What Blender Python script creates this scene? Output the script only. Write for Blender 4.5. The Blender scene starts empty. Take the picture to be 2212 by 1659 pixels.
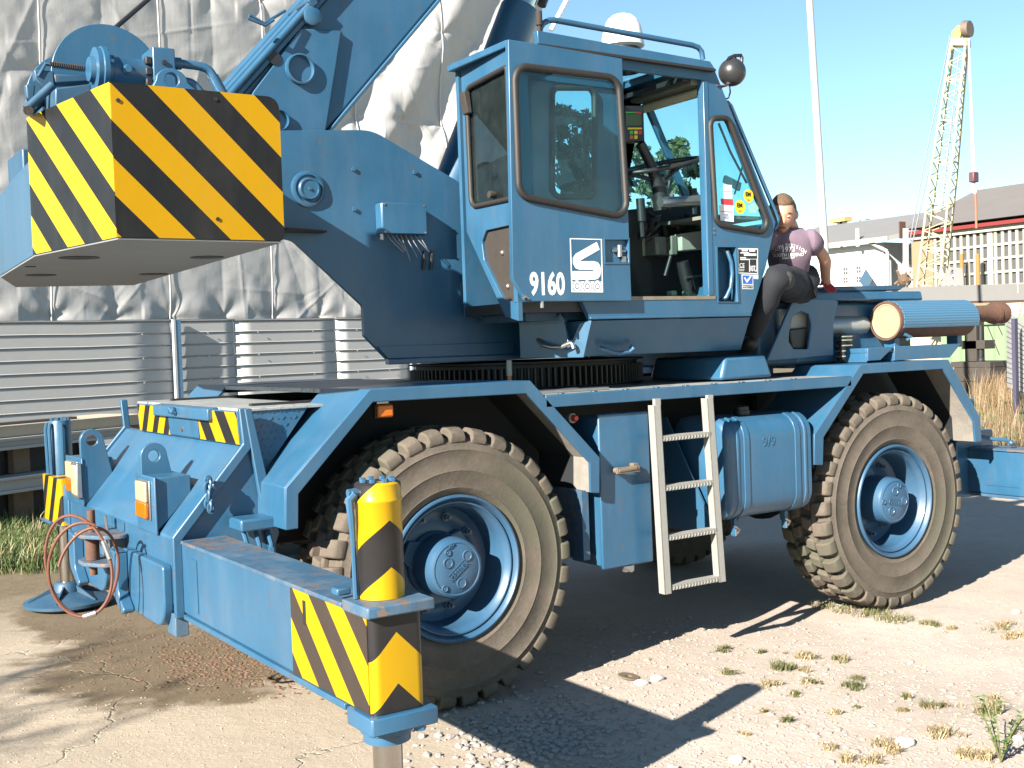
import bpy, bmesh, math, random
from mathutils import Vector, Matrix
import numpy as np
R = math.radians
scene = bpy.context.scene
col = scene.collection
# ------------------------------------------------------------------ camera
CAM = Vector((-2.812, -4.778, 1.734))
FPX = 2519.4                      # focal length for a picture 2212 px wide
yaw, pitch, roll = R(33.271), R(-1.877), R(-1.964)
fwd = Vector((math.sin(yaw)*math.cos(pitch), math.cos(yaw)*math.cos(pitch), math.sin(pitch)))
rgt0 = Vector((math.cos(yaw), -math.sin(yaw), 0)); up0 = rgt0.cross(fwd)
RGT = rgt0*math.cos(roll) + up0*math.sin(roll)
UPV = -rgt0*math.sin(roll) + up0*math.cos(roll)
cam_d = bpy.data.cameras.new('camera'); cam = bpy.data.objects.new('camera', cam_d); col.objects.link(cam)
cam.matrix_world = Matrix(((RGT.x, UPV.x, -fwd.x, CAM.x), (RGT.y, UPV.y, -fwd.y, CAM.y), (RGT.z, UPV.z, -fwd.z, CAM.z), (0, 0, 0, 1)))
cam_d.sensor_width = 36; cam_d.lens = FPX/2212*36; cam_d.clip_end = 3000; cam_d.clip_start = .05
scene.camera = cam
scene.render.resolution_x, scene.render.resolution_y = 1024, 768
# ------------------------------------------------------------------ light
SUN = Vector((1.84, .65, -1.0)).normalized()
EXPOSURE = 1.95
world = bpy.data.worlds.new('World'); scene.world = world; world.use_nodes = True
wn = world.node_tree.nodes; wl = world.node_tree.links
sky = wn.new('ShaderNodeTexSky'); sky.sky_type = 'NISHITA'; sky.sun_disc = False
sky.sun_elevation = math.asin(-SUN.z); sky.sun_rotation = math.atan2(-SUN.x, -SUN.y)
sky.air_density = .9; sky.dust_density = .0; sky.ozone_density = 1.6; sky.altitude = 50
tint = wn.new('ShaderNodeMix'); tint.data_type = 'RGBA'; tint.blend_type = 'MULTIPLY'; tint.inputs[0].default_value = 1     # the camera's white balance
tint.inputs[7].default_value = (.93, 1.06, 1.02, 1); wl.new(sky.outputs[0], tint.inputs[6]); wl.new(tint.outputs[2], wn['Background'].inputs[0]); wn['Background'].inputs[1].default_value = .05
sd = bpy.data.lights.new('sun', 'SUN'); sd.energy = 5.0; sd.angle = R(.5); sd.color = (1, .93, .82)
so = bpy.data.objects.new('sun', sd); col.objects.link(so)
so.rotation_euler = SUN.to_track_quat('-Z', 'Y').to_euler()
vs = scene.view_settings; vs.view_transform = 'Standard'; vs.look = 'None'; vs.exposure = EXPOSURE; vs.gamma = 1; vs.use_curve_mapping = False

# ------------------------------------------------------------------ helpers
def at(u, v, axis, val):
    """point of the place seen at photo position (u, v) that lies on the plane axis = val"""
    d = RGT*((u-1106)/FPX) + UPV*((829.5-v)/FPX) + fwd
    k = 'xyz'.index(axis)
    return CAM + d*((val-CAM[k])/d[k])
def zt(ox, oy, a, b): return (ox*.67769+a*.30637, oy*.67769+b*.30637)
def zat(ox, oy, a, b, axis, val): return at(*zt(ox, oy, a, b), axis, val)
def V(*a): return Vector(a)

class MB:
    def __init__(s): s.v = []; s.f = []
    def add(s, vs, fs):
        o = len(s.v); s.v += [tuple(p) for p in vs]; s.f += [tuple(i+o for i in f) for f in fs]; return s
    def box(s, x0, x1, y0, y1, z0, z1):
        return s.add([(x0,y0,z0),(x1,y0,z0),(x1,y1,z0),(x0,y1,z0),(x0,y0,z1),(x1,y0,z1),(x1,y1,z1),(x0,y1,z1)],
            [(0,3,2,1),(4,5,6,7),(0,1,5,4),(1,2,6,5),(2,3,7,6),(3,0,4,7)])
    def hexa(s, p): return s.add(p, [(0,3,2,1),(4,5,6,7),(0,1,5,4),(1,2,6,5),(2,3,7,6),(3,0,4,7)])
    def prism(s, pts, off):
        n = len(pts); off = Vector(off); a = [Vector(p) for p in pts]
        return s.add(a+[p+off for p in a], [tuple(range(n))[::-1], tuple(range(n, 2*n))]+[(i, (i+1) % n, n+(i+1) % n, n+i) for i in range(n)])
    def xz(s, pts, y0, y1): return s.prism([(p[0], y0, p[1]) for p in pts], (0, y1-y0, 0))
    def yz(s, pts, x0, x1): return s.prism([(x0, p[0], p[1]) for p in pts], (x1-x0, 0, 0))
    def xy(s, pts, z0, z1): return s.prism([(p[0], p[1], z0) for p in pts], (0, 0, z1-z0))
    def band(s, outer, inner, off, closed=True):
        """thick strip between two outlines with the same number of points"""
        n = len(outer); off = Vector(off); o = [Vector(p) for p in outer]; i_ = [Vector(p) for p in inner]
        vs = o+i_+[p+off for p in o]+[p+off for p in i_]; fs = []
        m = n if closed else n-1
        for k in range(m):
            a, b = k, (k+1) % n
            fs += [(a, b, n+b, n+a), (2*n+a, 3*n+a, 3*n+b, 2*n+b), (a, 2*n+a, 2*n+b, b), (n+a, n+b, 3*n+b, 3*n+a)]
        if not closed:
            for k in (0, n-1): fs.append((k, n+k, 3*n+k, 2*n+k))
        return s.add(vs, fs)
    def cyl(s, p0, p1, r0, r1=None, n=20, caps=True):
        p0 = Vector(p0); p1 = Vector(p1); r1 = r0 if r1 is None else r1
        d = (p1-p0).normalized(); a = d.orthogonal().normalized(); b = d.cross(a)
        vs = [p0+(a*math.cos(t)+b*math.sin(t))*r0 for t in [2*math.pi*i/n for i in range(n)]]
        vs += [p1+(a*math.cos(t)+b*math.sin(t))*r1 for t in [2*math.pi*i/n for i in range(n)]]
        fs = [(i, (i+1) % n, n+(i+1) % n, n+i) for i in range(n)]
        if caps: fs += [tuple(range(n))[::-1], tuple(range(n, 2*n))]
        return s.add(vs, fs)
    def tube(s, path, r, n=8, closed=False, caps=True):
        P = [Vector(p) for p in path]; m = len(P); rr = r if isinstance(r, (list, tuple)) else [r]*m
        T = []
        for i in range(m):
            if closed: t = P[(i+1) % m]-P[i-1]
            else: t = P[min(i+1, m-1)]-P[max(i-1, 0)]
            T.append(t.normalized())
        a = T[0].orthogonal().normalized(); vs = []
        for i in range(m):
            a = (a-T[i]*a.dot(T[i])).normalized(); b = T[i].cross(a)
            vs += [P[i]+(a*math.cos(2*math.pi*k/n)+b*math.sin(2*math.pi*k/n))*rr[i] for k in range(n)]
        fs = []
        for i in range(m if closed else m-1):
            j = (i+1) % m
            fs += [(i*n+k, i*n+(k+1) % n, j*n+(k+1) % n, j*n+k) for k in range(n)]
        if caps and not closed: fs += [tuple(range(n))[::-1], tuple(range((m-1)*n, m*n))]
        return s.add(vs, fs)
    def lathe(s, prof, o, axis, n=48, closed=False):
        """prof: (radius, distance along axis)"""
        o = Vector(o); d = Vector(axis).normalized(); a = d.orthogonal().normalized(); b = d.cross(a); m = len(prof); vs = []
        for (r, h) in prof:
            vs += [o+d*h+(a*math.cos(2*math.pi*k/n)+b*math.sin(2*math.pi*k/n))*r for k in range(n)]
        fs = []
        for i in range(m if closed else m-1):
            j = (i+1) % m
            fs += [(i*n+k, i*n+(k+1) % n, j*n+(k+1) % n, j*n+k) for k in range(n)]
        return s.add(vs, fs)
    def ball(s, c, r, n=16, m=10, sc=(1, 1, 1)):
        c = Vector(c); vs = [c+Vector((0, 0, r*sc[2]))]; fs = []
        for i in range(1, m):
            t = math.pi*i/m
            vs += [c+Vector((r*sc[0]*math.sin(t)*math.cos(2*math.pi*k/n), r*sc[1]*math.sin(t)*math.sin(2*math.pi*k/n), r*sc[2]*math.cos(t))) for k in range(n)]
        vs.append(c-Vector((0, 0, r*sc[2])))
        fs += [(0, 1+k, 1+(k+1) % n) for k in range(n)]
        for i in range(m-2):
            fs += [(1+i*n+k, 1+(i+1)*n+k, 1+(i+1)*n+(k+1) % n, 1+i*n+(k+1) % n) for k in range(n)]
        fs += [(len(vs)-1, 1+(m-2)*n+(k+1) % n, 1+(m-2)*n+k) for k in range(n)]
        return s.add(vs, fs)
    def mesh(s, name, smooth=38):
        me = bpy.data.meshes.new(name); me.from_pydata(s.v, [], s.f)
        bm = bmesh.new(); bm.from_mesh(me); bmesh.ops.recalc_face_normals(bm, faces=bm.faces); bm.to_mesh(me); bm.free()
        if smooth:
            me.polygons.foreach_set('use_smooth', [True]*len(me.polygons)); me.set_sharp_from_angle(angle=R(smooth))
        me.update(); return me
    def build(s, name, mat, parent=None, smooth=38, bevel=0, seg=2):
        me = s.mesh(name, smooth); o = bpy.data.objects.new(name, me); col.objects.link(o)
        return finish(o, mat, parent, bevel, seg)

def finish(o, mat, parent=None, bevel=0, seg=2):
    if mat is not None:
        o.data.materials.clear(); o.data.materials.append(mat)
    if bevel:
        b = o.modifiers.new('bevel', 'BEVEL'); b.width = bevel; b.segments = seg; b.limit_method = 'ANGLE'; b.angle_limit = R(40)
        b.harden_normals = False
    if parent is not None:
        o.parent = parent
        if parent.type == 'EMPTY' and parent.parent is None: o.location = -parent.location
    return o
def thing(name, label, cat, loc=(0, 0, 0), group=None):
    o = bpy.data.objects.new(name, None); col.objects.link(o); o.location = loc; o.empty_display_size = .2
    o['label'] = label; o['category'] = cat
    if group: o['group'] = group
    return o
def tag(o, label=None, cat=None, group=None, kind=None):
    for k, x in (('label', label), ('category', cat), ('group', group), ('kind', kind)):
        if x: o[k] = x
    return o
def copy_tree(o, parent=None):
    c = o.copy(); col.objects.link(c); c.parent = parent
    for ch in list(o.children): copy_tree(ch, c)
    return c

def rounded(pts, r, n=5):
    """2-d outline with filleted corners; r a number or one per corner"""
    out = []; m = len(pts)
    for i in range(m):
        p = Vector(pts[i]).to_2d(); a = Vector(pts[i-1]).to_2d()-p; b = Vector(pts[(i+1) % m]).to_2d()-p
        rr = r[i] if isinstance(r, (list, tuple)) else r
        if rr <= 0: out += [tuple(p)]*(n+1); continue
        ang = a.angle(b); t = min(rr/math.tan(ang/2), a.length*.49, b.length*.49); rr = t*math.tan(ang/2)
        a.normalize(); b.normalize(); c = p+(a+b).normalized()*(rr/math.sin(ang/2))
        s0 = p+a*t-c; s1 = p+b*t-c; A0 = math.atan2(s0.y, s0.x); d = math.atan2(s1.y, s1.x)-A0
        while d > math.pi: d -= 2*math.pi
        while d < -math.pi: d += 2*math.pi
        for k in range(n+1): out.append((c.x+rr*math.cos(A0+d*k/n), c.y+rr*math.sin(A0+d*k/n)))
    return out
def inset(pts, d):
    m = len(pts); out = []; P = [Vector(p).to_2d() for p in pts]
    cx = sum((p for p in P), Vector((0, 0)))/m
    for i in range(m):
        a = P[i-1]; p = P[i]; b = P[(i+1) % m]; t = b-a
        if t.length < 1e-9: t = Vector((1, 0))
        n = Vector((-t.y, t.x)).normalized()
        if n.dot(cx-p) < 0: n = -n
        out.append(tuple(p+n*d))
    return out
def panel(mb, outer, holes, f3, off):
    """flat sheet with holes; outlines are 2-d, f3 maps them into the place"""
    bm = bmesh.new(); loops = []
    for lp in [outer]+holes:
        vs = []
        for p in lp:
            if vs and (Vector(p)-vs[-1].co.to_2d()).length < 1e-5: continue
            vs.append(bm.verts.new((p[0], p[1], 0)))
        if (vs[0].co-vs[-1].co).length < 1e-5: bm.verts.remove(vs.pop())
        for i in range(len(vs)): bm.edges.new((vs[i-1], vs[i]))
        loops.append(vs)
    bmesh.ops.triangle_fill(bm, edges=bm.edges[:], use_beauty=True)
    bm.verts.index_update(); off = Vector(off); n = len(bm.verts)
    a = [Vector(f3(v.co.x, v.co.y)) for v in bm.verts]
    fs = [tuple(v.index for v in f.verts) for f in bm.faces]
    out = list(fs)+[tuple(i+n for i in f[::-1]) for f in fs]
    for vs in loops:
        for i in range(len(vs)):
            p, q = vs[i-1].index, vs[i].index; out.append((p, q, q+n, p+n))
    bm.free(); return mb.add(a+[p+off for p in a], out)
def text_mesh(body, size, name, extrude=.0, sx=1.0, bold=0.0, align='CENTER'):
    c = bpy.data.curves.new(name, 'FONT'); c.body = body; c.size = size; c.extrude = extrude; c.offset = bold
    c.align_x = align; c.align_y = 'CENTER'; c.resolution_u = 3
    o = bpy.data.objects.new('tmp_text', c); col.objects.link(o)
    me = bpy.data.meshes.new_from_object(o.evaluated_get(bpy.context.evaluated_depsgraph_get()))
    bpy.data.objects.remove(o); bpy.data.curves.remove(c)
    for v in me.vertices: v.co.x *= sx
    me.name = name; return me
def place_flat(me, name, mat, parent, p, ex, ey, off=(0, 0, 0)):
    """lay a flat mesh (drawn in x, y) into the place at p with axes ex, ey"""
    ex = Vector(ex).normalized(); ey = Vector(ey).normalized(); ez = ex.cross(ey); p = Vector(p)+Vector(off)
    for v in me.vertices: v.co = p+ex*v.co.x+ey*v.co.y+ez*v.co.z
    o = bpy.data.objects.new(name, me); col.objects.link(o); return finish(o, mat, parent)
# ------------------------------------------------------------------ materials
def newmat(name):
    m = bpy.data.materials.new(name); m.use_nodes = True
    return m, m.node_tree.nodes, m.node_tree.links, m.node_tree.nodes['Principled BSDF']
def sock(b, *names):
    for n in names:
        if n in b.inputs: return b.inputs[n]
def noise(n, l, scale, detail=4, rough=.55, vec=None, dist=0):
    t = n.new('ShaderNodeTexNoise'); t.inputs['Scale'].default_value = scale; t.inputs['Detail'].default_value = detail
    t.inputs['Roughness'].default_value = rough; t.inputs['Distortion'].default_value = dist
    if vec is not None: l.new(vec, t.inputs['Vector'])
    return t.outputs['Fac']
def ramp(n, l, fac, stops):
    r = n.new('ShaderNodeValToRGB'); e = r.color_ramp.elements
    while len(e) < len(stops): e.new(.5)
    for k, (p, c) in enumerate(stops):
        e[k].position = p; e[k].color = (c, c, c, 1) if not isinstance(c, tuple) else (*c[:3], 1)
    l.new(fac, r.inputs[0]); return r.outputs[0]
def mix(n, l, fac, a, b, mode='MIX'):
    m = n.new('ShaderNodeMix'); m.data_type = 'RGBA'; m.blend_type = mode
    for i, x in ((0, fac), (6, a), (7, b)):
        if isinstance(x, (int, float)): m.inputs[i].default_value = x
        elif isinstance(x, tuple): m.inputs[i].default_value = (*x[:3], 1)
        else: l.new(x, m.inputs[i])
    return m.outputs[2]
def math_(n, l, op, a, b=None):
    m = n.new('ShaderNodeMath'); m.operation = op
    for i, x in ((0, a), (1, b)):
        if x is None: continue
        if isinstance(x, (int, float)): m.inputs[i].default_value = x
        else: l.new(x, m.inputs[i])
    return m.outputs[0]
def bump(n, l, h, strength, dist, b):
    k = n.new('ShaderNodeBump'); k.inputs['Strength'].default_value = strength; k.inputs['Distance'].default_value = dist
    l.new(h, k.inputs['Height']); l.new(k.outputs[0], b.inputs['Normal']); return k
def objvec(n, l, sc=None, rot=None):
    t = n.new('ShaderNodeTexCoord')
    if sc is None and rot is None: return t.outputs['Object']
    m = n.new('ShaderNodeMapping'); l.new(t.outputs['Object'], m.inputs[0])
    if sc: m.inputs['Scale'].default_value = sc
    if rot: m.inputs['Rotation'].default_value = rot
    return m.outputs[0]

K = .74          # overall reflectance level that goes with the exposure
def dim(c): return tuple(x*K for x in c)
def paint(name, c, rough=.38, var=.12, dust=.07, dustc=(.26, .27, .28), coat=.25, wear=0.0, wearc=(.16, .1, .07), orange=.0008, metallic=0):
    c = dim(c); dustc = dim(dustc); wearc = dim(wearc); m, n, l, b = newmat(name); v = objvec(n, l)
    big = noise(n, l, 2.2, 5, .6, v); fine = noise(n, l, 38, 4, .6, v)
    colr = mix(n, l, ramp(n, l, big, [(.3, 0), (.7, 1)]), tuple(x*(1-var) for x in c), tuple(min(1, x*(1+var)) for x in c))
    # thin film of dust in blotches and runs
    run = noise(n, l, 7, 6, .65, objvec(n, l, (1, 1, .16)))
    d = math_(n, l, 'MULTIPLY', ramp(n, l, run, [(.45, 0), (.75, 1)]), dust)
    d2 = math_(n, l, 'ADD', d, math_(n, l, 'MULTIPLY', ramp(n, l, fine, [(.6, 0), (.8, 1)]), dust*.5))
    colr = mix(n, l, d2, colr, dustc)
    if wear:
        w = ramp(n, l, noise(n, l, 26, 8, .72, v), [(.62-wear*.2, 0), (.66-wear*.2, 1)])
        w = math_(n, l, 'MULTIPLY', w, ramp(n, l, noise(n, l, 3.1, 3, .5, v), [(.42, 0), (.6, 1)]))
        colr = mix(n, l, w, colr, wearc)
    l.new(colr, b.inputs['Base Color'])
    r = n.new('ShaderNodeMapRange'); l.new(big, r.inputs[0]); r.inputs[3].default_value = rough-.08; r.inputs[4].default_value = rough+.16
    l.new(r.outputs[0], b.inputs['Roughness']); b.inputs['Metallic'].default_value = metallic
    b.inputs['Coat Weight'].default_value = coat; b.inputs['Coat Roughness'].default_value = .18
    bump(n, l, noise(n, l, 9, 3, .5, v), .35, orange*6, b)
    return m
def plain(name, c, rough=.6, metallic=0, var=.15, scale=12, bumpd=.0, bscale=60, spec=None):
    c = dim(c); m, n, l, b = newmat(name); v = objvec(n, l); f = noise(n, l, scale, 5, .6, v)
    l.new(mix(n, l, f, tuple(x*(1-var) for x in c), tuple(min(1, x*(1+var)) for x in c)), b.inputs['Base Color'])
    b.inputs['Roughness'].default_value = rough; b.inputs['Metallic'].default_value = metallic
    if spec is not None: b.inputs['Specular IOR Level'].default_value = spec
    if bumpd: bump(n, l, noise(n, l, bscale, 5, .6, v), .6, bumpd, b)
    return m
def hazard(name, p0, along, p1, black=(.006, .006, .007), yellow=(.50, .29, .003), rough=.42, duty=.5):
    """yellow and black diagonal bands: an edge runs p0 -> along, the next like edge passes p1"""
    yellow = dim(yellow); m, n, l, b = newmat(name); p0 = Vector(p0); d = (Vector(along)-p0).normalized(); w = Vector(p1)-p0
    g = w-d*w.dot(d); g = g/g.length_squared
    dp = n.new('ShaderNodeVectorMath'); dp.operation = 'DOT_PRODUCT'; l.new(objvec(n, l), dp.inputs[0]); dp.inputs[1].default_value = g
    fr = math_(n, l, 'FRACT', math_(n, l, 'SUBTRACT', dp.outputs['Value'], g.dot(p0)-8))
    s = math_(n, l, 'LESS_THAN', fr, duty)
    v = objvec(n, l); sc = ramp(n, l, noise(n, l, 30, 7, .7, v), [(.68, 0), (.72, 1)])
    bl = mix(n, l, math_(n, l, 'MULTIPLY', noise(n, l, 5, 5, .6, v), .10), black, (.10, .10, .10))
    ye = mix(n, l, noise(n, l, 4, 4, .6, v), tuple(x*.93 for x in yellow), yellow)
    cc = mix(n, l, s, ye, bl); cc = mix(n, l, math_(n, l, 'MULTIPLY', sc, .55), cc, (.16, .12, .08)); cc = mix(n, l, math_(n, l, 'MULTIPLY', ramp(n, l, noise(n, l, 3.5, 7, .7, objvec(n, l, (1, 1, .25))), [(.5, 0), (.8, 1)]), .08), cc, (.20, .18, .15))
    l.new(cc, b.inputs['Base Color']); b.inputs['Roughness'].default_value = rough
    b.inputs['Specular IOR Level'].default_value = .18
    bump(n, l, noise(n, l, 7, 3, .5, v), .3, .004, b)
    return m
M = {}
BLUE = (.024, .104, .198)
M['blue'] = paint('blue_paint', BLUE, wear=.13, wearc=(.10, .085, .07), dust=.10)
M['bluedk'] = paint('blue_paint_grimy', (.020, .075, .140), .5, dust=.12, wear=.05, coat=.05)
M['worn'] = paint('blue_paint_worn', (.036, .105, .185), .5, dust=.4, wear=.6, wearc=(.17, .12, .09), coat=.05)
M['deck'] = paint('walked_deck_paint', (.27, .31, .33), .5, dust=.85, wear=.4, dustc=(.46, .40, .35), coat=0)
M['steel'] = plain('bare_steel', (.5, .48, .46), .35, .9, .2, 20, .001)
M['chrome'] = plain('chromed_rod', (.62, .6, .58), .18, 1, .05)
M['belly'] = plain('grimy_shade_underside', (.012, .016, .021), .6, 0, .5, 5)  # grime and the deep shade below the frame, both put into the colour
M['mud'] = plain('dried_mud_on_sheet', (.22, .20, .175), .95, 0, .35, 14, .006, 40)
M['galv'] = plain('galvanised_steel', (.40, .39, .36), .55, .35, .14, 30, .0015, 120)
M['black'] = plain('black_plastic', (.018, .018, .02), .45, 0, .2)
M['rubber'] = plain('black_rubber_seal', (.020, .017, .015), .6, 0, .3, 30)
M['dark'] = plain('greasy_dark_steel', (.02, .02, .022), .6, .2, .4, 20, .003, 40)
M['gear'] = plain('greasy_gear_teeth', (.022, .02, .018), .45, .3, .4, 20)
M['under'] = plain('underbody_paint_in_shade', (.010, .013, .016), .75, 0, .5, 6)  # near-black base holds the shade under the chassis and in the arches
M['rust'] = plain('rusty_exhaust_pipe', (.115, .055, .035), .85, 0, .4, 25, .004, 60)
M['brown'] = plain('brown_fabric_foam', (.032, .025, .021), .85, 0, .3, 18, .004, 80)
M['amber'] = plain('amber_lens', (.55, .13, .003), .15, 0, .1, 60, .002, 160)
M['lens'] = plain('white_lens', (.42, .37, .24), .15, 0, .08, 60, .002, 160)
M['red'] = plain('red_lens', (.7, .06, .03), .25)
M['white'] = plain('white_print', (.82, .82, .8), .5, 0, .04)
M['whitep'] = plain('white_plastic', (.85, .84, .82), .35, 0, .03)
M['cream'] = plain('cream_trim', (.55, .52, .36), .6)
M['console'] = plain('grey_green_console', (.16, .17, .14), .7)
M['ivory'] = plain('muffler_end_plate', (.33, .26, .17), .55, 0, .15, 8, .002, 30)
M['grease'] = plain('grey_wire', (.55, .56, .6), .5)
M['cable'] = plain('rusty_wire_rope', (.15, .05, .028), .6, .1, .4, 40)
M['yellow'] = plain('yellow_print', (.85, .62, .02), .5)
M['redp'] = plain('red_print', (.75, .04, .05), .5)
M['blackp'] = plain('black_print', (.02, .02, .02), .5)
M['bluep'] = plain('blue_print', (.03, .12, .55), .5)
M['green'] = plain('green_lamp', (.05, .5, .06), .5)
def tyremat():
    m, n, l, b = newmat('dusty_tyre_rubber'); v = objvec(n, l)
    a = noise(n, l, 4.5, 6, .65, v); f = noise(n, l, 60, 5, .7, v)
    c = mix(n, l, ramp(n, l, a, [(.35, 0), (.68, 1)]), (.068, .058, .045), (.118, .095, .077))
    c = mix(n, l, math_(n, l, 'MULTIPLY', ramp(n, l, f, [(.45, 0), (.75, 1)]), .35), c, (.155, .133, .11))
    g = ramp(n, l, noise(n, l, 2.3, 3, .5, v, .4), [(.48, 0), (.60, 1)])
    c = mix(n, l, math_(n, l, 'MULTIPLY', g, .75), c, (.074, .073, .052))
    l.new(c, b.inputs['Base Color']); b.inputs['Roughness'].default_value = .92; b.inputs['Specular IOR Level'].default_value = .25
    bump(n, l, f, .5, .004, b); return m
M['tyre'] = tyremat()
def glassmat(name, tint, alpha_mix):
    """thin pane: mostly lets light pass, reflects a little"""
    m, n, l, b = newmat(name); n.remove(b); out = n['Material Output']
    t = n.new('ShaderNodeBsdfTransparent'); t.inputs[0].default_value = (*tint, 1)
    g = n.new('ShaderNodeBsdfGlossy'); g.inputs['Roughness'].default_value = .02; g.inputs['Color'].default_value = (.9, .95, .95, 1)
    fr = n.new('ShaderNodeFresnel'); fr.inputs[0].default_value = 1.52
    df = n.new('ShaderNodeBsdfDiffuse'); df.inputs[0].default_value = (.30, .42, .42, 1)
    dirt = noise(n, l, 6, 6, .7, objvec(n, l))
    mx = n.new('ShaderNodeMixShader'); l.new(ramp(n, l, dirt, [(.3, alpha_mix*.3), (.8, alpha_mix)]), mx.inputs[0]); l.new(t.outputs[0], mx.inputs[1]); l.new(df.outputs[0], mx.inputs[2])
    gm = n.new('ShaderNodeNewGeometry'); m2 = n.new('ShaderNodeMixShader'); l.new(math_(n, l, 'MULTIPLY', fr.outputs[0], math_(n, l, 'SUBTRACT', 1.0, gm.outputs['Backfacing'])), m2.inputs[0]); l.new(mx.outputs[0], m2.inputs[1]); l.new(g.outputs[0], m2.inputs[2])
    l.new(m2.outputs[0], out.inputs[0]); return m
M['glass'] = glassmat('green_tinted_glass', (.74, .92, .93), .035)
M['glassdk'] = glassmat('dark_interior_glass', (.26, .31, .30), .05)  # tint darkened to stand in for the dark cab in the rear pane
# ------------------------------------------------------------------ the mobile crane: carrier
CY = 1.2                                    # centre line of the crane
crane = thing('mobile_crane', 'big blue four-wheeled mobile crane with striped counterweight and open cab door', 'crane', (1.2, CY, 0))
def far(mb):
    mb.v = [(x, 2*CY-y, z) for x, y, z in mb.v]; return mb
def both(fn, name, mat, parent=crane, **k):
    a = fn().build(name, mat, parent, **k); b = far(fn()).build(name, mat, parent, **k); return a, b
# chassis and axles
m = MB(); m.box(-.80, 4.18, .74, .86, .78, 1.40); m.box(-.80, 4.18, 1.54, 1.66, .78, 1.40)
m.box(-.79, 4.17, .862, 1.538, 1.28, 1.38)
for x in (-.6, .9, 1.9, 2.6, 3.9): m.box(x, x+.1, .862, 1.538, .80, 1.27)
chassis = m.build('chassis', M['under'], crane, bevel=.006)
for x in (0.0, 3.215):
    m = MB(); m.cyl((x, .42, .665), (x, 1.98, .665), .11, n=20); m.ball((x, 1.2, .665), .23, sc=(1, .9, 1)); m.box(x-.09, x+.09, .55, .75, .6, .85); m.box(x-.09, x+.09, 1.65, 1.85, .6, .85)
    m.build('axle', M['under'], crane)
m = MB(); m.box(1.0, 2.2, .9, 1.5, .62, 1.2); m.cyl((.1, 1.2, .7), (3.1, 1.2, .7), .05); m.build('gearbox', M['under'], crane, bevel=.02)
# inner wheel housings close the arches towards the middle
def housing(x0, x1):
    def f():
        m = MB(); m.box(x0, x1, .56, .60, .85, 1.50); return m
    return f
both(housing(-.80, .78), 'wheel_housing', M['under']); both(housing(2.55, 3.98), 'wheel_housing', M['under'])
# fenders: bent sheet plus turned-down flange on the outer side
FF_O = [(-.88, .965), (-.872, 1.150), (-.448, 1.559), (.433, 1.559), (.850, 1.143), (.842, .957)]
FF_I = [(-.821, .965), (-.814, 1.117), (-.436, 1.499), (.405, 1.496), (.784, 1.120), (.783, .966)]
RF_O = [(2.443, .968), (2.449, 1.148), (2.870, 1.545), (3.722, 1.547), (4.046, 1.149), (4.056, .987)]
RF_I = [(2.516, .961), (2.528, 1.126), (2.894, 1.489), (3.662, 1.489), (3.976, 1.125), (3.987, .988)]
def fender(O, I, yin):
    def f():
        m = MB(); m.band([(x, 0, z) for x, z in O], [(x, 0, z) for x, z in I], (0, .016, 0), closed=False)
        c = [(O[i][0]+(I[i][0]-O[i][0])*.16, O[i][1]+(I[i][1]-O[i][1])*.16) for i in range(6)]
        m.band([(x, .017, z) for x, z in O], [(x, .017, z) for x, z in c], (0, yin-.017, 0), closed=False); return m
    return f
def arch_sheet(O, I, y0, y1):
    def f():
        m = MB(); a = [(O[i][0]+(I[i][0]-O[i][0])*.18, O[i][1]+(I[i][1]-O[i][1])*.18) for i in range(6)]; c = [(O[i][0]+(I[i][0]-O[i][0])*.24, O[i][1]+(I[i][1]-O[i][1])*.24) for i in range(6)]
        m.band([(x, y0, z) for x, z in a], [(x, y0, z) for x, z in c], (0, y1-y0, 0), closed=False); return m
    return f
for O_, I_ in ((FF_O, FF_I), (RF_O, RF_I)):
    both(arch_sheet(O_, I_, .21, .53), 'arch_shade_sheet', M['under']); both(arch_sheet(O_, I_, .018, .209), 'mud_layer', M['mud'])  # dark inner sheets added to paint the shade deep in the arches; mud outside
both(fender(FF_O, FF_I, .52), 'fender', M['blue'], bevel=.004)
both(fender(RF_O, RF_I, .52), 'fender', M['blue'], bevel=.004)
# edge rails and deck between the fenders
def rail():
    m = MB(); m.box(.522, 2.785, .0, .055, 1.418, 1.481); m.box(.60, 2.70, .055, .10, 1.425, 1.470); return m
both(rail, 'side_rail', M['blue'], bevel=.004)
m = MB(); m.box(.53, 2.79, .057, 2.343, 1.466, 1.480); deck = m.build('deck_plate', M['deck'], crane)
m = MB(); m.box(-.46, .44, .522, 1.88, 1.535, 1.556); m.build('deck_plate', M['deck'], crane)
m = MB(); m.box(2.87, 3.72, .522, 1.88, 1.525, 1.545); m.build('deck_plate', M['deck'], crane)
# worn strips of dirt rails lying on the deck by the fender
MB().box(.56, 1.05, .16, .20, 1.4805, 1.497).build('deck_strip', M['steel'], crane, bevel=.003); MB().box(.60, .98, .34, .37, 1.4805, 1.494).build('deck_strip', M['steel'], crane, bevel=.003)
for k in range(9): MB().box(.62+k*.21, .65+k*.21, .012, .04, 1.4815, 1.488).build('deck_bolt', M['steel'], crane, bevel=.003)
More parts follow.
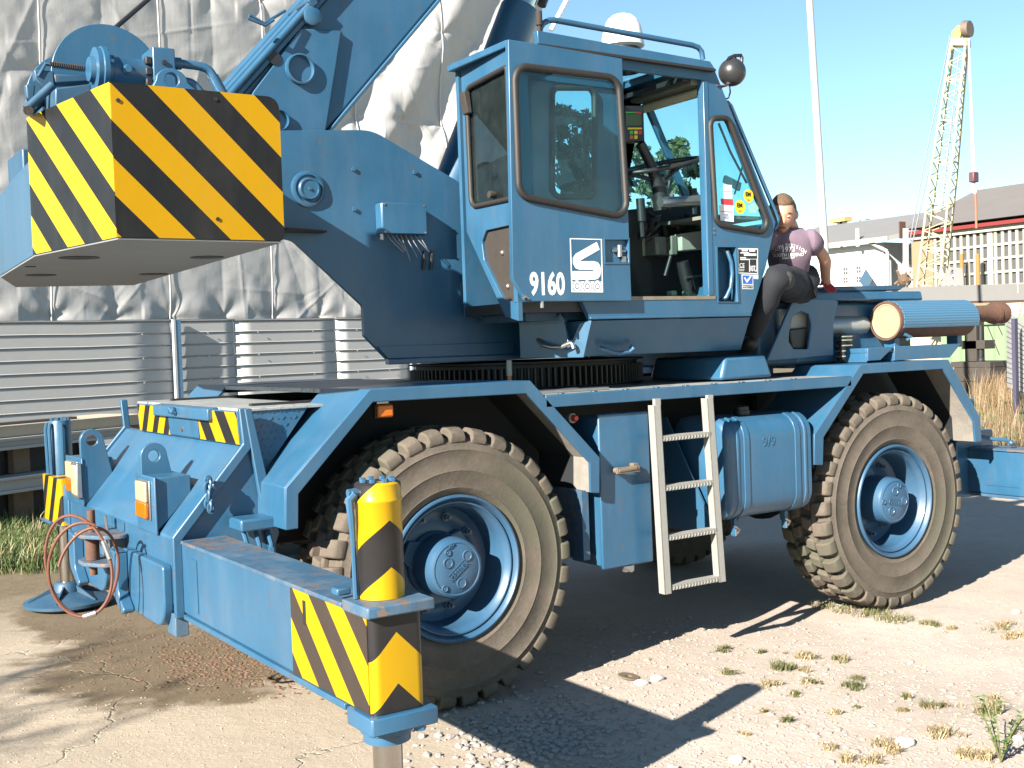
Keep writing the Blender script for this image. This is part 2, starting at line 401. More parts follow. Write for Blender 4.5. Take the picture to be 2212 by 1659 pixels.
# front amber repeater under the fender and red reflex knob
m = MB(); p0 = zat(800, 1200, 885, 290, 'y', .05); p1 = zat(800, 1200, 990, 195, 'y', .05)
lamp = MB().box(p0.x-.004, p1.x+.004, .055, .085, p0.z-.004, p1.z+.004).build('side_lamp', M['black'], crane, bevel=.003)
MB().box(p0.x, p1.x, .028, .0545, p0.z, p1.z).build('amber_lens', M['amber'], lamp, bevel=.008)
MB().box(p0.x+.01, p1.x-.01, .06, .08, p1.z+.004, 1.50).build('bracket', M['steel'], lamp)
p = zat(1600, 1200, 530, 293, 'y', .12)
kn = MB().cyl((p.x-.02, .16, p.z), (p.x-.02, .13, p.z), .026, n=16).build('push_button', M['galv'], crane)
MB().lathe([(0, .028), (.012, .026), (.018, .018), (.018, .0)], (p.x-.016, .1295, p.z), (0, -1, 0), 16).build('red_cap', M['red'], kn)

# ------------------------------------------------------------------ wheels
def make_wheel():
    root = bpy.data.objects.new('wheel', None); col.objects.link(root); root.parent = crane; root.empty_display_size = .2
    prof = [(.352, -.150), (.362, -.166), (.385, -.176), (.392, -.180), (.399, -.178), (.44, -.189), (.47, -.193), (.475, -.1955), (.480, -.193), (.53, -.193), (.57, -.191), (.575, -.194), (.58, -.190), (.615, -.183), (.632, -.160), (.640, -.10), (.643, -.04)]
    prof = prof+[(r, -y) for r, y in prof[::-1]]
    t = MB(); t.lathe(prof, (0, 0, 0), (0, 1, 0), 96); t.build('tyre', M['tyre'], root, smooth=42); t = MB()
    N = 33; rnd = random.Random(4)
    def pt(a, r, y): return (math.sin(a)*r, y, math.cos(a)*r)
    def block(sec, a0, a1, taper, skew=0):
        n = len(sec); vs = []
        for a, sg in ((a0, 1), (a1, -1)):
            for (y, r) in sec:
                k = taper if r > .66 else 0
                vs.append(pt(a+sg*k+skew*y, r+rnd.uniform(-.0012, .0012), y))
        t.add(vs, [tuple(range(n)), tuple(range(n, 2*n))[::-1]]+[(i, (i+1) % n, n+(i+1) % n, n+i) for i in range(n)])
    w = 2*math.pi/N
    for k in range(N):
        a = k*w
        for sg in (-1, 1):
            ph = 0 if sg < 0 else w*.5
            sec = [(sg*y, r) for y, r in [(.188, .606), (.194, .634), (.184, .664), (.152, .680), (.088, .684), (.086, .630), (.160, .60)]]
            block(sec, a+ph-w*.375, a+ph+w*.375, .010, sg*.18)
            sec = [(sg*y, r) for y, r in [(.080, .630), (.079, .680), (.048, .686), (.008, .686), (.007, .630)]]
            block(sec, a+ph+w*.14, a+ph+w*.82, .012, -sg*.45)
            sec = [(sg*y, r) for y, r in [(.100, .636), (.096, .668), (.070, .670), (.066, .636)]]
            block(sec, a+ph+w*.20, a+ph+w*.70, .004, sg*.3)
    # fine moulded cords on the side wall
    for k in range(60):
        a = rnd.uniform(0, 6.283); r0 = rnd.uniform(.42, .5); r1 = r0+rnd.uniform(.02, .07)
    tyre = t.build('tread', M['tyre'], root, smooth=42, bevel=.009, seg=2)
    r = MB(); r.lathe([(.350, -.12), (.353, -.160), (.358, -.172), (.354, -.182), (.346, -.184), (.338, -.176), (.334, -.160), (.330, -.150), (.326, -.152), (.322, -.160), (.316, -.160), (.310, -.148), (.300, -.136), (.294, -.120), (.291, -.06), (.286, .03), (.262, .052), (.225, .058), (.205, .048), (.15, .045), (.146, .045)], (0, 0, 0), (0, 1, 0), 80)
    r.lathe([(.352, .12), (.358, .172), (.346, .182), (.33, .15), (.29, .10), (.286, .031)], (0, 0, 0), (0, 1, 0), 48)
    rim = r.build('rim', M['rimblue'], root)
    for k in range(10):
        a = 2*math.pi*(k+.5)/10
        c = V(math.sin(a)*.232, .056, math.cos(a)*.232)
        n_ = MB().cyl(c, c+V(0, -.014, 0), .022, n=18); n_.cyl(c+V(0, -.014, 0), c+V(0, -.036, 0), .016, n=6); n_.cyl(c+V(0, -.036, 0), c+V(0, -.058, 0), .009, n=10)
        n_.build('wheel_nut', M['nut'], rim)
    # triangular planet-carrier lobes behind the cap
    for k in range(3):
        g = MB()
        a = R(55+120*k); d = V(math.sin(a), 0, math.cos(a)); s = V(math.cos(a), 0, -math.sin(a))
        g.prism([s*.085+d*.10, d*.20+s*.05, d*.20-s*.05, s*-.085+d*.10], (0, -.04, 0))
        g.v = [(x, y+.045, z) for x, y, z in g.v]; g.build('spoke_lobe', M['rimblue'], rim, bevel=.008)
    h = MB(); h.lathe([(.16, .05), (.162, .02), (.150, .008), (.149, -.10), (.146, -.150), (.140, -.166), (.128, -.174), (.124, -.1735), (.121, -.171), (.117, -.1735), (.05, -.176), (0, -.176)], (0, 0, 0), (0, 1, 0), 64)
    hub = h.build('hub_cap', M['rimblue'], root, smooth=30)
    for (hx, hz, rr) in ((-.052, .035, .026), (.055, .058, .026), (.018, -.070, .026), (-.052, .085, .016), (-.075, -.085, .016)):
        q = MB(); q.lathe([(0, -.003), (rr*.2, -.0035), (rr*.25, -.0025), (rr*.8, -.003), (rr*.86, -.006), (rr, -.005), (rr*1.03, .002)], (hx, -.1755, hz), (0, 1, 0), 24)
        q.build('plug', M['rimblue'], hub)
    ang = R(38)
    ex = V(math.cos(ang), 0, math.sin(ang)); ey = V(-math.sin(ang), 0, math.cos(ang))
    place_flat(text_mesh('KESSLER', .036, 'lettering', .0022, .95, .0008), 'lettering', M['rimblue'], hub, V(.008, -.1785, -.012), ex, ey)
    place_flat(text_mesh('+CO', .022, 'lettering', .0018, 1, .0005), 'lettering', M['rimblue'], hub, V(-.035, -.1782, .112), ex, ey)
    b = MB(); b.prism([V(.008, -.1765, -.012)+ex*x+ey*y for x, y in ((-.06, .022), (.06, .022), (.06, .027), (-.06, .027))], (0, -.0025, 0)); b.build('raised_bar', M['rimblue'], hub)
    return root
M['rimblue'] = paint('blue_wheel_paint', (.034, .100, .185), .36, dust=.12, coat=.15)
M['nut'] = paint('blue_nut_paint', (.07, .13, .2), .4, dust=.2)
wheel = make_wheel()
WY = .215
for i, (x, side, rot) in enumerate(((0, 0, 0), (3.215, 0, .9), (0, 1, .4), (3.215, 1, 1.7))):
    w = wheel if i == 0 else copy_tree(wheel, crane)
    w.location = V(x, WY if side == 0 else 2*CY-WY, .672)-crane.location
    w.rotation_euler = (0, rot, math.pi if side else 0)
    w['label'] = ['dusty front wheel on the near side beside the outrigger', 'rear wheel on the near side with blocky tread showing', 'front wheel in shade on the far side', 'rear wheel in shade on the far side'][i]

# ------------------------------------------------------------------ ladder, tool box, tank
lad = bpy.data.objects.new('ladder', None); col.objects.link(lad); lad.parent = crane; lad.location = -crane.location
LY = -.085
def L3(a, b, y=LY): return zat(1600, 1200, a, b, 'y', y)
for (t0, t1, b1, b0) in (((1068, 205), (1125, 205), (1205, 1530), (1145, 1530)), ((1440, 155), (1497, 155), (1575, 1447), (1545, 1447))):
    m = MB(); q = [L3(*t0), L3(*t1), L3(*b1), L3(*b0)]; w_ = .042
    xt = (q[0].x+q[1].x)/2; xb = (q[2].x+q[3].x)/2; zt_ = q[0].z+.0; zb_ = q[2].z
    for dx0, dx1, y0, y1 in ((-.024, .024, LY, LY+.006), (-.024, -.018, LY, LY+.05), (.018, .024, LY, LY+.05)):
        m.hexa([(xb+dx0, y0, zb_), (xb+dx1, y0, zb_), (xb+dx1, y1, zb_), (xb+dx0, y1, zb_), (xt+dx0, y0, zt_), (xt+dx1, y0, zt_), (xt+dx1, y1, zt_), (xt+dx0, y1, zt_)])
    m.build('stile', M['galv'], lad, bevel=.002)
    MB().box(xt-.008, xt+.03, LY+.008, LY+.03, zt_-.06, 1.43).build('hanger', M['galv'], lad)
zr = []
for (a, b) in ((1142, 440), (1165, 790), (1187, 1140), (1212, 1490)):
    p = L3(a, b); z_ = p.z
    x0, x1 = p.x-.005, L3(1475 if b < 1000 else 1530, b-60).x+.01
    m = MB(); m.box(x0, x1, LY+.004, LY+.052, z_-.014, z_+.016)
    k = 0
    while x0+.022*k+.02 < x1:          # punched chevrons of the tread
        xx = x0+.022*k
        m.prism([(xx+.002, LY+.0035, z_-.011), (xx+.007, LY+.0035, z_-.011), (xx+.015, LY+.0035, z_+.001), (xx+.010, LY+.0035, z_+.001)], (0, -.0035, 0))
        m.prism([(xx+.010, LY+.0035, z_+.002), (xx+.015, LY+.0035, z_+.002), (xx+.007, LY+.0035, z_+.014), (xx+.002, LY+.0035, z_+.014)], (0, -.0035, 0))
        k += 1
    m.build('rung', M['galv'], lad, smooth=0)
tb = MB().xz([(.886, .545), (.886, 1.361), (1.226, 1.361), (1.232, .545)], .05, .068)
tb = tb.build('tool_box', M['blue'], crane, bevel=.008)
MB().box(.895, 1.222, .0685, .34, .556, 1.345).build('box_body', M['blue'], tb, bevel=.01)
p = zat(1600, 1200, 885, 655, 'y', .03)
h = MB().tube([(p.x-.075, .045, p.z), (p.x-.075, .012, p.z), (p.x+.04, .006, p.z+.006)], [.014, .016, .013], 8); h.box(p.x-.09, p.x+.062, .002, .016, p.z-.016, p.z+.018); h.box(p.x+.03, p.x+.062, .0165, .0495, p.z-.01, p.z+.03)
h.build('latch_handle', plain('weathered_brass', (.20, .155, .11), .6, .2, .3), tb, bevel=.004)
h = MB().cyl((1.06, .03, .528), (1.06, .07, .528), .016, n=6).box(1.03, 1.09, .045, .075, .515, .544); h.build('hinge_pin', M['steel'], tb)
# plate between the tool box and the fender leg
MB().box(.80, .842, .10, .50, .60, .965).build('mud_plate', M['worn'], crane)
# fuel tank: lying rounded box with embossed ribs, two straps
def tank_sec(g):    # cross-section in (y, z)
    return rounded([(.0-g, .705-g), (.48+g, .705-g), (.48+g, 1.285+g), (.0-g, 1.285+g)], .12+g, 6)
TX0, TX1 = 1.745, 2.445
tm = MB(); secs = [(TX0, -.035), (TX0+.012, -.014), (TX0+.03, 0)]
for xr in (.10, .14): pass
secs += [(TX0+.065, 0), (TX0+.072, .006), (TX0+.084, .006), (TX0+.091, 0), (TX1-.091, 0), (TX1-.084, .006), (TX1-.072, .006), (TX1-.065, 0), (TX1-.03, 0), (TX1-.012, -.014), (TX1, -.035)]
rings = [[(x, y, z) for y, z in tank_sec(g)] for x, g in secs]; n = len(rings[0]); vs = [p for r_ in rings for p in r_]
fs = [(i*n+k, i*n+(k+1) % n, (i+1)*n+(k+1) % n, (i+1)*n+k) for i in range(len(rings)-1) for k in range(n)]+[tuple(range(n))[::-1], tuple(range((len(rings)-1)*n, len(rings)*n))]
tm.add(vs, fs); tank = tm.build('fuel_tank', M['blue'], crane, smooth=35)
for x in (TX0+.125, TX1-.165):
    s = MB(); s.band([(x, y, z) for y, z in tank_sec(.006)], [(x, y, z) for y, z in tank_sec(-.002)], (.042, 0, 0))
    s.box(x+.008, x+.034, .10, .13, .60, .70); st = s.build('strap', M['blue'], tank, bevel=.002)
    MB().cyl((x+.02, .105, .64), (x+.02, .105, .60), .009, n=8).tube([(x+.0, .09, .66), (x+.03, .08, .64), (x+.04, .1, .62), (x+.01, .11, .60)], .006, 6).build('strap_bolt', M['steel'], st)
MB().lathe([(0, .055), (.035, .055), (.042, .048), (.042, .03), (.048, .028), (.048, .004), (.04, 0), (.04, -.02)], (2.03, .17, 1.285), (0, 0, 1), 24).build('filler_cap', M['black'], tank)
place_flat(text_mesh('9/9', .075, 'embossed_mark', .003, 1.1, .001), 'embossed_mark', M['blue'], tank, V(2.07, -.0005, 1.135), (1, 0, 0), (0, 0, 1))
for x in (1.70, 2.47):
    m = MB(); m.prism([(x, .05, .63), (x, .52, .63), (x, .52, 1.28), (x, .46, 1.28)], (.012, 0, 0)) if x < 2 else m.prism([(x, .30, .66), (x, .52, .66), (x, .52, 1.28), (x, .46, 1.28)], (.012, 0, 0))
    m.build('tank_bracket', M['blue'], crane)
# ------------------------------------------------------------------ front box, outriggers, lamps
XF, YN, YF = -1.272, .30, 2.32
fb = MB()
# front face, sloping top, bulkhead, under side as one welded casing
prof = [(XF, .60), (XF, .935), (-.932, 1.323), (-.948, 1.487), (-.936, 1.487), (-.918, 1.323), (-.83, .92), (-.83, .60)]
fb.xz(prof[:3]+[(-.90, 1.323), (-.83, .93), (-.83, .60)], YN+.03, YF-.03)
casing = fb.build('front_casing', M['blue'], crane, bevel=.008)
for y0, y1 in ((YN, YN+.028), (YF-.028, YF)):          # end flanges stand proud along the slope
    m = MB(); o = [(XF-.012, .585), (XF-.012, .945), (-.945, 1.332), (-.958, 1.492)]; i_ = [(XF+.03, .585), (XF+.03, .925), (-.905, 1.31), (-.918, 1.492)]
    m.band([(x, y0, z) for x, z in o], [(x, y0, z) for x, z in i_], (0, y1-y0, 0), closed=False)
    m.build('end_flange', M['blue'], casing, bevel=.006)
# near end cheek beside the beam with the slanting gusset
MB().xz([(-.935, 1.49), (-.90, 1.49), (-.79, .91), (-.835, .80), (-.86, .95)], YN-.006, YN+.022).build('gusset', M['blue'], casing, bevel=.005)
MB().xz([(-.94, 1.485), (-.60, 1.478), (-.845, 1.165)], YN+.06, YN+.07).build('checker_plate', M['blue'], casing)
# raised tears of the checker plate
bars = MB(); rnd = random.Random(2); k = 0
for iz in range(9):
    for ix in range(12):
        x = -.92+ix*.030+(iz % 2)*.015; z_ = 1.467-iz*.032
        if (x < -.935+(1.485-z_)*.30) or (x > -.61-(1.478-z_)*.78-.012): continue
        a = R(45 if (ix+iz) % 2 else -45); d = V(math.cos(a), 0, math.sin(a))*.010; s = V(-math.sin(a), 0, math.cos(a))*.0035
        c = V(x, YN+.0597, z_); bars.prism([c-d, c-s, c+d, c+s], (0, -.003, 0))
bars.build('checker_tears', M['blue'], casing, smooth=0)
# hazard plates on the bulkhead, with the blue cover in the middle
def stripes_on(ax, val, p0, al, p1, o, name, **k):
    return hazard(name, zat(*o, *p0, ax, val), zat(*o, *al, ax, val), zat(*o, *p1, ax, val), **k)
xs = -.951
hz1 = stripes_on('x', xs, (1115, 195), (1075, 390), (1195, 200), (0, 1200), 'hazard_left', duty=.46)
hz2 = stripes_on('x', xs, (1590, 230), (1660, 465), (1455, 225), (0, 1200), 'hazard_right', duty=.5)
bk = MB().xz([(-.948, 1.323), (-.960, 1.478), (-.935, 1.478), (-.92, 1.323)], YN+.03, 1.95).build('bulkhead', M['blue'], casing, bevel=.003)
MB().xz([(-.951, 1.327), (-.962, 1.474), (-.9605, 1.474), (-.9495, 1.327)], 1.36, 1.93).build('hazard_plate', hz1, bk)
MB().xz([(-.951, 1.327), (-.962, 1.474), (-.9605, 1.474), (-.9495, 1.327)], .335, .88).build('hazard_plate', hz2, bk)
MB().xz([(-.957, 1.33), (-.964, 1.43), (-.9505, 1.43), (-.951, 1.33)], .885, 1.355).build('cover_plate', M['blue'], bk, bevel=.003)
MB().xz([(-.985, 1.425), (-.985, 1.482), (-.93, 1.489), (-.93, 1.43)], .66, 1.55).build('hood_lip', M['blue'], bk, bevel=.006)
MB().tube([(-.99, 1.17, 1.45), (-1.01, 1.17, 1.455), (-1.015, 1.15, 1.475), (-1.01, 1.13, 1.455), (-.99, 1.13, 1.45)], .008, 8).ball((-1.0, 1.15, 1.462), .02, 10, 8).build('latch', M['blue'], bk)
MB().cyl((-.957, 1.13, 1.365), (-.97, 1.13, 1.364), .010, n=6).build('bolt', M['steel'], bk)
MB().box(-.93, -.47, YN+.05, 2.05, 1.474, 1.488).build('top_deck', M['deck'], casing, bevel=.003)
# lifting lugs
def lug(y, pts, hole, r):
    c = V(*hole)
    out = []
    m = MB(); outer = []
    for k in range(17):
        a = math.pi*k/16; outer.append((c.x+r*1.0*math.cos(a), c.y+r*math.sin(a)))
    base = pts
    outl = [base[1]]+outer+[base[0]]
    hl = [(c.x+r*.45*math.cos(2*math.pi*k/20), c.y+r*.45*math.sin(2*math.pi*k/20)) for k in range(20)]
    panel(m, outl, [hl], lambda a, b: (a, y, b), (0, .035, 0)); return m
lug(.74, [(-1.286, .93), (-1.12, 1.09)], (-1.222, 1.273), .062).build('lifting_lug', M['blue'], casing, bevel=.003)
lug(1.90, [(-1.286, .93), (-1.12, 1.09)], (-1.225, 1.288), .064).build('lifting_lug', M['blue'], casing, bevel=.003)
# lamp boxes
def lampbox(y0, y1, x0=-1.29, x1=-1.115, withwhite=True):
    m = MB(); m.xz([(x0, .93), (x0, 1.192), (x0+.012, 1.192), (x0+.012, .93)], y0-.02, y1+.012)
    zc = lambda x: .935+(x-XF)*(1.323-.935)/.34
    m.xz([(x0+.012, .94), (x0+.012, 1.188), (x1, 1.188), (x1, zc(x1)-.01)], y0, y1)
    b = m.build('lamp_box', M['blue'], crane, bevel=.005)
    h = (y1-y0); ym = (y0+y1)/2
    MB().box(x0-.008, x0-.001, ym-h*.36, ym+h*.36, .99, 1.172).build('lamp_frame', M['steel'], b, bevel=.003)
    MB().box(x0-.024, x0-.0085, ym-h*.30, ym+h*.30, 1.072, 1.166).build('white_lens', M['lens'], b, bevel=.006)
    MB().box(x0-.026, x0-.0085, ym-h*.30, ym+h*.30, .998, 1.0715).build('amber_lens', M['amber'], b, bevel=.006)
    return b
lampbox(.545, .81); 
ya_, yb2 = zat(0, 1200, 570, 680, 'x', -1.29).y, zat(0, 1200, 470, 680, 'x', -1.29).y
b2 = lampbox(ya_, yb2)
MB().box(-1.325, -1.292, ya_-.02, ya_+.10, .985, 1.16).build('headlamp', M['lens'], b2, bevel=.015); MB().box(-1.318, -1.2915, ya_-.028, ya_+.108, .977, 1.168).build('headlamp_rim', M['steel'], b2, bevel=.004)
# hydraulic block and fittings behind the beam
m = MB(); m.box(-1.03, -.84, YN-.16, YN-.002, .955, 1.01)
hyd = m.build('valve_block', M['blue'], crane, bevel=.01)
for k in range(3):
    x = -1.00+k*.055
    MB().tube([(x, YN-.10, .955), (x, YN-.12, .93), (x, YN-.15, .89), (x, YN-.15, .84)], .011, 8).cyl((x, YN-.15, .875), (x, YN-.15, .84), .018, n=6).build('hose_fitting', M['blue'], hyd)
MB().tube([(-.95, YN-.14, .86), (-.92, YN-.20, .83), (-.95, YN-.26, .86), (-.99, YN-.22, .88)], .008, 8).build('clip', M['steel'], hyd)
# loose chain hanging from a hook on the near cheek
cn = bpy.data.objects.new('chain', None); col.objects.link(cn); cn.parent = crane; cn.location = -crane.location
cp = zat(0, 1200, 1470, 740, 'y', YN-.03); cq = zat(0, 1200, 1480, 930, 'y', YN-.03)
lm = MB(); lm.tube([V(math.cos(a)*.014, 0, math.sin(a)*.022) for a in [2*math.pi*k/14 for k in range(14)]], .0065, 6, closed=True); lme = lm.mesh('chain_link')
for k in range(11):
    o = bpy.data.objects.new('chain_link', lme); col.objects.link(o); finish(o, M['blue'], cn)
    t = k/10; o.location = cp.lerp(cq, t)+V(.006*math.sin(k*2.1), .004*math.cos(k*1.7), 0); o.rotation_euler = (0, .15*math.sin(k), R(90) if k % 2 else 0)
MB().cyl(cp+V(0, .03, .01), cp+V(0, -.012, .01), .009, n=8).build('hook_pin', M['blue'], cn)

# near outrigger
def outrigger(name, lab):
    o = bpy.data.objects.new(name, None); col.objects.link(o); o.parent = crane; o.location = -crane.location; o['label'] = lab; return o
og = outrigger('outrigger', 'near front outrigger, extended with its striped jack cylinder')
BX0, BX1, BZ0, BZ1, BY = -1.245, -1.062, .606, .915, -1.556
beam = MB(); beam.box(BX0, BX1, BY+.20, YN+.9, BZ0, BZ1)
beam = beam.build('beam', M['blue'], og, bevel=.006)
m = MB(); m.box(BX0-.012, BX1+.010, BY+.19, YN-.02, BZ1+.0005, BZ1+.016); m.build('top_plate', M['worn'], beam, bevel=.003)
m = MB(); m.box(BX0-.012, BX1+.010, BY+.19, YN-.02, BZ0-.022, BZ0-.0005); m.build('bottom_plate', M['blue'], beam, bevel=.003)
MB().box(BX0-.004, BX0-.0005, .10, .17, BZ0+.03, BZ1-.05).build('wear_pad', M['blue'], beam)
# striped sleeve round the beam end
o4 = (400, 1698)
hzl = hazard('hazard_beam_side', zat(*o4, 1320, 500, 'x', BX0), zat(*o4, 1555, 1065, 'x', BX0), zat(*o4, 1565, 595, 'x', BX0), duty=.5, yellow=(.50, .31, .004), black=(.030, .022, .018))
sl = MB().box(BX0-.003, BX0-.0006, BY+.028, -.925, BZ0+.002, BZ1-.002).build('hazard_sheet', hzl, beam)
# rounded end of the beam with chevrons: built as a vertical loft
endp = rounded([(BX0, -1.36), (BX0, BY), (BX1, BY), (BX1, -1.36)], [0, .03, .03, 0], 6)
m = MB(); m.xy(endp, BZ0+.001, BZ1-.001)
def chevron(name, xc, z0, slope, half, shift, yellow, axis=None, rough=.40):
    """pointed bands: black for heights of half below the apex line z0 (shift 0) or below it (shift .5)"""
    yellow = dim(yellow); mt, n, l, b = newmat(name); v = objvec(n, l); s = n.new('ShaderNodeSeparateXYZ'); l.new(v, s.inputs[0])
    if axis:
        an = math_(n, l, 'ARCTAN2', math_(n, l, 'SUBTRACT', s.outputs[0], axis[0]), math_(n, l, 'SUBTRACT', axis[1], s.outputs[1])); d = math_(n, l, 'MULTIPLY', math_(n, l, 'ABSOLUTE', an), axis[2])
    else: d = math_(n, l, 'ABSOLUTE', math_(n, l, 'SUBTRACT', s.outputs[0], xc))
    h = math_(n, l, 'ADD', math_(n, l, 'SUBTRACT', s.outputs[2], z0), math_(n, l, 'MULTIPLY', d, slope))
    fr = math_(n, l, 'FRACT', math_(n, l, 'ADD', math_(n, l, 'DIVIDE', h, half*2), shift+8))
    k = math_(n, l, 'LESS_THAN', fr, .5)
    bl = mix(n, l, math_(n, l, 'MULTIPLY', noise(n, l, 9, 6, .7, v), .18), (.007, .007, .008), (.10, .09, .09))
    sc = ramp(n, l, noise(n, l, 34, 7, .7, v), [(.69, 0), (.72, 1)])
    c = mix(n, l, k, yellow, bl); c = mix(n, l, math_(n, l, 'MULTIPLY', sc, .3), c, (.2, .16, .10))
    l.new(c, b.inputs['Base Color']); b.inputs['Roughness'].default_value = rough; b.inputs['Coat Weight'].default_value = .12; b.inputs['Specular IOR Level'].default_value = .25
    bump(n, l, noise(n, l, 8, 3, .5, v), .3, .003, b); return mt
pk = zat(*o4, 1910, 700, 'y', BY); pl_ = zat(*o4, 1930, 1060, 'y', BY); pc_ = zat(*o4, 1728, 950, 'y', BY)
M['chev_end'] = chevron('hazard_beam_end', pk.x, pl_.z, (pk.z-pc_.z)/abs(pk.x-pc_.x), pk.z-pl_.z, .5, (.50, .29, .003))
JX, JY = -1.150, -1.446
a1_, a2_ = at(834, 1125, 'y', JY-.074), at(836, 1227, 'y', JY-.074)
M['chev_cyl'] = chevron('hazard_jack', 0, a2_.z, .78, a1_.z-a2_.z, 0, (.52, .31, .004), axis=(JX, JY, .074))
be = m.build('beam_end', M['chev_end'], beam, smooth=30)
# top and bottom collars
m = MB(); m.xy(rounded([(BX0-.025, -1.40), (BX0-.025, BY-.028), (BX1+.03, BY-.028), (BX1+.03, -1.33)], .008, 2), BZ1+.0005, BZ1+.036); m.build('collar', M['worn'], beam, bevel=.005)
m = MB(); m.xy(rounded([(BX0-.022, -1.40), (BX0-.022, BY-.024), (BX1+.03, BY-.024), (BX1+.03, -1.33)], .008, 2), BZ0-.055, BZ0-.0006); m.build('collar', M['blue'], beam, bevel=.005)
MB().box(BX0-.02, BX0+.03, -1.36, -1.31, BZ1+.0365, BZ1+.06).build('stop_block', M['blue'], beam, bevel=.006)
MB().box(BX0-.0045, BX0-.0032, -1.06, -1.035, BZ1-.115, BZ1-.03).build('slot', M['black'], beam)
m = MB(); m.lathe([(0, 1.318), (.068, 1.318), (.074, 1.312), (.074, 1.268), (.077, 1.264), (.077, 1.258), (.074, 1.254), (.074, BZ1+.037)], (JX, JY, 0), (0, 0, 1), 40)
jack = m.build('jack_cylinder', M['chev_cyl'], og, smooth=40)
for k in range(8):
    a = 2*math.pi*k/8; MB().cyl((JX+.05*math.cos(a), JY+.05*math.sin(a), 1.3185), (JX+.05*math.cos(a), JY+.05*math.sin(a), 1.330), .010, n=6).build('bolt', M['blue'], jack)
MB().tube([(JX-.084, JY-.01, 1.29), (JX-.10, JY, 1.27), (JX-.095, JY, 1.20), (JX-.088, JY+.01, 1.14), (JX-.086, JY+.01, .953)], [.013, .015, .012, .009, .009], 8).cyl((JX-.07, JY, 1.29), (JX-.105, JY, 1.29), .013, n=8).build('oil_pipe', M['blue'], jack)
MB().lathe([(.085, BZ0-.0555), (.085, BZ0-.085), (.076, BZ0-.09), (.076, BZ0-.115), (.05, BZ0-.118)], (JX, JY, 0), (0, 0, 1), 36).build('gland', M['blue'], jack)
MB().cyl((JX, JY, BZ0-.11), (JX, JY, .08), .048, n=32).build('rod', M['chrome'], jack)
MB().lathe([(0, .12), (.07, .115), (.09, .07), (.24, .03), (.25, .012), (.25, 0), (0, 0)], (JX, JY, 0), (0, 0, 1), 36).build('foot', M['blue'], jack)
MB().cyl((JX+.06, JY-.11, BZ0-.07), (JX+.06, JY-.11, BZ0-.0555), .02, n=6).build('bolt', M['blue'], jack)
# far outrigger
of = outrigger('outrigger', 'far front outrigger standing on its round foot plate')
fx, fy = -.965, 3.90
bm_ = MB().box(fx-.09, fx+.09, YF-.6, fy+.1, .64, .90).build('beam', M['blue'], of, bevel=.006)
q = (0, 1200)
hzf = hazard('hazard_far', V(fx-.14, fy, .80), V(fx-.14, fy-.10, .95), V(fx-.14, fy+.26, .80), duty=.45)
fe = MB(); fe.xy(rounded([(fx-.11, fy-.42), (fx+.11, fy-.42), (fx+.11, fy+.13), (fx-.11, fy+.13)], .02, 3), .62, .935); fe.build('beam_end', hzf, bm_)
MB().box(fx-.13, fx+.12, fy-.14, fy+.15, .60, .6185).build('collar', M['blue'], bm_, bevel=.004)
m = MB(); m.lathe([(0, 1.315), (.07, 1.315), (.074, 1.305), (.074, .936)], (fx, fy, 0), (0, 0, 1), 32); fj = m.build('jack_cylinder', M['blue'], of)
m = MB()
for a in (-2.6, -1.7, 2.7): m.tube([(fx+.09*math.cos(a), fy+.09*math.sin(a), 1.30), (fx+.10*math.cos(a), fy+.10*math.sin(a), 1.25), (fx+.095*math.cos(a), fy+.095*math.sin(a), .94)], .012, 6)
m.build('oil_pipe', M['blue'], fj)
for k in range(6):
    a = 2*math.pi*k/6; MB().cyl((fx+.055*math.cos(a), fy+.055*math.sin(a), 1.3155), (fx+.055*math.cos(a), fy+.055*math.sin(a), 1.335), .012, n=6).build('bolt', M['blue'], fj)
MB().lathe([(.09, .60), (.09, .575), (.07, .57), (.05, .57)], (fx, fy, 0), (0, 0, 1), 30).build('gland', M['steel'], fj)
MB().cyl((fx, fy, .58), (fx, fy, .10), .05, n=28).build('rod', M['chrome'], fj)
ft = MB().lathe([(0, .17), (.075, .165), (.09, .15), (.10, .10), (.28, .045), (.30, .035), (.30, .015), (.27, .0), (0, 0)], (fx, fy, 0), (0, 0, 1), 44)
for k in range(6):
    a = 2*math.pi*k/6; d = V(math.cos(a), math.sin(a), 0); s = V(-d.y, d.x, 0)*.006; c = V(fx, fy, 0)
    ft.prism([c+d*.08-s+V(0, 0, .15), c+d*.27-s+V(0, 0, .055), c+d*.27-s+V(0, 0, .04), c+d*.08-s+V(0, 0, .04)], s*2)
ft.build('foot', M['bluedk'], fj)
# rear outrigger, its beam reaching out of the picture on the near side
orr = outrigger('outrigger', 'rear outrigger beam at the right edge')
rx = 4.32
rb = MB().box(rx, rx+.19, -2.2, 1.9, .60, .90).build('beam', M['blue'], orr, bevel=.006)
MB().box(rx-.012, rx+.2, -2.2, .28, .9005, .916).build('top_plate', M['worn'], rb, bevel=.003)
MB().box(rx-.012, rx+.2, -2.2, .28, .580, .5995).build('bottom_plate', M['worn'], rb, bevel=.003)
MB().box(rx-.004, rx-.0005, -.10, .16, .660, .668).build('weld_strip', M['blue'], rb)
MB().cyl((rx+.09, -2.05, 1.3), (rx+.09, -2.05, .55), .08, n=28).build('jack_cylinder', M['blue'], orr)
MB().cyl((rx+.09, -2.05, .55), (rx+.09, -2.05, .08), .05, n=24).build('rod', M['chrome'], orr)
MB().lathe([(0, .15), (.09, .14), (.27, .05), (.28, 0), (0, 0)], (rx+.09, -2.05, 0), (0, 0, 1), 32).build('foot', M['blue'], orr)
rc = MB().box(4.20, 4.62, .30, 2.1, .56, 1.02).build('rear_casing', M['blue'], crane, bevel=.01)
MB().box(4.10, 4.30, .22, .42, 1.03, 1.26).build('lamp_box', M['blue'], rc, bevel=.006)
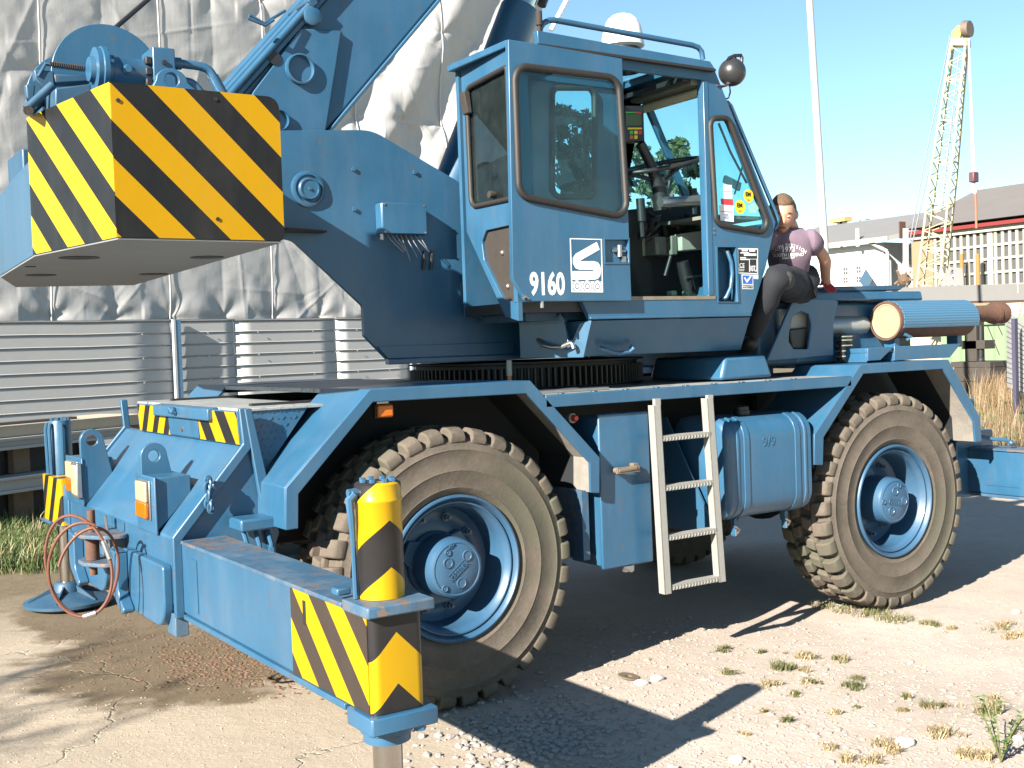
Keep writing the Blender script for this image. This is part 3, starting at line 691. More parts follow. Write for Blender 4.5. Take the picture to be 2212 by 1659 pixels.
MB().tube([(4.18, .2, 1.02), (4.28, .06, .985), (4.36, .02, .975), (4.38, .0, .95)], .012, 8).ball((4.38, .0, .955), .02, 10, 8).build('stay', M['blue'], rc)
# U-shaped bumper guards on the front face
def guard(y0, y1, z0, z1):
    m = MB(); P = rounded([(y0, z1), (y0, z0), (y1, z0), (y1, z1)], [.02, .12, .12, .02], 6); m.yz(P, XF-.045, XF-.001); g = m.build('bumper_guard', M['blue'], casing, bevel=.008)
    m = MB(); Q = rounded([(y1-.10, z1-.01), (y1-.10, z0+.08), (y1-.20, z0+.01), (y1-.15, z0-.01), (y1+.02, z0+.08), (y1+.02, z1+.0)], [.01, .06, .02, .02, .08, .01], 5); m.yz(Q, XF-.10, XF-.046); m.build('guard_rib', M['blue'], g, bevel=.006)
guard(.36, 1.02, .53, .815); guard(1.36, 1.90, .53, .80)
MB().box(XF-.01, XF+.05, YN+.02, YN+.14, .50, .5995).build('foot_plate', M['worn'], casing, bevel=.004)
MB().box(XF-.003, XF-.0005, YN+.06, 1.25, .64, .885).build('face_plate', M['blue'], casing, bevel=.001)
# tow hitch with pin and the looped wire rope
hx = XF-.14
hm = MB(); hm.xy(rounded([(XF, 1.02), (XF-.12, 1.05), (XF-.20, 1.18), (XF-.20, 1.32), (XF-.12, 1.45), (XF, 1.48)], .04, 4), .855, .875)
hm.xy(rounded([(XF, 1.05), (XF-.12, 1.08), (XF-.19, 1.19), (XF-.19, 1.31), (XF-.12, 1.42), (XF, 1.45)], .04, 4), .715, .735)
hm.box(XF-.06, XF-.001, 1.10, 1.40, .736, .8545)
hitch = hm.build('tow_hitch', M['worn'], crane, bevel=.004)
MB().cyl((XF-.13, 1.25, .66), (XF-.13, 1.25, .985), .020, n=16).build('hitch_pin', M['rust'], hitch)
MB().cyl((XF-.13, 1.25, .737), (XF-.13, 1.25, .853), .034, n=16).build('bush', M['rust'], hitch)
MB().tube([(XF-.09, 1.10, .735), (XF-.085, 1.10, .83), (XF-.1, 1.09, .97)], .007, 6).build('split_pin', M['steel'], hitch)
rope = []; rcn = at(178, 1238, 'x', XF-.30); re_ = V(.84, -.55, 0)
for k in range(150):
    g = k/149; t = g*2*math.pi*2.3+1.2; w1_ = .150+.018*math.sin(5*g+1)-.05*max(0, g-.6); h1_ = .235-.02*math.sin(7*g)-.17*max(0, g-.55)
    rope.append(rcn+re_*(w1_*math.cos(t)+.03*math.sin(9*g))+V(0, 0, h1_*math.sin(t)+.03*math.sin(4*g)+.10*max(0, g-.55))+V(-.03*math.sin(6*g), -.04*math.sin(5*g+1), 0))
MB().tube(rope, .0072, 8).build('wire_rope_loop', M['cable'], hitch)
MB().cyl(rope[54], rope[58], .0135, n=10).build('ferrule', M['steel'], hitch); MB().cyl(rope[36], rope[40], .0135, n=10).build('ferrule', M['steel'], hitch)
# ------------------------------------------------------------------ superstructure
def on_plane(u, v, p, n):
    d = RGT*((u-1106)/FPX)+UPV*((829.5-v)/FPX)+fwd; n = Vector(n); return CAM+d*((Vector(p)-CAM).dot(n)/d.dot(n))
# counterweight
CW = [(-1.622, -.30), (-.968, -.30), (-.80, 2.47), (-1.446, 2.65), (-1.675, 1.80), (-1.762, .50)]
CZ0, CZ1 = 2.190, 2.765
def cw_body():
    m = MB(); n = 6
    m.xy([CW[0], CW[1], (-.86, 1.35), (-1.55, .70), CW[5]], CZ0, CZ1); return m
cw = cw_body().build('counterweight', M['blue'], crane, bevel=.006)
MB().xy([(-1.757, .503), (-1.54, .71), (-.855, 1.36), CW[2], CW[3], CW[4]], CZ0+.001, 2.60).build('rear_block', M['blue'], cw, bevel=.006)
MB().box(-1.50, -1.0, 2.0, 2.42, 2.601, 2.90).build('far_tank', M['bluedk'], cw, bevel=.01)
n_ch = V(.80, .138, 0).normalized()
A0, D0 = V(-1.622, -.30, 0), V(-1.762, .50, 0)
chp = lambda a, b: on_plane(*zt(0, 0, a, b), A0, n_ch)
hzn = hazard('hazard_counterweight_side', zat(0, 0, 1310, 640, 'y', -.30), zat(0, 0, 1975, 1340, 'y', -.30), zat(0, 0, 1790, 672, 'y', -.30), yellow=(.47, .255, .002))
hzc = hazard('hazard_counterweight_corner', chp(300, 795), chp(795, 1560), chp(530, 700), yellow=(.50, .32, .010))
def rect_r(x0, x1, z0, z1, rr): return rounded([(x0, z0), (x1, z0), (x1, z1), (x0, z1)], rr, 5)
MB().xz(rect_r(-1.6235, -.957, CZ0+.002, CZ1+.006, [0, .02, .05, 0]), -.304, -.3008).build('hazard_sheet', hzn, cw)
e = (D0-A0).normalized(); off = -n_ch*.0032; p = A0+off*.3-e*.0015; q = D0+off*.3
MB().prism([p+V(0, 0, CZ0+.002), q+V(0, 0, CZ0+.002), q+V(0, 0, CZ1+.006), p+V(0, 0, CZ1+.006)], off).build('hazard_sheet', hzc, cw)
for (a, b) in ((832, 708), (1520, 700), (1535, 1545)):
    p = zat(0, 0, a, b, 'y', -.304); MB().cyl((p.x, -.3042, p.z), (p.x, -.3085, p.z), .008, n=10).build('bolt', M['dark'], cw)
under = MB().xy([(x*.996-.005, y) for x, y in CW], CZ0-.006, CZ0-.0005).build('base_plate', plain('grey_primer', (.22, .225, .225), .5, 0, .12, 3, .003, 9), cw)
for (a, b, r_) in ((560, 490, .085), (1460, 487, .075), (290, 613, .075), (1085, 606, .075), (215, 553, .025)):
    p = zat(0, 600, a, b, 'z', CZ0-.007); MB().cyl((p.x, p.y, CZ0-.0062), (p.x, p.y, CZ0-.0085), r_, n=24).build('socket', M['dark'], under)
# lug on top edge
m = MB(); c0 = zat(0, 0, 1215, 610, 'y', -.20); cx_, cz_ = c0.x, CZ1+.055
o_ = [(cx_+.13, CZ1+.001)]+[(cx_+.062*math.cos(math.pi*k/14), cz_+.05*math.sin(math.pi*k/14)) for k in range(15)]+[(cx_-.09, CZ1+.001)]
panel(m, o_, [[(cx_+.028*math.cos(2*math.pi*k/18), cz_+.005+.028*math.sin(2*math.pi*k/18)) for k in range(18)]], lambda a, b: (a, -.20, b), (0, .035, 0)); m.build('lifting_lug', M['blue'], cw, bevel=.003)
# hoist winch on the counterweight
w0 = bpy.data.objects.new('winch', None); col.objects.link(w0); w0.parent = crane; w0.location = -crane.location
dc = V(-1.395, .58, 2.985)
MB().cyl(dc, dc+V(0, .014, 0), .245, n=64).build('drum_flange', M['blue'], w0, bevel=.003)
MB().cyl(dc+V(0, .55, 0), dc+V(0, .564, 0), .245, n=64).build('drum_flange', M['blue'], w0, bevel=.003)
dr = MB(); dr.lathe([(.12, .015)]+[(.165+.008*abs(math.sin(k*math.pi/2)), .015+k*.0087) for k in range(62)]+[(.12, .549)], dc, (0, 1, 0), 40); dr.build('rope_drum', M['gear'], w0)
# motor lies along the crane in front of the flange
my = .26; mz = zat(0, 0, 836, 508, 'y', my).z
x_a, x_b, x_c = zat(0, 0, 660, 520, 'y', my).x, zat(0, 0, 1045, 500, 'y', my).x, zat(0, 0, 1200, 480, 'y', my).x
mt = MB(); mt.lathe([(0, x_a-.02), (.05, x_a-.02), (.055, x_a), (.092, x_a+.002), (.092, x_a+.022), (.098, x_a+.026), (.098, x_a+.045), (.075, x_a+.05), (.066, x_a+.065), (.068, x_a+.075), (.062, x_a+.085), (.062, x_b)], (0, my, mz), (1, 0, 0), 32)
mt = mt.build('motor', M['blue'], w0)
for a in (.4, 1.6, 2.9, 4.1, 5.3):
    MB().cyl((x_a+.046, my+.088*math.cos(a), mz+.088*math.sin(a)), (x_a+.062, my+.088*math.cos(a), mz+.088*math.sin(a)), .009, n=6).build('bolt', M['blue'], mt)
MB().lathe([(0, -.012), (.014, -.012), (.016, -.004), (.022, -.002), (.022, .01)], ((x_a+x_b)/2+.01, my-.065, mz), (0, 1, 0), 16).build('plug', M['blue'], mt)
for dz in (-.045, 0, .045): MB().box(x_b-.03, x_b-.001, my-.070, my-.045, mz+dz-.017, mz+dz+.017).build('port_nut', M['dark'], mt, bevel=.006)
MB().box(x_b, x_c, my-.075, my+.09, mz-.075, mz+.105).build('valve_block', M['blue'], w0, bevel=.005)
MB().cyl(((x_b+x_c)/2, my-.076, mz+.04), ((x_b+x_c)/2, my-.084, mz+.04), .011, n=14).build('plug', M['dark'], w0)
for z_, dx in ((mz+.055, .06), (mz-.02, .0)):
    P = [V(x_c, my-.02, z_), V(x_c+.05, my-.02, z_+.002), V(x_c+.09+dx, my-.02, z_-.005), V(x_c+.13+dx, my-.02, z_-.05), V(x_c+.17+dx, my-.02, z_-.13), V(x_c+.22+dx, my, z_-.24), V(x_c+.26+dx, my+.1, z_-.42)]
    sm = []
    for i in range(len(P)-1):
        p_, q_, r_, s_ = P[max(i-1, 0)], P[i], P[i+1], P[min(i+2, len(P)-1)]
        for k in range(4):
            t = k/4; sm.append(.5*((2*q_)+(-p_+r_)*t+(2*p_-5*q_+4*r_-s_)*t*t+(-p_+3*q_-3*r_+s_)*t**3))
    MB().tube(sm+[P[-1]], .019, 12).build('hydraulic_hose', M['blue'], w0)
    MB().cyl(P[0]+V(-.002, 0, 0), P[1]+V(-.01, 0, 0), .026, n=12).build('hose_fitting', M['blue'], w0); MB().cyl(P[3]+V(-.01, 0, .012), P[4], .025, n=12).build('hose_fitting', M['blue'], w0)
# rope guide arm with roller and spring on the left
q0 = lambda a, b, y=.35: zat(0, 0, a, b, 'y', y)
m = MB(); m.prism([q0(240, 490), q0(380, 500), q0(390, 620), q0(330, 640), q0(250, 560)], (0, .05, 0)); m.prism([q0(180, 590), q0(250, 600), q0(240, 720), q0(190, 690)], (0, .04, 0)); m.prism([q0(380, 520), q0(640, 530), q0(650, 575), q0(390, 585)], (0, .09, 0))
arm = m.build('rope_guide_arm', M['bluedk'], w0, bevel=.006)
MB().tube([q0(270, 540), q0(320, 450), q0(600, 485)], .008, 8).build('spring_rod', M['bluedk'], arm)
sp = []
a_, b_ = q0(345, 453), q0(590, 484); dd = (b_-a_); aa = dd.normalized().orthogonal(); bb = dd.normalized().cross(aa)
for k in range(110):
    t = k/109; an = k*.9; sp.append(a_+dd*t+(aa*math.cos(an)+bb*math.sin(an))*.009)
MB().tube(sp, .0025, 5).build('coil_spring', M['brown'], arm)
MB().cyl(q0(185, 770, .30), q0(370, 600, .30), .018, n=14).build('guide_roller', M['bluedk'], arm); MB().cyl(q0(215, 790, .42), q0(385, 640, .42), .016, n=14).build('guide_roller', M['bluedk'], arm)
MB().cyl(q0(200, 780, .28), q0(200, 780, .46), .02, n=16).build('roller_pin', M['brown'], arm)
m = MB(); m.prism([q0(390, 620, .2), q0(640, 590, .2), q0(650, 690, .2), q0(390, 760, .2)], (0, .35, 0)); m.build('winch_base', M['bluedk'], w0, bevel=.006)
# hoist rope running up to the boom
ra = dc+V(.02, .2, .17); rb_ = at(331, -60, 'y', 1.15)
MB().tube([zat(0, 0, 740, 260, 'y', .9), zat(0, 0, 1045, -5, 'y', 1.1), zat(0, 0, 1400, -310, 'y', 1.2)], .012, 8).build('hoist_rope', M['dark'], w0)

# side plates of the turntable frame
PY0, PY1 = .80, 1.60
def sp2(o, a, b): p = zat(*o, a, b, 'y', PY0); return (p.x, p.z)
z8, z86 = (800, 0), (800, 600)
top_l = sp2(z8, 205, 920); t2 = sp2(z8, 850, 915); t3 = sp2(z8, 1430, 1260)
b1 = sp2(z86, 300, 370); b2_ = sp2(z86, 790, 830); b3 = sp2(z86, 800, 1040); b4 = sp2(z86, 960, 1205); b5 = sp2(z86, 1850, 1190)
outl = [(-.95, top_l[1]-.01), top_l, t2, t3, (1.25, t3[1]-.42), (1.75, 2.0), (2.35, 1.95), (2.35, 1.67), b5, b4, b3, b2_, b1, (b1[0]-.07, b1[1]+.012), (-.95, b1[1]+.012)]
outl = rounded(outl, [0, 0, .25, 0, .1, .1, 0, 0, 0, 0, 0, .03, .08, .02, 0], 4)
def plate():
    m = MB(); panel(m, outl, [], lambda a, b: (a, PY0, b), (0, .03, 0)); return m
pa = plate().build('side_plate', M['blue'], crane, bevel=.004)
fo2 = [(max(a, .42) if b < 2.45 else a, b) for a, b in outl]
mp = MB(); panel(mp, [(-.5, top_l[1]-.01), top_l, t2, t3, (1.25, t3[1]-.42), (1.75, 2.0), (2.35, 1.95), (2.35, 1.67), b5, (.55, b4[1]), (.42, 2.05), (-.3, 2.50), (-.5, 2.52)], [], lambda a, b: (a, PY1-.03, b), (0, .03, 0)); pb = mp.build('side_plate', M['blue'], crane, bevel=.004)
low = [(-.93, 2.50), (-.93, 2.60), (.25, 2.45), (1.2, 2.1), (2.3, 1.9), (2.3, 1.69), (b5[0], b5[1]+.012), (.60, b5[1]+.012), (.46, 2.02), (-.25, 2.47)]
MB().xz(low, PY0+.031, PY1-.031).build('turntable_frame', M['belly'], crane)
MB().xy([(b4[0]-.005, PY0-.03), (2.3, PY0-.03), (2.3, PY1+.03), (.6, PY1+.03), (b4[0]+.05, PY0+.12)], b4[1]-.03, b4[1]-.001).build('base_flange', M['blue'], crane, bevel=.004)
MB().prism([(b4[0], PY0-.012, b4[1]+.002), (b5[0], PY0-.012, b4[1]+.002), (b5[0], PY0-.012, b4[1]+.07), (b4[0]-.06, PY0-.012, b4[1]+.07)], (0, .011, 0)).build('doubler_plate', M['blue'], crane, bevel=.003)
def ring_pin(o, a, b, r, parent):
    p = zat(*o, a, b, 'y', PY0); k = MB()
    k.lathe([(r*1.25, 0), (r*1.25, -.012), (r*1.1, -.018), (r*.98, -.018), (r*.95, -.008), (r*.80, -.008), (r*.78, -.022), (r*.70, -.03), (r*.62, -.03), (r*.6, -.026), (r*.12, -.026), (r*.10, -.034), (0, -.034)], (p.x, PY0-.0005, p.z), (0, 1, 0), 40)
    k.build('pivot_pin', M['blue'], parent, smooth=30)
ring_pin(z8, 400, 1335, .075, pa); ring_pin(z86, 1600, 720, .10, pa)
for (a, b) in ((720, 1193), (1152, 1215), (725, 1475)):
    p = zat(*z8, a, b, 'y', PY0); MB().cyl((p.x, PY0, p.z), (p.x, PY0-.012, p.z), .012, n=6).build('bolt', M['blue'], pa)
# junction box with trimmed wires
bx0, bx1 = zat(*z86, 925, 320, 'y', PY0-.075), zat(*z86, 1232, 112, 'y', PY0-.075)
jb = MB().box(bx0.x, bx1.x, PY0-.075, PY0-.0005, bx0.z, bx1.z).build('junction_box', M['blue'], crane, bevel=.008)
MB().box(bx0.x+.002, bx1.x-.002, PY0-.083, PY0-.0755, bx0.z+.002, bx1.z-.002).build('lid', M['blue'], jb, bevel=.003)
for fx_, fz_ in ((.05, .06), (.95, .06), (.05, .94), (.95, .94)):
    x = bx0.x+(bx1.x-bx0.x)*fx_; z_ = bx0.z+(bx1.z-bx0.z)*fz_; MB().cyl((x, PY0-.083, z_), (x, PY0-.088, z_), .006, n=8).build('screw', M['steel'], jb)
rnd = random.Random(8); wm = MB()
for k in range(8):
    xa = bx0.x+.04+k*.028; p0 = V(xa, PY0-.05, bx0.z); ln = rnd.uniform(.07, .12); dx = .03+rnd.uniform(0, .05)
    wm.tube([p0, p0+V(dx*.25, -.012, -ln*.4), p0+V(dx*.6, -.018, -ln*.75), p0+V(dx*1.2, -.004, -ln*1.15)], .0022, 5)
tag(wm.build('wire_ends', plain('pale_wire', (.30, .31, .33), .6), jb), kind='stuff')
MB().cyl((bx0.x+.01, PY0-.05, bx0.z), (bx0.x+.01, PY0-.05, bx0.z-.03), .011, n=8).build('cable_gland', M['steel'], jb)
p = zat(*z86, 1090, 345, 'y', PY0-.05); MB().cyl((p.x, PY0-.04, bx0.z), (p.x, PY0-.04, bx0.z-.02), .012, n=8).build('cable_gland', M['rust'], jb)
for dx in (-.0, .045):
    p = zat(*z86, 1225, 520, 'y', PY0-.01); MB().tube([(p.x+dx, PY0-.012, p.z+.06), (p.x+dx-.004, PY0-.016, p.z), (p.x+dx-.01, PY0-.012, p.z-.04)], .009, 8).build('cable', M['black'], jb)
# brown mudflap edge below the counterweight joint
m = MB(); m.xy([(b1[0]-.09, .66), (b1[0]+.16, .74), (b1[0]+.16, .80), (b1[0]-.09, .80)], b1[1]+.04, b1[1]+.05); m.build('rubber_flap', M['brown'], crane)
# slewing ring with teeth
sc = V(1.22, 1.2, 0); rg = MB(); rg.lathe([(.60, 1.481), (.72, 1.481), (.72, 1.49), (.68, 1.495), (.68, 1.625), (.72, 1.63), (.72, 1.640), (.60, 1.640)], sc, (0, 0, 1), 64)
ring = rg.build('slewing_ring', M['dark'], crane)
te = MB()
for k in range(120):
    a = 2*math.pi*k/120; d = V(math.cos(a), math.sin(a), 0); s = V(-d.y, d.x, 0)
    te.prism([sc+d*.678+s*.011+V(0, 0, 1.50), sc+d*.678-s*.011+V(0, 0, 1.50), sc+d*.716-s*.005+V(0, 0, 1.50), sc+d*.716+s*.005+V(0, 0, 1.50)], (0, 0, .105))
te.build('ring_teeth', M['gear'], ring, smooth=0)
gn = zat(*z86, 1820, 1250, 'y', .55)
MB().cyl((gn.x, .55, 1.655), (gn.x, .55, 1.57), .016, n=12).build('grease_pot', M['galv'], ring)
MB().cyl((gn.x, .55, 1.57), (gn.x, .55, 1.545), .012, n=10).build('grease_nipple', M['amber'], ring)

# ------------------------------------------------------------------ boom
BYN, BYF = .90, 1.50
def bp(a, b, y=BYN): return zat(*z8, a, b, 'y', y)
lo0, lo1 = bp(780, 655), bp(1330, 0); bd = (lo1-lo0).normalized()
up_a = bp(0, 560); nrm = V(-bd.z, 0, bd.x)                       # upwards across the boom
ht = (up_a-lo0).dot(nrm)
P0 = lo0-bd*.34
bo = bpy.data.objects.new('boom', None); col.objects.link(bo); bo.parent = crane; bo.location = -crane.location
LEN = 8.0
sec = lambda s: (P0+bd*s, P0+bd*s+nrm*ht)
def bquad(s0, s1, n0, n1, y0, y1, mb=None):
    mb = mb or MB(); c = [P0+bd*s0+nrm*n0, P0+bd*s1+nrm*n0, P0+bd*s1+nrm*n1, P0+bd*s0+nrm*n1]
    return mb.prism([(p.x, y0, p.z) for p in c], (0, y1-y0, 0))
bquad(-.25, LEN, .012, ht-.012, BYN, BYF).build('boom_section', M['blue'], bo, bevel=.012)
bquad(-.02, LEN-.02, -.006, .0115, BYN-.018, BYF+.018).build('edge_flange', M['blue'], bo, bevel=.004)
bquad(-.3, LEN-.02, ht-.0115, ht+.012, BYN-.03, BYF+.03).build('edge_flange', M['blue'], bo, bevel=.004)
# pivot cheek with two bosses
ck = [bp(20, 640, BYN-.03), bp(350, 200, BYN-.03), bp(640, 215, BYN-.03), bp(530, 915, BYN-.03), bp(420, 1100, BYN-.03), bp(60, 1100, BYN-.03), bp(-60, 800, BYN-.03)]
cheek = MB().prism(ck, (0, .028, 0)).build('pivot_cheek', M['blue'], bo, bevel=.006)
def boss(a, b, r):
    p = bp(a, b, BYN-.031); MB().lathe([(r*.86, -.001), (r*.86, -.02), (r*.90, -.028), (r, -.026), (r*1.02, 0)], (p.x, p.y, p.z), (0, 1, 0), 40).build('boss_ring', M['blue'], cheek)
boss(340, 490, .078); boss(190, 850, .055)
p = bp(165, 410, BYN-.032); MB().cyl((p.x, p.y, p.z), (p.x, p.y-.004, p.z), .034, n=24).build('pin_hole', M['black'], cheek)
p = bp(420, 120, BYN-.02); MB().lathe([(.05, 0), (.05, -.03), (.04, -.036), (0, -.036)], (p.x, p.y, p.z), (0, 1, 0), 24).build('boss', M['blue'], bo)
# pipes clipped along the upper edge
for k, (dn, y, r) in enumerate(((.045, BYN-.03, .018), (.04, BYN+.03, .016), (.05, BYN+.12, .018), (.05, BYN+.25, .03))):
    a = P0+bd*(-.32+.05*k)+nrm*(ht+dn*.7); b = P0+bd*LEN+nrm*(ht+dn*.7); MB().cyl((a.x, y, a.z), (b.x, y, b.z), r, n=10).build('boom_pipe', M['blue'], bo)
for s in (.45, 1.5): bquad(s, s+.04, ht+.0125, ht+.055, BYN-.06, BYN+.22).build('pipe_clip', M['bluedk'], bo, bevel=.004)
hk = [zat(0, 0, 1930, 140, 'y', .8), zat(0, 0, 1870, 180, 'y', .8), zat(0, 0, 1750, 130, 'y', .8), zat(0, 0, 1760, 105, 'y', .8), zat(0, 0, 1865, 165, 'y', .8), zat(0, 0, 2010, 75, 'y', .82)]
MB().tube(hk, .008, 8).build('rope_guard', M['blue'], bo)
# lifting ram between frame and boom
rt = at(1124, 22, 'y', 1.2); rbm = V(.52, 1.2, 2.2)
ram = MB(); d = (rt-rbm).normalized(); ram.cyl(rbm, rt, .125, n=40); ram = ram.build('lift_ram', M['blue'], bo, bevel=.006)
MB().cyl(rt-d*.32, rt-d*.005, .131, n=40).build('gland_band', M['rubber'], ram) if False else None
MB().cyl(rt, rt+d*3, .075, n=32).build('rod', M['chrome'], ram)
MB().cyl(rt+V(.16, 0, .05), rt+V(.16, 0, .05)+d*2.6, .03, n=10).build('rod_hose', M['black'], ram)
# ------------------------------------------------------------------ cab
CB = .12
cab = bpy.data.objects.new('cab', None); col.objects.link(cab); cab.parent = crane; cab.location = -crane.location
z16, z166 = (1600, 0), (1600, 600)
def c2(o, a, b, y=CB): p = zat(*o, a, b, 'y', y); return (p.x, p.z)
# near side wall with door opening and quarter window
RX = .452
side = [(RX, 1.952), (.86, 1.952), (.91, 1.857), (2.073, 1.857), c2(z166, 1860, 560), c2(z166, 1930, 240), (1.845, 3.255), (RX, 3.262)]
opening = [(.56, 1.978), (1.752, 1.974), (1.745, 3.19), (.56, 3.19)]
qw = rounded([c2(z16, 1462, 836), c2(z16, 1592, 832), c2(z16, 1902, 1652), c2(z16, 1505, 1582)], [.05, .05, .06, .06], 6)
recess = [c2(z166, 1515, 415), c2(z166, 1645, 415), c2(z166, 1660, 800), c2(z166, 1525, 800)]
m = MB(); panel(m, side, [opening, qw, recess], lambda a, b: (a, CB, b), (0, .035, 0)); sw = m.build('side_wall', M['blue'], cab, bevel=.003)
def seal(outline, y, w, name='rubber_seal', parent=None, th=.022):
    o = inset(outline, -w*.5); i_ = inset(outline, w*.5); path = [(a, y-.004, b) for a, b in outline]
    k = MB(); k.tube(path, w*.55, 8, closed=True); return k.build(name, M['rubber'], parent, smooth=60)
def dedup(o):
    r = []
    for p in o:
        if not r or (Vector(p)-Vector(r[-1])).length > 1e-4: r.append(p)
    return r
qw = dedup(qw); seal(qw, CB, .03, parent=sw)
def pane(outline, y, mat, parent, name='window_pane'):
    k = MB(); k.prism([(a, y, b) for a, b in outline], (0, .005, 0)); return k.build(name, mat, parent, smooth=0)
qp = pane(qw, CB+.012, M['glass'], sw)
# grab-handle recess
rx0, rx1 = min(p[0] for p in recess), max(p[0] for p in recess); rz0, rz1 = min(p[1] for p in recess), max(p[1] for p in recess)
rm = MB(); rm.box(rx0, rx1, CB+.075, CB+.083, rz0, rz1); rm.box(rx0-.006, rx0, CB+.03, CB+.083, rz0, rz1); rm.box(rx1, rx1+.006, CB+.03, CB+.083, rz0, rz1); rm.box(rx0, rx1, CB+.03, CB+.083, rz0-.006, rz0); rm.box(rx0, rx1, CB+.03, CB+.083, rz1, rz1+.006)
rm.build('handle_recess', M['blue'], sw)
m = MB(); m.band([(x, CB-.006, z) for x, z in inset(recess, -.012)], [(x, CB-.006, z) for x, z in recess], (0, .0055, 0)); m.build('recess_frame', M['blue'], sw)
hp = [(c2(z166, a, b)) for a, b in ((1590, 425), (1600, 450), (1625, 520), (1632, 600), (1622, 700), (1590, 770), (1575, 790))]
MB().tube([(x, CB+.03-(.02 if 0 < i < 6 else -.02), z) for i, (x, z) in enumerate(hp)], .012, 10).build('grab_handle', M['blue'], sw)
# stickers and plates
def decal(o, pts, mat, name, parent=sw, y=CB, d=.0008):
    k = MB(); k.prism([zat(*o, a, b, 'y', y-.0008) for a, b in pts], (0, -d, 0)); return k.build(name, mat, parent, smooth=0)
def ctext(s, o, a, b, size, mat, parent=sw, y=CB, sx=1, bold=0, rot=0):
    ex = V(math.cos(rot), 0, math.sin(rot)); ey = V(-math.sin(rot), 0, math.cos(rot))
    p = zat(*o, a, b, 'y', y-.0024); return place_flat(text_mesh(s, size, 'lettering', .0002, sx, bold), 'lettering', mat, parent, p, ex, ey)
dp = decal(z166, ((1660, 422), (1805, 425), (1805, 605), (1664, 600)), M['white'], 'data_plate')
decal(z166, ((1667, 430), (1798, 433), (1798, 598), (1671, 593)), M['blackp'], 'plate_field', dp, CB-.0009)
for (a, b, w, h) in ((1712, 438, 40, 14), (1765, 440, 40, 14), (1712, 456, 60, 8), (1750, 468, 86, 16), (1700, 490, 40, 8), (1712, 502, 60, 8), (1690, 560, 36, 3), (1690, 572, 40, 3), (1690, 582, 34, 3), (1770, 500, 55, 3), (1745, 545, 3, 88), (1797, 545, 3, 88)):
    decal(z166, ((a-w/2, b-h/2), (a+w/2, b-h/2), (a+w/2, b+h/2), (a-w/2, b+h/2)), M['white'], 'plate_print', dp, CB-.0018)
ctext('CE', z166, 1693, 545, .034, M['white'], dp, CB-.001); ctext('107', z166, 1765, 568, .045, M['white'], dp, CB-.001, .75, .001); ctext('dB', z166, 1790, 582, .016, M['white'], dp, CB-.001)
vp = decal(z166, ((1690, 608), (1770, 610), (1772, 712), (1695, 710)), M['white'], 'inspection_sticker')
decal(z166, ((1695, 614), (1766, 616), (1766, 676), (1697, 674)), M['bluep'], 'sticker_field', vp, CB-.0009)
decal(z166, ((1697, 681), (1767, 682), (1768, 706), (1698, 704)), M['blackp'], 'sticker_band', vp, CB-.0009)
decal(z166, ((1772, 608), (1808, 608), (1808, 642), (1774, 640)), M['grease'], 'small_sticker', vp, CB)
k = MB(); k.prism([zat(*z166, a, b, 'y', CB-.003) for a, b in ((1706, 632), (1716, 628), (1726, 650), (1752, 618), (1760, 622), (1728, 668))], (0, -.0006, 0)); k.build('tick_mark', M['white'], vp)
ctext('VINÇOTTE', z166, 1732, 694, .017, M['white'], vp, CB-.001, .95)
# stickers inside the quarter window
gy = CB+.0105
def gdec(pts, mat, name='window_sticker'): return decal(z16, pts, mat, name, sw, gy)
gdec(((1562, 1300), (1620, 1305), (1622, 1350), (1563, 1345)), M['white']); gdec(((1563, 1352), (1622, 1356), (1624, 1400), (1564, 1398)), M['white'])
gdec(((1542, 1400), (1628, 1405), (1632, 1448), (1545, 1442)), M['redp'])
ws = gdec(((1530, 1445), (1634, 1452), (1634, 1565), (1540, 1555)), M['white'])
decal(z16, ((1542, 1488), (1630, 1493), (1630, 1498), (1542, 1493)), M['redp'], 'sticker_rule', ws, gy-.001)
for kk, (a, b) in enumerate(((1582, 1515), (1585, 1535))): ctext(('454', '4521')[kk], z16, a, b, .020, M['bluep'], ws, gy-.001)
for (a, b, r_) in ((1737, 1382, .0445), (1677, 1460, .0475)):
    c_ = zat(*z16, a, b, 'y', gy); k = MB().cyl((c_.x, gy-.0022, c_.z), (c_.x, gy-.0030, c_.z), r_*.86, n=32); yo = k.build('round_sticker', M['yellow'], sw)
    ctext('EM', z16, a-2, b-12, .034, M['blackp'], yo, gy-.003, 1, .0008); ctext('ok', z16, a, b+26, .02, M['redp'], yo, gy-.003)
gdec(((1735, 1450), (1785, 1425), (1812, 1470), (1790, 1500), (1745, 1500)), plain('pale_green_sticker', (.3, .55, .52), .5))
# shelf and little things behind the glass
MB().box(1.80, 2.20, .14, .68, 2.42, 2.44).build('dash_shelf', M['console'], cab)
# sill, waist trim
MB().box(.90, 2.07, CB-.012, CB-.0005, 1.858, 1.872).build('waist_trim', M['blue'], cab, bevel=.004)
MB().box(1.11, 1.80, CB-.004, CB+.12, 1.958, 1.977).build('door_sill', plain('worn_brown_sill', (.25, .2, .15), .6, .2, .4, 15), cab)
MB().box(1.752, 1.79, CB-.003, CB+.05, 1.98, 3.19).build('door_post', M['blue'], cab, bevel=.004)
for z_ in (2.33, 2.355): MB().cyl((1.80, CB-.0005, z_), (1.80, CB-.006, z_), .005, n=8).build('screw', M['steel'], sw)
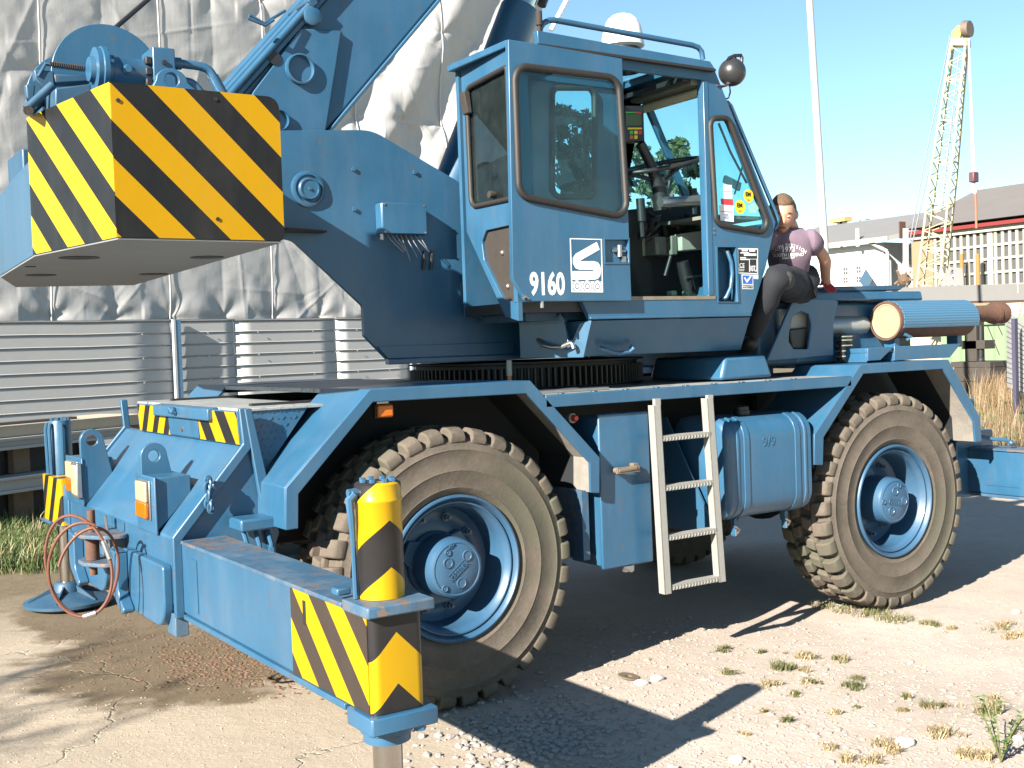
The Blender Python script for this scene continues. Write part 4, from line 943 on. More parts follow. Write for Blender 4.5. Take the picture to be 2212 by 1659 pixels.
# rear wall
def rw(y, z): return (RX+.002-(y-CB)*.0+.0+(y-CB)*.08, y, z)
YB = .665
rear = [(CB+.001, 3.262), (YB, 3.262), (YB, 2.36), (.26, 1.885), (CB+.001, 1.857)]
rwin = rounded([(.145, 3.135), (.600, 3.12), (.590, 2.485), (.145, 2.475)], [.02, .05, .06, .02], 5)
rec = rounded([(.135, 2.345), (.44, 2.345), (.49, 2.29), (.47, 2.19), (.27, 1.97), (.135, 1.955)], [.01, .03, .03, .03, .05, .01], 4)
m = MB(); panel(m, rear, [rwin, rec], rw, (.03, 0, 0)); rwl = m.build('rear_wall', M['blue'], cab, bevel=.003)
rwin = dedup(rwin); rec = dedup(rec)
k = MB(); k.tube([Vector(rw(a, b))+V(-.003, 0, 0) for a, b in rwin], .014, 8, closed=True); k.build('rubber_seal', M['rubber'], rwl, smooth=60)
k = MB(); k.prism([Vector(rw(a, b))+V(.012, 0, 0) for a, b in rwin], (.005, 0, 0)); k.build('window_pane', M['glassdk'], rwl, smooth=0)
k = MB(); k.prism([Vector(rw(a, b))+V(.018, 0, 0) for a, b in rec], (.01, 0, 0)); fo = k.build('foam_panel', M['brown'], rwl)
for (a, b) in ((1755, 455), (1795, 692)):
    p = on_plane(*zt(800, 600, a, b), Vector(rw(.3, 2.2)), (1, -.08, 0)); MB().ball(p+V(.018, 0, 0), .015, 16, 10).build('foam_knob', M['steel'], fo)
for (y, z_) in ((.60, 3.02), ):
    MB().hexa([(RX+.01, .55, 2.98), (RX+.04, .55, 2.98), (RX+.05, .62, 2.98), (RX+.02, .62, 2.98), (RX+.0, .57, 3.10), (RX+.04, .57, 3.10), (RX+.05, .64, 3.10), (RX+.01, .64, 3.10)]).build('window_hinge', M['brown'], rwl, bevel=.006)
MB().lathe([(0, -.03), (.018, -.028), (.02, -.01), (.014, .012)], Vector(rw(.34, 2.52)), (1, 0, 0), 14).build('window_latch', M['brown'], rwl)
MB().box(RX-.018, RX-.0005, CB, YB, 3.225, 3.262).build('roof_trim', M['blue'], rwl, bevel=.006)
MB().box(RX-.012, RX+.03, CB-.012, CB-.0005, 2.08, 3.262).build('corner_post', M['blue'], cab, bevel=.005)
# far wall, roof, floor
fy0 = .70
fx_ = lambda u, v: (at(u, v, 'y', fy0).x, at(u, v, 'y', fy0).z)
fwin1 = rounded([fx_(1192, 425), fx_(1284, 425), fx_(1284, 190), fx_(1192, 190)], .05, 5)
fwin2 = rounded([fx_(1345, 470), (2.21, 2.34), (2.225, 2.42), (1.80, 3.21), fx_(1345, 165)], .03, 5)
fside = [(RX+.05, 1.90), (2.04, 1.90), (2.18, 2.14), (2.27, 2.414), (1.83, 3.24), (RX+.05, 3.24)]
m = MB(); panel(m, fside, [fwin1, fwin2], lambda a, b: (a, fy0, b), (0, .03, 0)); fw = m.build('far_wall', M['blue'], cab)
pane(fwin1, fy0+.012, M['glass'], fw)
pane(fwin2, fy0+.012, M['glass'], fw)
k = MB(); k.tube([(a, fy0-.004, b) for a, b in dedup(fwin1)], .018, 8, closed=True); k.build('rubber_seal', M['rubber'], fw, smooth=60)
MB().box(RX+.04, 2.0, CB+.036, fy0-.001, 1.90, 1.955).build('cab_floor', M['black'], cab)
roofm = MB(); panel(roofm, [(RX, CB-.002), (1.845, CB-.002), (1.845, fy0+.03), (RX, fy0+.03)], [[(1.02, CB+.05), (1.62, CB+.05), (1.62, fy0-.02), (1.02, fy0-.02)]], lambda a, b: (a, b, 3.236), (0, 0, .027))
# glazed roof hatch towards the front, seen from below through the door
roof = roofm.build('roof', M['blue'], cab)
MB().box(1.005, 1.635, CB+.035, fy0-.005, 3.2635, 3.2695).build('roof_glass', M['glass'], roof, smooth=0)
# windscreen, frame bars and sun-visor roll
wsb, wst = c2(z166, 1930, 240), (1.845, 3.235)
m = MB(); m.prism([(wsb[0]-.02, CB+.04, wsb[1]), (wsb[0]-.02, fy0-.001, wsb[1]), (wst[0]-.02, fy0-.001, wst[1]), (wst[0]-.02, CB+.04, wst[1])], (.006, 0, .003)); m.build('windscreen', M['glass'], cab, smooth=0)
m = MB(); m.prism([(2.07, CB+.04, 1.86), (2.07, fy0, 1.86), (2.20, fy0, 2.13), (wsb[0], fy0, wsb[1]), (wsb[0], CB+.04, wsb[1]), (2.20, CB+.04, 2.13)][:1]+[(2.07, fy0, 1.86), (2.205, fy0, 2.14), (2.205, CB+.04, 2.14)], (-.02, 0, 0)); m.build('nose_panel', M['blue'], cab)
m = MB(); m.prism([(2.205, CB+.04, 2.14), (2.205, fy0, 2.14), (wsb[0], fy0, wsb[1]), (wsb[0], CB+.04, wsb[1])], (-.02, 0, 0)); m.build('nose_panel', M['blue'], cab)
MB().cyl((1.79, CB+.05, 3.135), (1.79, fy0-.01, 3.135), .026, n=14).build('visor_roll', M['cream'], cab)
MB().box(1.70, 1.83, CB+.04, fy0-.001, 3.165, 3.205).build('visor_frame', M['console'], cab, bevel=.004)
MB().box(1.64, 1.69, CB+.04, fy0-.001, 3.18, 3.21).build('visor_frame', M['black'], cab, bevel=.004)
# gutter beam along the roof
g0, g1, g2, g3 = c2(z16, 250, 213, .085), c2(z16, 1468, 432, .085), c2(z16, 1505, 497, .085), c2(z16, 258, 318, .085)
MB().prism([(g[0], .085, g[1]) for g in (g0, g1, (g2[0], g2[1]+.008), (g3[0], g3[1]+.008))], (0, .034, 0)).build('gutter_beam', M['blue'], cab, bevel=.003)
MB().prism([(g3[0], .08, g3[1]+.0075), (g2[0], .08, g2[1]+.0075), (g2[0], .08, g2[1]-.005), (g3[0]+.01, .08, g3[1]-.005)], (0, .036, 0)).build('gutter_lip', M['rubber'], cab)
rp = [zat(*z16, a, b, 'y', .13) for a, b in ((268, 215), (272, 195), (290, 165), (330, 143), (375, 142), (1340, 318), (1385, 335), (1408, 365), (1416, 420))]
MB().tube(rp, .0155, 10).build('roof_rail', M['blue'], cab)
# beacon dome, small roof fittings, aerial
bc = zat(*z16, 850, 215, 'y', .42)
MB().lathe([(0, .185), (.03, .183), (.06, .172), (.085, .150), (.105, .11), (.118, .05), (.122, .0), (.10, -.012), (0, -.012)], (bc.x, .42, zat(*z16, 850, 330, 'y', .42).z), (0, 0, 1), 40).build('beacon_dome', M['whitep'], cab)
MB().cyl((bc.x, .42, 3.264), (bc.x, .42, zat(*z16, 850, 330, 'y', .42).z-.0125), .10, n=32).build('beacon_base', M['black'], cab)
p = zat(*z16, 580, 250, 'y', .4); MB().ball((p.x, .4, 3.29), .03, 14, 8, (1.4, 1, .8)).build('roof_knob', M['black'], cab)
MB().tube([(bc.x-.2, .3, 3.27), (bc.x-.1, .25, 3.30), (bc.x+.12, .22, 3.275), (bc.x+.45, .2, 3.272)], .007, 6).build('lamp_cable', M['black'], cab)
MB().tube([(1.0, CB+.03, 3.272), (1.64, CB+.03, 3.272), (1.64, fy0, 3.272), (1.0, fy0, 3.272)], .012, 6, closed=True).build('hatch_seal', M['rubber'], roof)
p = zat(*z16, 262, 150, 'y', .10); MB().cyl((p.x, .10, p.z-.12), (p.x, .10, p.z-.02), .010, n=10).cyl((p.x, .10, p.z-.02), (p.x, .10, p.z+.05), .017, n=12).build('aerial_foot', M['brown'], cab)
a0_, a1_ = zat(*z16, 345, 215, 'y', .45), zat(*z16, 470, -25, 'y', .45); MB().cyl(a0_, a1_+(a1_-a0_)*.6, .014, n=10).build('aerial_tube', M['whitep'], cab)
# round work lamp on the A-pillar
lc = zat(*z16, 1623, 510, 'y', .14)
wl = MB(); wl.ball(lc, .079, 28, 18); wl = wl.build('work_lamp', plain('black_lamp_shell', (.03, .03, .033), .35), cab)
MB().tube([zat(*z16, a, b, 'y', .12) for a, b in ((1592, 425), (1600, 410), (1640, 392), (1685, 390), (1692, 405), (1690, 445))], .010, 8).tube([zat(*z16, a, b, 'y', .12) for a, b in ((1643, 395), (1650, 420))], .007, 6).build('lamp_guard', M['black'], wl)
MB().cyl(zat(*z16, 1600, 595, 'y', .14), zat(*z16, 1595, 555, 'y', .14), .022, n=14).build('lamp_neck', M['black'], wl)
MB().prism([zat(*z16, a, b, 'y', .11) for a, b in ((1520, 597), (1600, 598), (1600, 606), (1520, 606))], (0, .06, 0)).build('lamp_bracket', M['rust'], wl)
MB().tube([zat(*z16, a, b, 'y', .14) for a, b in ((1605, 605), (1610, 650), (1598, 690), (1575, 700), (1552, 685), (1548, 672))], .005, 6).build('lamp_cable', M['black'], wl)
# handrail outside the screen
MB().tube([zat(*z16, a, b, 'y', .155) for a, b in ((1565, 745), (1572, 722), (1590, 722), (1612, 745), (1925, 1490), (1945, 1545), (1935, 1590), (1915, 1620))], .0125, 10).build('hand_rail', M['blue'], cab)
# wiper inside the quarter window view
MB().tube([zat(*z16, a, b, 'y', .5) for a, b in ((1528, 870), (1610, 1070), (1725, 1290))], .008, 6).tube([zat(*z16, a, b, 'y', .5) for a, b in ((1640, 1370), (1700, 1160), (1690, 1100))], .006, 6).build('wiper', M['black'], cab)
MB().prism([zat(*z16, a, b, 'y', .5) for a, b in ((1580, 1235), (1690, 1290), (1680, 1345), (1570, 1280))], (0, .02, 0)).build('mirror', M['glassdk'], cab)
# door, slid back over the rear part
DY = .075
door = [c2(z16, 45, 277, DY), c2(z16, 848, 412, DY), c2(z166, 915, 793, DY), c2(z166, 172, 796, DY), c2(z166, 78, 640, DY)]
dwin = rounded([c2(z16, 86, 462, DY), c2(z16, 818, 552, DY), c2(z16, 880, 1535, DY), c2(z16, 115, 1385, DY)], .075, 6)
latch = [c2(z166, 722, 362, DY), c2(z166, 890, 362, DY), c2(z166, 893, 523, DY), c2(z166, 726, 523, DY)]
m = MB(); panel(m, door, [dwin, latch], lambda a, b: (a, DY, b), (0, .030, 0)); dr_ = m.build('door', M['blue'], cab, bevel=.003)
dwin = dedup(dwin); seal(dwin, DY, .034, parent=dr_); pane(dwin, DY+.012, M['glass'], dr_)
MB().box(min(p[0] for p in latch), max(p[0] for p in latch), DY+.02, DY+.028, latch[2][1], latch[0][1]).build('latch_recess', M['blue'], dr_)
m = MB(); m.band([(x, DY-.005, z) for x, z in inset(latch, -.01)], [(x, DY-.005, z) for x, z in latch], (0, .0045, 0)); m.build('latch_frame', M['blue'], dr_)
lp = zat(*z166, 835, 440, 'y', DY); MB().cyl((lp.x-.045, DY+.008, lp.z), (lp.x+.04, DY+.008, lp.z), .007, n=8).cyl((lp.x, DY+.008, lp.z-.032), (lp.x, DY+.008, lp.z+.03), .014, n=10).box(lp.x+.015, lp.x+.04, DY+.002, DY+.012, lp.z-.06, lp.z-.03).build('door_latch', M['steel'], dr_)
p = zat(*z166, 290, 815, 'y', DY); MB().cyl((p.x, DY+.01, p.z+.03), (p.x, DY+.01, p.z-.02), .009, n=8).build('door_pin', M['steel'], dr_)
p = zat(*z166, 160, 780, 'y', DY); MB().tube([(p.x-.02, DY-.006, p.z), (p.x, DY-.01, p.z+.012), (p.x+.02, DY-.006, p.z)], .006, 6).build('door_hinge', M['steel'], dr_)
# fleet number and maker's badge on the door
yb = DY-.0012
def dtext(s, a, b, size, sx, bold): return ctext(s, z166, a, b, size, M['white'], dr_, DY, sx, bold)
p9 = [zat(*z166, 192, 585, 'y', DY), zat(*z166, 440, 585, 'y', DY), zat(*z166, 192, 760, 'y', DY)]
hgt = p9[0].z-p9[2].z; wid = p9[1].x-p9[0].x
me9 = text_mesh('9160', 1.0, 'fleet_number', .0, 1, .035); xs_ = [v.co.x for v in me9.vertices]; ys_ = [v.co.y for v in me9.vertices]
for v in me9.vertices: v.co.x = (v.co.x-min(xs_))/(max(xs_)-min(xs_))*wid; v.co.y = (v.co.y-max(ys_))/(max(ys_)-min(ys_))*hgt
place_flat(me9, 'fleet_number', M['white'], dr_, V(p9[0].x, DY-.0012, p9[0].z), (1, 0, 0), (0, 0, 1))
def bz(a, b): p = zat(*z166, a, b, 'y', DY-.001); return (p.x, p.z)
fo_ = [bz(478, 352), bz(704, 358), bz(713, 735), bz(490, 733)]
bdg = MB(); bdg.band([(x, yb, z) for x, z in fo_], [(x, yb, z) for x, z in inset(fo_, .0085)], (0, -.0006, 0)); bdg = bdg.build('badge_frame', M['white'], dr_, smooth=0)
# the S: slanted upper bar, bend, middle, bend, lower bar, outlined as one ribbon
gl_ = [bz(a, b) for a, b in ((668, 378), (689, 432), (546, 514), (645, 514), (675, 522), (692, 545), (697, 580), (693, 615), (678, 638), (650, 646), (497, 646), (497, 584), (640, 584), (648, 580), (640, 575), (545, 575), (518, 563), (500, 530), (500, 490), (520, 462))]
k = MB(); panel(k, gl_, [], lambda a, b: (a, yb, b), (0, -.0005, 0)); k.build('badge_letter', M['white'], bdg, smooth=0)
bw = [bz(495, 655), bz(708, 655), bz(710, 728), bz(497, 728)]
rr_ = (bw[1][0]-bw[0][0])/6*.93
holes_ = []; m = MB()
for a in (530, 602, 673):
    c_ = bz(a, 691); ol = [(c_[0]+rr_*math.cos(2*math.pi*q/24), c_[1]+rr_*math.sin(2*math.pi*q/24)) for q in range(24)]; holes_.append(ol)
    for r0, r1 in ((.86, .50), (.34, .0001)):
        m.band([(c_[0]+rr_*r0*math.cos(2*math.pi*q/24), yb, c_[1]+rr_*r0*math.sin(2*math.pi*q/24)) for q in range(24)], [(c_[0]+rr_*r1*math.cos(2*math.pi*q/24), yb, c_[1]+rr_*r1*math.sin(2*math.pi*q/24)) for q in range(24)], (0, -.0005, 0))
tag(m.build('badge_wheels', M['white'], bdg, smooth=0), kind='stuff')
m = MB(); panel(m, [bz(498, 657), bz(705, 657), bz(707, 728), bz(500, 728)], holes_, lambda a, b: (a, yb+.0002, b), (0, -.0005, 0)); m.build('badge_base', M['white'], bdg, smooth=0)

# ------------------------------------------------------------------ cab interior
MB().hexa([(.62, .22, 2.02), (1.08, .22, 2.02), (1.08, .62, 2.02), (.62, .62, 2.02), (.62, .22, 2.30), (1.08, .22, 2.26), (1.08, .62, 2.26), (.62, .62, 2.30)]).build('seat_base', M['black'], cab, bevel=.03)
MB().hexa([(.60, .24, 2.27), (.74, .24, 2.27), (.74, .60, 2.27), (.60, .60, 2.27), (.52, .27, 2.85), (.62, .27, 2.85), (.62, .57, 2.85), (.52, .57, 2.85)]).build('seat_back', M['black'], cab, bevel=.04)
ZI = .38
def ip(a, b, y=ZI): return zat(*z16, a, b, 'y', y)
m = MB(); m.tube([ip(1130, 1480), ip(1110, 1330), ip(1050, 1160), ip(975, 1010)], [.05, .045, .03, .028], 12); m.build('steering_column', M['black'], cab)
m = MB(); wheel_c = ip(1090, 1170); e1 = (ip(1370, 1115)-ip(890, 1220)).normalized(); 
e2 = V(0, 1, .12).normalized(); e2 = (e2-e1*e1.dot(e2)).normalized(); rw_ = (ip(1370, 1115)-ip(890, 1220)).length/2; wc = (ip(1370, 1115)+ip(890, 1220))/2
ring_pts = [wc+e1*rw_*math.cos(2*math.pi*k/40)+e2*rw_*.62*math.sin(2*math.pi*k/40) for k in range(40)]
m.tube(ring_pts, .014, 8, closed=True); hubp = ip(1120, 1280)
for a in (.2, 2.9, 4.6): m.tube([hubp, wc+e1*rw_*math.cos(a)+e2*rw_*.62*math.sin(a)], .012, 6)
m.ball(hubp, .045, 12, 8); m.build('steering_wheel', M['black'], cab, smooth=60)
dq = [ip(865, 745), ip(1000, 745), ip(1008, 1000), ip(872, 1000)]
disp = MB().prism(dq, (0, .06, 0)).build('load_display', M['black'], cab, bevel=.006)
def dd_(pts, mat, name): k = MB(); k.prism([ip(a, b, ZI-.0015) for a, b in pts], (0, -.001, 0)); return k.build(name, mat, disp, smooth=0)
dd_(((872, 805), (982, 805), (984, 885), (874, 885)), plain('green_lcd', (.06, .10, .02), .3), 'screen')
dd_(((872, 788), (945, 788), (945, 798), (872, 798)), M['green'], 'led_bar'); dd_(((946, 788), (982, 788), (982, 800), (946, 800)), M['redp'], 'led_bar')
dd_(((886, 900), (986, 900), (986, 912), (886, 912)), M['yellow'], 'key_row')
for i, (a, b) in enumerate(((900, 922), (932, 922), (962, 922), (900, 955), (932, 955), (962, 955))):
    dd_(((a, b), (a+24, b), (a+24, b+24), (a, b+24)), (M['green'], M['yellow'], M['redp'], M['amber'], M['yellow'], M['blackp'])[i], 'key')
for (a, b, c_, d_) in ((975, 1400, 985, 1560), (1345, 1330, 1350, 1400)):
    MB().tube([ip(a, b, .42), ip(c_, d_, .42)], .026, 10).tube([ip(c_, d_, .42), ip(c_+8, d_+110, .42)], .014, 8).build('lever', M['black'], cab)
MB().tube([ip(1115, 1425, .3), ip(1290, 1420, .3), ip(1430, 1410, .3)], .03, 12).build('air_duct', M['steel'], cab)
def i6(a, b, y): return zat(*z166, a, b, 'y', y)
MB().prism([i6(1265, 320, .45), i6(1430, 295, .45), i6(1440, 430, .45), i6(1270, 440, .45)], (0, .2, 0)).build('console_box', plain('pale_grey_console', (.42, .40, .34), .6), cab, bevel=.006)
MB().prism([i6(1080, 340, .50), i6(1160, 340, .50), i6(1165, 470, .50), i6(1085, 470, .50)], (0, .15, 0)).prism([i6(1195, 335, .48), i6(1235, 335, .48), i6(1240, 470, .48), i6(1198, 470, .48)], (0, .15, 0)).build('console_box', M['console'], cab, bevel=.006)
m = MB(); rnd = random.Random(5)
for k in range(16):
    a = rnd.uniform(960, 1400); b = rnd.uniform(170, 300); m.tube([i6(a, b, .55), i6(a+rnd.uniform(-60, 60), b+rnd.uniform(10, 60), .5), i6(a+rnd.uniform(-80, 80), b+rnd.uniform(60, 160), .55)], rnd.uniform(.006, .018), 6)
m.build('control_hoses', M['black'], cab)
MB().prism([i6(900, 150, .62), i6(1440, 100, .62), i6(1440, 760, .62), i6(900, 760, .62)], (0, .04, 0)).build('dash_panel', plain('dark_dash', (.02, .022, .022), .8), cab)
for (a, b, c_, d_, r_) in ((1270, 520, 1320, 720, .04), (1190, 480, 1150, 620, .012)): MB().tube([i6(a, b, .4), i6(c_, d_, .4)], r_, 10).build('pedal_boot', M['black'], cab)
for (a, b) in ((1218, 740), (1328, 742)): MB().prism([i6(a-22, b-18, .32), i6(a+18, b-20, .32), i6(a+22, b+20, .32), i6(a-16, b+22, .32)], (0, .05, 0)).build('pedal', plain('green_pedal', (.22, .36, .24), .6), cab, bevel=.008)
MB().tube([i6(1290, 635, .36), i6(1420, 610, .36)], .006, 6).build('pedal_rod', M['steel'], cab)

# ------------------------------------------------------------------ box under the cab
ub = MB()
# long flank leaning inwards towards the bottom
t0, t1 = (.905, CB, 1.852), (2.073, CB, 1.852); bl, br = at(1258, 772, 'y', .30), at(1601, 759, 'y', .30)
m = MB(); m.hexa([(bl.x, .30, 1.662), (br.x, .30, 1.662), (br.x, .78, 1.662), (bl.x, .78, 1.662), t0, t1, (2.073, .78, 1.852), (.905, .78, 1.852)])
ubx = m.build('lower_box', M['blue'], cab, bevel=.006)
# bright corner plates facing the counterweight, with the open notch between them
cn_ = V(.92, .39, 0).normalized()
def corner(pts, d=0): return [on_plane(*zt(1600, 600, a, b), V(.905, .119, 1.8)-cn_*d, cn_) for a, b in pts]
MB().prism(corner(((120, 962), (440, 945), (466, 1078), (492, 1082), (545, 958), (560, 950), (630, 934), (574, 1193), (130, 1199))), tuple(cn_*.012)).build('corner_plate', M['blue'], cab, bevel=.002)
MB().prism(corner(((118, 925), (395, 905), (410, 880), (440, 930), (440, 946), (118, 963)), .012), tuple(cn_*.03)).build('corner_lip', M['blue'], cab)
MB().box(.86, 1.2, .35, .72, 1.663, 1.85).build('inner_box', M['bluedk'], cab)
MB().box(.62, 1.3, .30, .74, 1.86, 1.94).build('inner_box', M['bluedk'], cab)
hh = corner(((255, 1070), (285, 1105), (350, 1122), (420, 1120), (460, 1100), (485, 1088), (498, 1105), (505, 1130)), .045); hh[0] = corner(((255, 1070),), .0)[0]
MB().tube(hh, .0125, 10).build('release_handle', M['steel'], cab)
hh = [on_plane(*zt(1600, 600, a, b), V(1, .19, 1.75), V(0, 1, .95)) for a, b in ((690, 1125), (700, 1135), (740, 1155), (800, 1165), (870, 1155), (905, 1130), (905, 1112))]
MB().tube([p+V(0, -.03 if 0 < i < 6 else 0, -.0) for i, p in enumerate(hh)], .0125, 10).build('grab_handle', M['blue'], cab)

# ------------------------------------------------------------------ engine hood, silencer
def e2(a, b, y): p = zat(2264, 500, a, b, 'y', y); return (p.x, p.z)
HY = .36
hp_ = [e2(400, 1440, HY), e2(585, 1000, HY), e2(870, 1000, HY), e2(905, 1020, HY), e2(870, 1180, HY), e2(870, 1400, HY)]
hole = rounded([e2(560, 1230, HY), e2(580, 1130, HY), e2(640, 1090, HY), e2(700, 1110, HY), e2(715, 1180, HY), e2(690, 1355, HY), e2(590, 1355, HY), e2(555, 1300, HY)], .02, 3)
m = MB(); panel(m, hp_, [dedup(hole)], lambda a, b: (a, HY, b), (0, .02, 0)); hood = m.build('engine_hood', M['blue'], crane, bevel=.006)
xm, zm = zip(*hole); MB().box(min(xm)-.02, max(xm)+.02, HY+.06, HY+.5, min(zm)-.02, max(zm)+.02).build('inlet_duct', M['galv'], hood)
MB().prism([zat(2264, 500, a, b, 'y', HY+.03) for a, b in ((560, 1215), (690, 1200), (680, 1355), (580, 1355))], (0, .025, 0)).build('inlet_mouth', M['black'], hood, bevel=.01)
MB().prism([(p[0], HY+.021, p[1]) for p in hp_], (0, 1.0, 0)).build('hood_body', M['bluedk'], hood) if False else None
x9 = e2(870, 1180, HY)[0]
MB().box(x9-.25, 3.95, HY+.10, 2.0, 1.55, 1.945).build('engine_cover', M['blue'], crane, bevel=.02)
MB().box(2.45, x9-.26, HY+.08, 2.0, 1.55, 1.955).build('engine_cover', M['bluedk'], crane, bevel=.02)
MB().hexa([(2.82, HY, 1.955), (3.955, HY, 1.95), (3.955, 1.9, 1.95), (2.82, 1.9, 1.955), (2.90, HY+.01, 2.012), (3.950, HY+.01, 2.012), (3.950, 1.9, 2.012), (2.90, 1.9, 2.012)]).build('top_cover', M['blue'], crane, bevel=.012)
MB().hexa([(2.95, HY+.03, 2.013), (3.75, HY+.03, 2.020), (3.80, 1.5, 2.02), (2.95, 1.5, 2.013), (3.0, HY+.03, 2.045), (3.82, HY+.03, 2.055), (3.84, 1.5, 2.055), (3.0, 1.5, 2.045)]).build('walk_plate', M['bluedk'], crane, bevel=.006)
MB().tube([(2.62, .42, 1.99), (2.85, .40, 2.02), (3.05, .40, 2.0), (3.3, .42, 2.03)], [.03, .03, .025, .02], 8).box(2.62, 2.95, .40, .60, 1.957, 2.0).build('step_bracket', M['black'], crane)
MB().hexa([(1.95, .25, 1.49), (2.38, .25, 1.49), (2.38, .9, 1.49), (1.95, .9, 1.49), (2.0, .26, 1.625), (2.33, .26, 1.63), (2.33, .9, 1.63), (2.0, .9, 1.625)]).build('battery_box', M['blue'], crane, bevel=.02)
# air cleaner with bright clamps
ac = zat(2264, 500, 945, 1320, 'y', .40)
MB().lathe([(0, 0), (.045, 0), (.052, .012), (.052, .16), (.040, .175), (0, .178)], (ac.x, .40, 1.556), (0, 0, 1), 28).build('air_cleaner', M['black'], crane)
k = MB()
for z_ in (.03, .065, .10, .135, .158): k.lathe([(.0525, z_), (.055, z_+.002), (.055, z_+.010), (.0525, z_+.012)], (ac.x, .40, 1.556), (0, 0, 1), 28)
k.build('hose_clamp', M['chrome'], crane)
# silencer
SY, SZ, SR = .30, 1.812, .122
sx0, sx1 = 3.492, 4.335
sil = MB().lathe([(0, sx0), (SR-.012, sx0), (SR-.006, sx0+.004), (SR-.006, sx1-.05), (SR-.04, sx1), (0, sx1)], (0, SY, SZ), (1, 0, 0), 48).build('silencer', M['rust'], crane)
MB().lathe([(0, -.006), (SR*.2, -.0065), (SR*.82, -.004), (SR*.86, -.008), (SR*.93, -.008), (SR*.95, -.001)], (sx0, SY, SZ), (1, 0, 0), 48).build('end_plate', M['ivory'], sil)
MB().lathe([(SR*.955, -.012), (SR*1.05, -.012), (SR*1.06, 0), (SR*1.06, .03), (SR*.97, .03)], (sx0, SY, SZ), (1, 0, 0), 48).build('clamp_band', M['rust'], sil)
def perf():
    m_, n, l, b = newmat('perforated_heat_shield'); v = objvec(n, l); s = n.new('ShaderNodeSeparateXYZ'); l.new(v, s.inputs[0])
    ang = math_(n, l, 'ARCTAN2', math_(n, l, 'SUBTRACT', s.outputs[1], SY), math_(n, l, 'SUBTRACT', s.outputs[2], SZ))
    u = math_(n, l, 'MULTIPLY', s.outputs[0], 62.0); w = math_(n, l, 'MULTIPLY', ang, 62*SR)
    row = math_(n, l, 'FLOOR', w); uu = math_(n, l, 'FRACT', math_(n, l, 'ADD', u, math_(n, l, 'MULTIPLY', math_(n, l, 'MODULO', row, 2.0), .5)))
    ww = math_(n, l, 'FRACT', w)
    d = math_(n, l, 'ADD', math_(n, l, 'POWER', math_(n, l, 'SUBTRACT', uu, .5), 2.0), math_(n, l, 'POWER', math_(n, l, 'SUBTRACT', ww, .5), 2.0))
    k = math_(n, l, 'LESS_THAN', d, .085)
    l.new(mix(n, l, k, (.058, .15, .245), (.022, .055, .09)), b.inputs['Base Color']); b.inputs['Roughness'].default_value = .45; return m_
sh = MB(); pr = []
for i in range(29):
    a = R(-112+i*224/28); pr.append(a)
o1 = [(sx0+.015, SY+math.sin(a)*-(SR+.012)*1, SZ+math.cos(a)*(SR+.012)) for a in pr]; i1 = [(sx0+.015, SY-math.sin(a)*(SR+.008), SZ+math.cos(a)*(SR+.008)) for a in pr]
sh.band(o1, i1, (sx1-sx0-.05, 0, 0), closed=False); sh.build('heat_shield', perf(), sil)
MB().lathe([(.055, sx1-.02), (.058, sx1+.18), (.060, sx1+.26), (.075, sx1+.30), (.078, sx1+.33), (.070, sx1+.34), (.075, sx1+.36), (.076, sx1+.42), (.066, sx1+.43), (.05, sx1+.40)], (0, SY, SZ+.035), (1, 0, 0), 32).build('tail_pipe', M['rust'], sil)
MB().lathe([(.06, sx0-.42), (.066, sx0-.40), (.066, sx0-.06), (.062, sx0-.02)], (0, SY+.18, SZ-.02), (1, 0, 0), 28).build('inlet_pipe', plain('aluminised_pipe', (.35, .42, .46), .35, .5), sil)
for x in (sx0+.04, sx1-.14): MB().box(x, x+.05, SY-.03, SY+.06, 1.62, SZ-SR+.012).build('saddle', M['blue'], sil, bevel=.004)
MB().tube([(sx0+.05, SY-.10, SZ-.09), (sx0+.09, SY-.12, SZ-.11), (sx0+.07, SY-.10, SZ-.13)], .012, 8).build('clamp_bolt', M['blue'], sil)
bk0, bk1 = e2(1110, 1335, .18), e2(1770, 1335, .18)
m = MB(); m.prism([(bk0[0], .18, 1.640), (e2(1300, 1335, .18)[0]-.01, .18, 1.640), (e2(1200, 1430, .18)[0], .18, 1.56), (bk0[0], .18, 1.56)], (0, .012, 0))
m.prism([(e2(1300, 1335, .18)[0], .18, 1.645), (bk1[0], .18, 1.645), (e2(1690, 1430, .18)[0], .18, 1.553), (e2(1300, 1430, .18)[0], .18, 1.553)], (0, .012, 0))
m.box(bk0[0], bk1[0]-.1, .1925, .46, 1.610, 1.640); m.box(bk0[0], bk0[0]+.014, .193, .45, 1.55, 1.609); m.box(e2(1300, 1335, .18)[0], e2(1300, 1335, .18)[0]+.014, .193, .45, 1.55, 1.609)
m.build('silencer_bracket', M['blue'], crane, bevel=.003)
m = MB(); rnd = random.Random(3)
for k in range(10): p = zat(2264, 500, rnd.uniform(740, 1100), rnd.uniform(1405, 1440), 'z', 1.552); m.ball((p.x, max(.03, p.y), 1.556), rnd.uniform(.008, .018), 8, 6)
tag(m.build('deck_bolts', M['steel'], crane), kind='stuff')
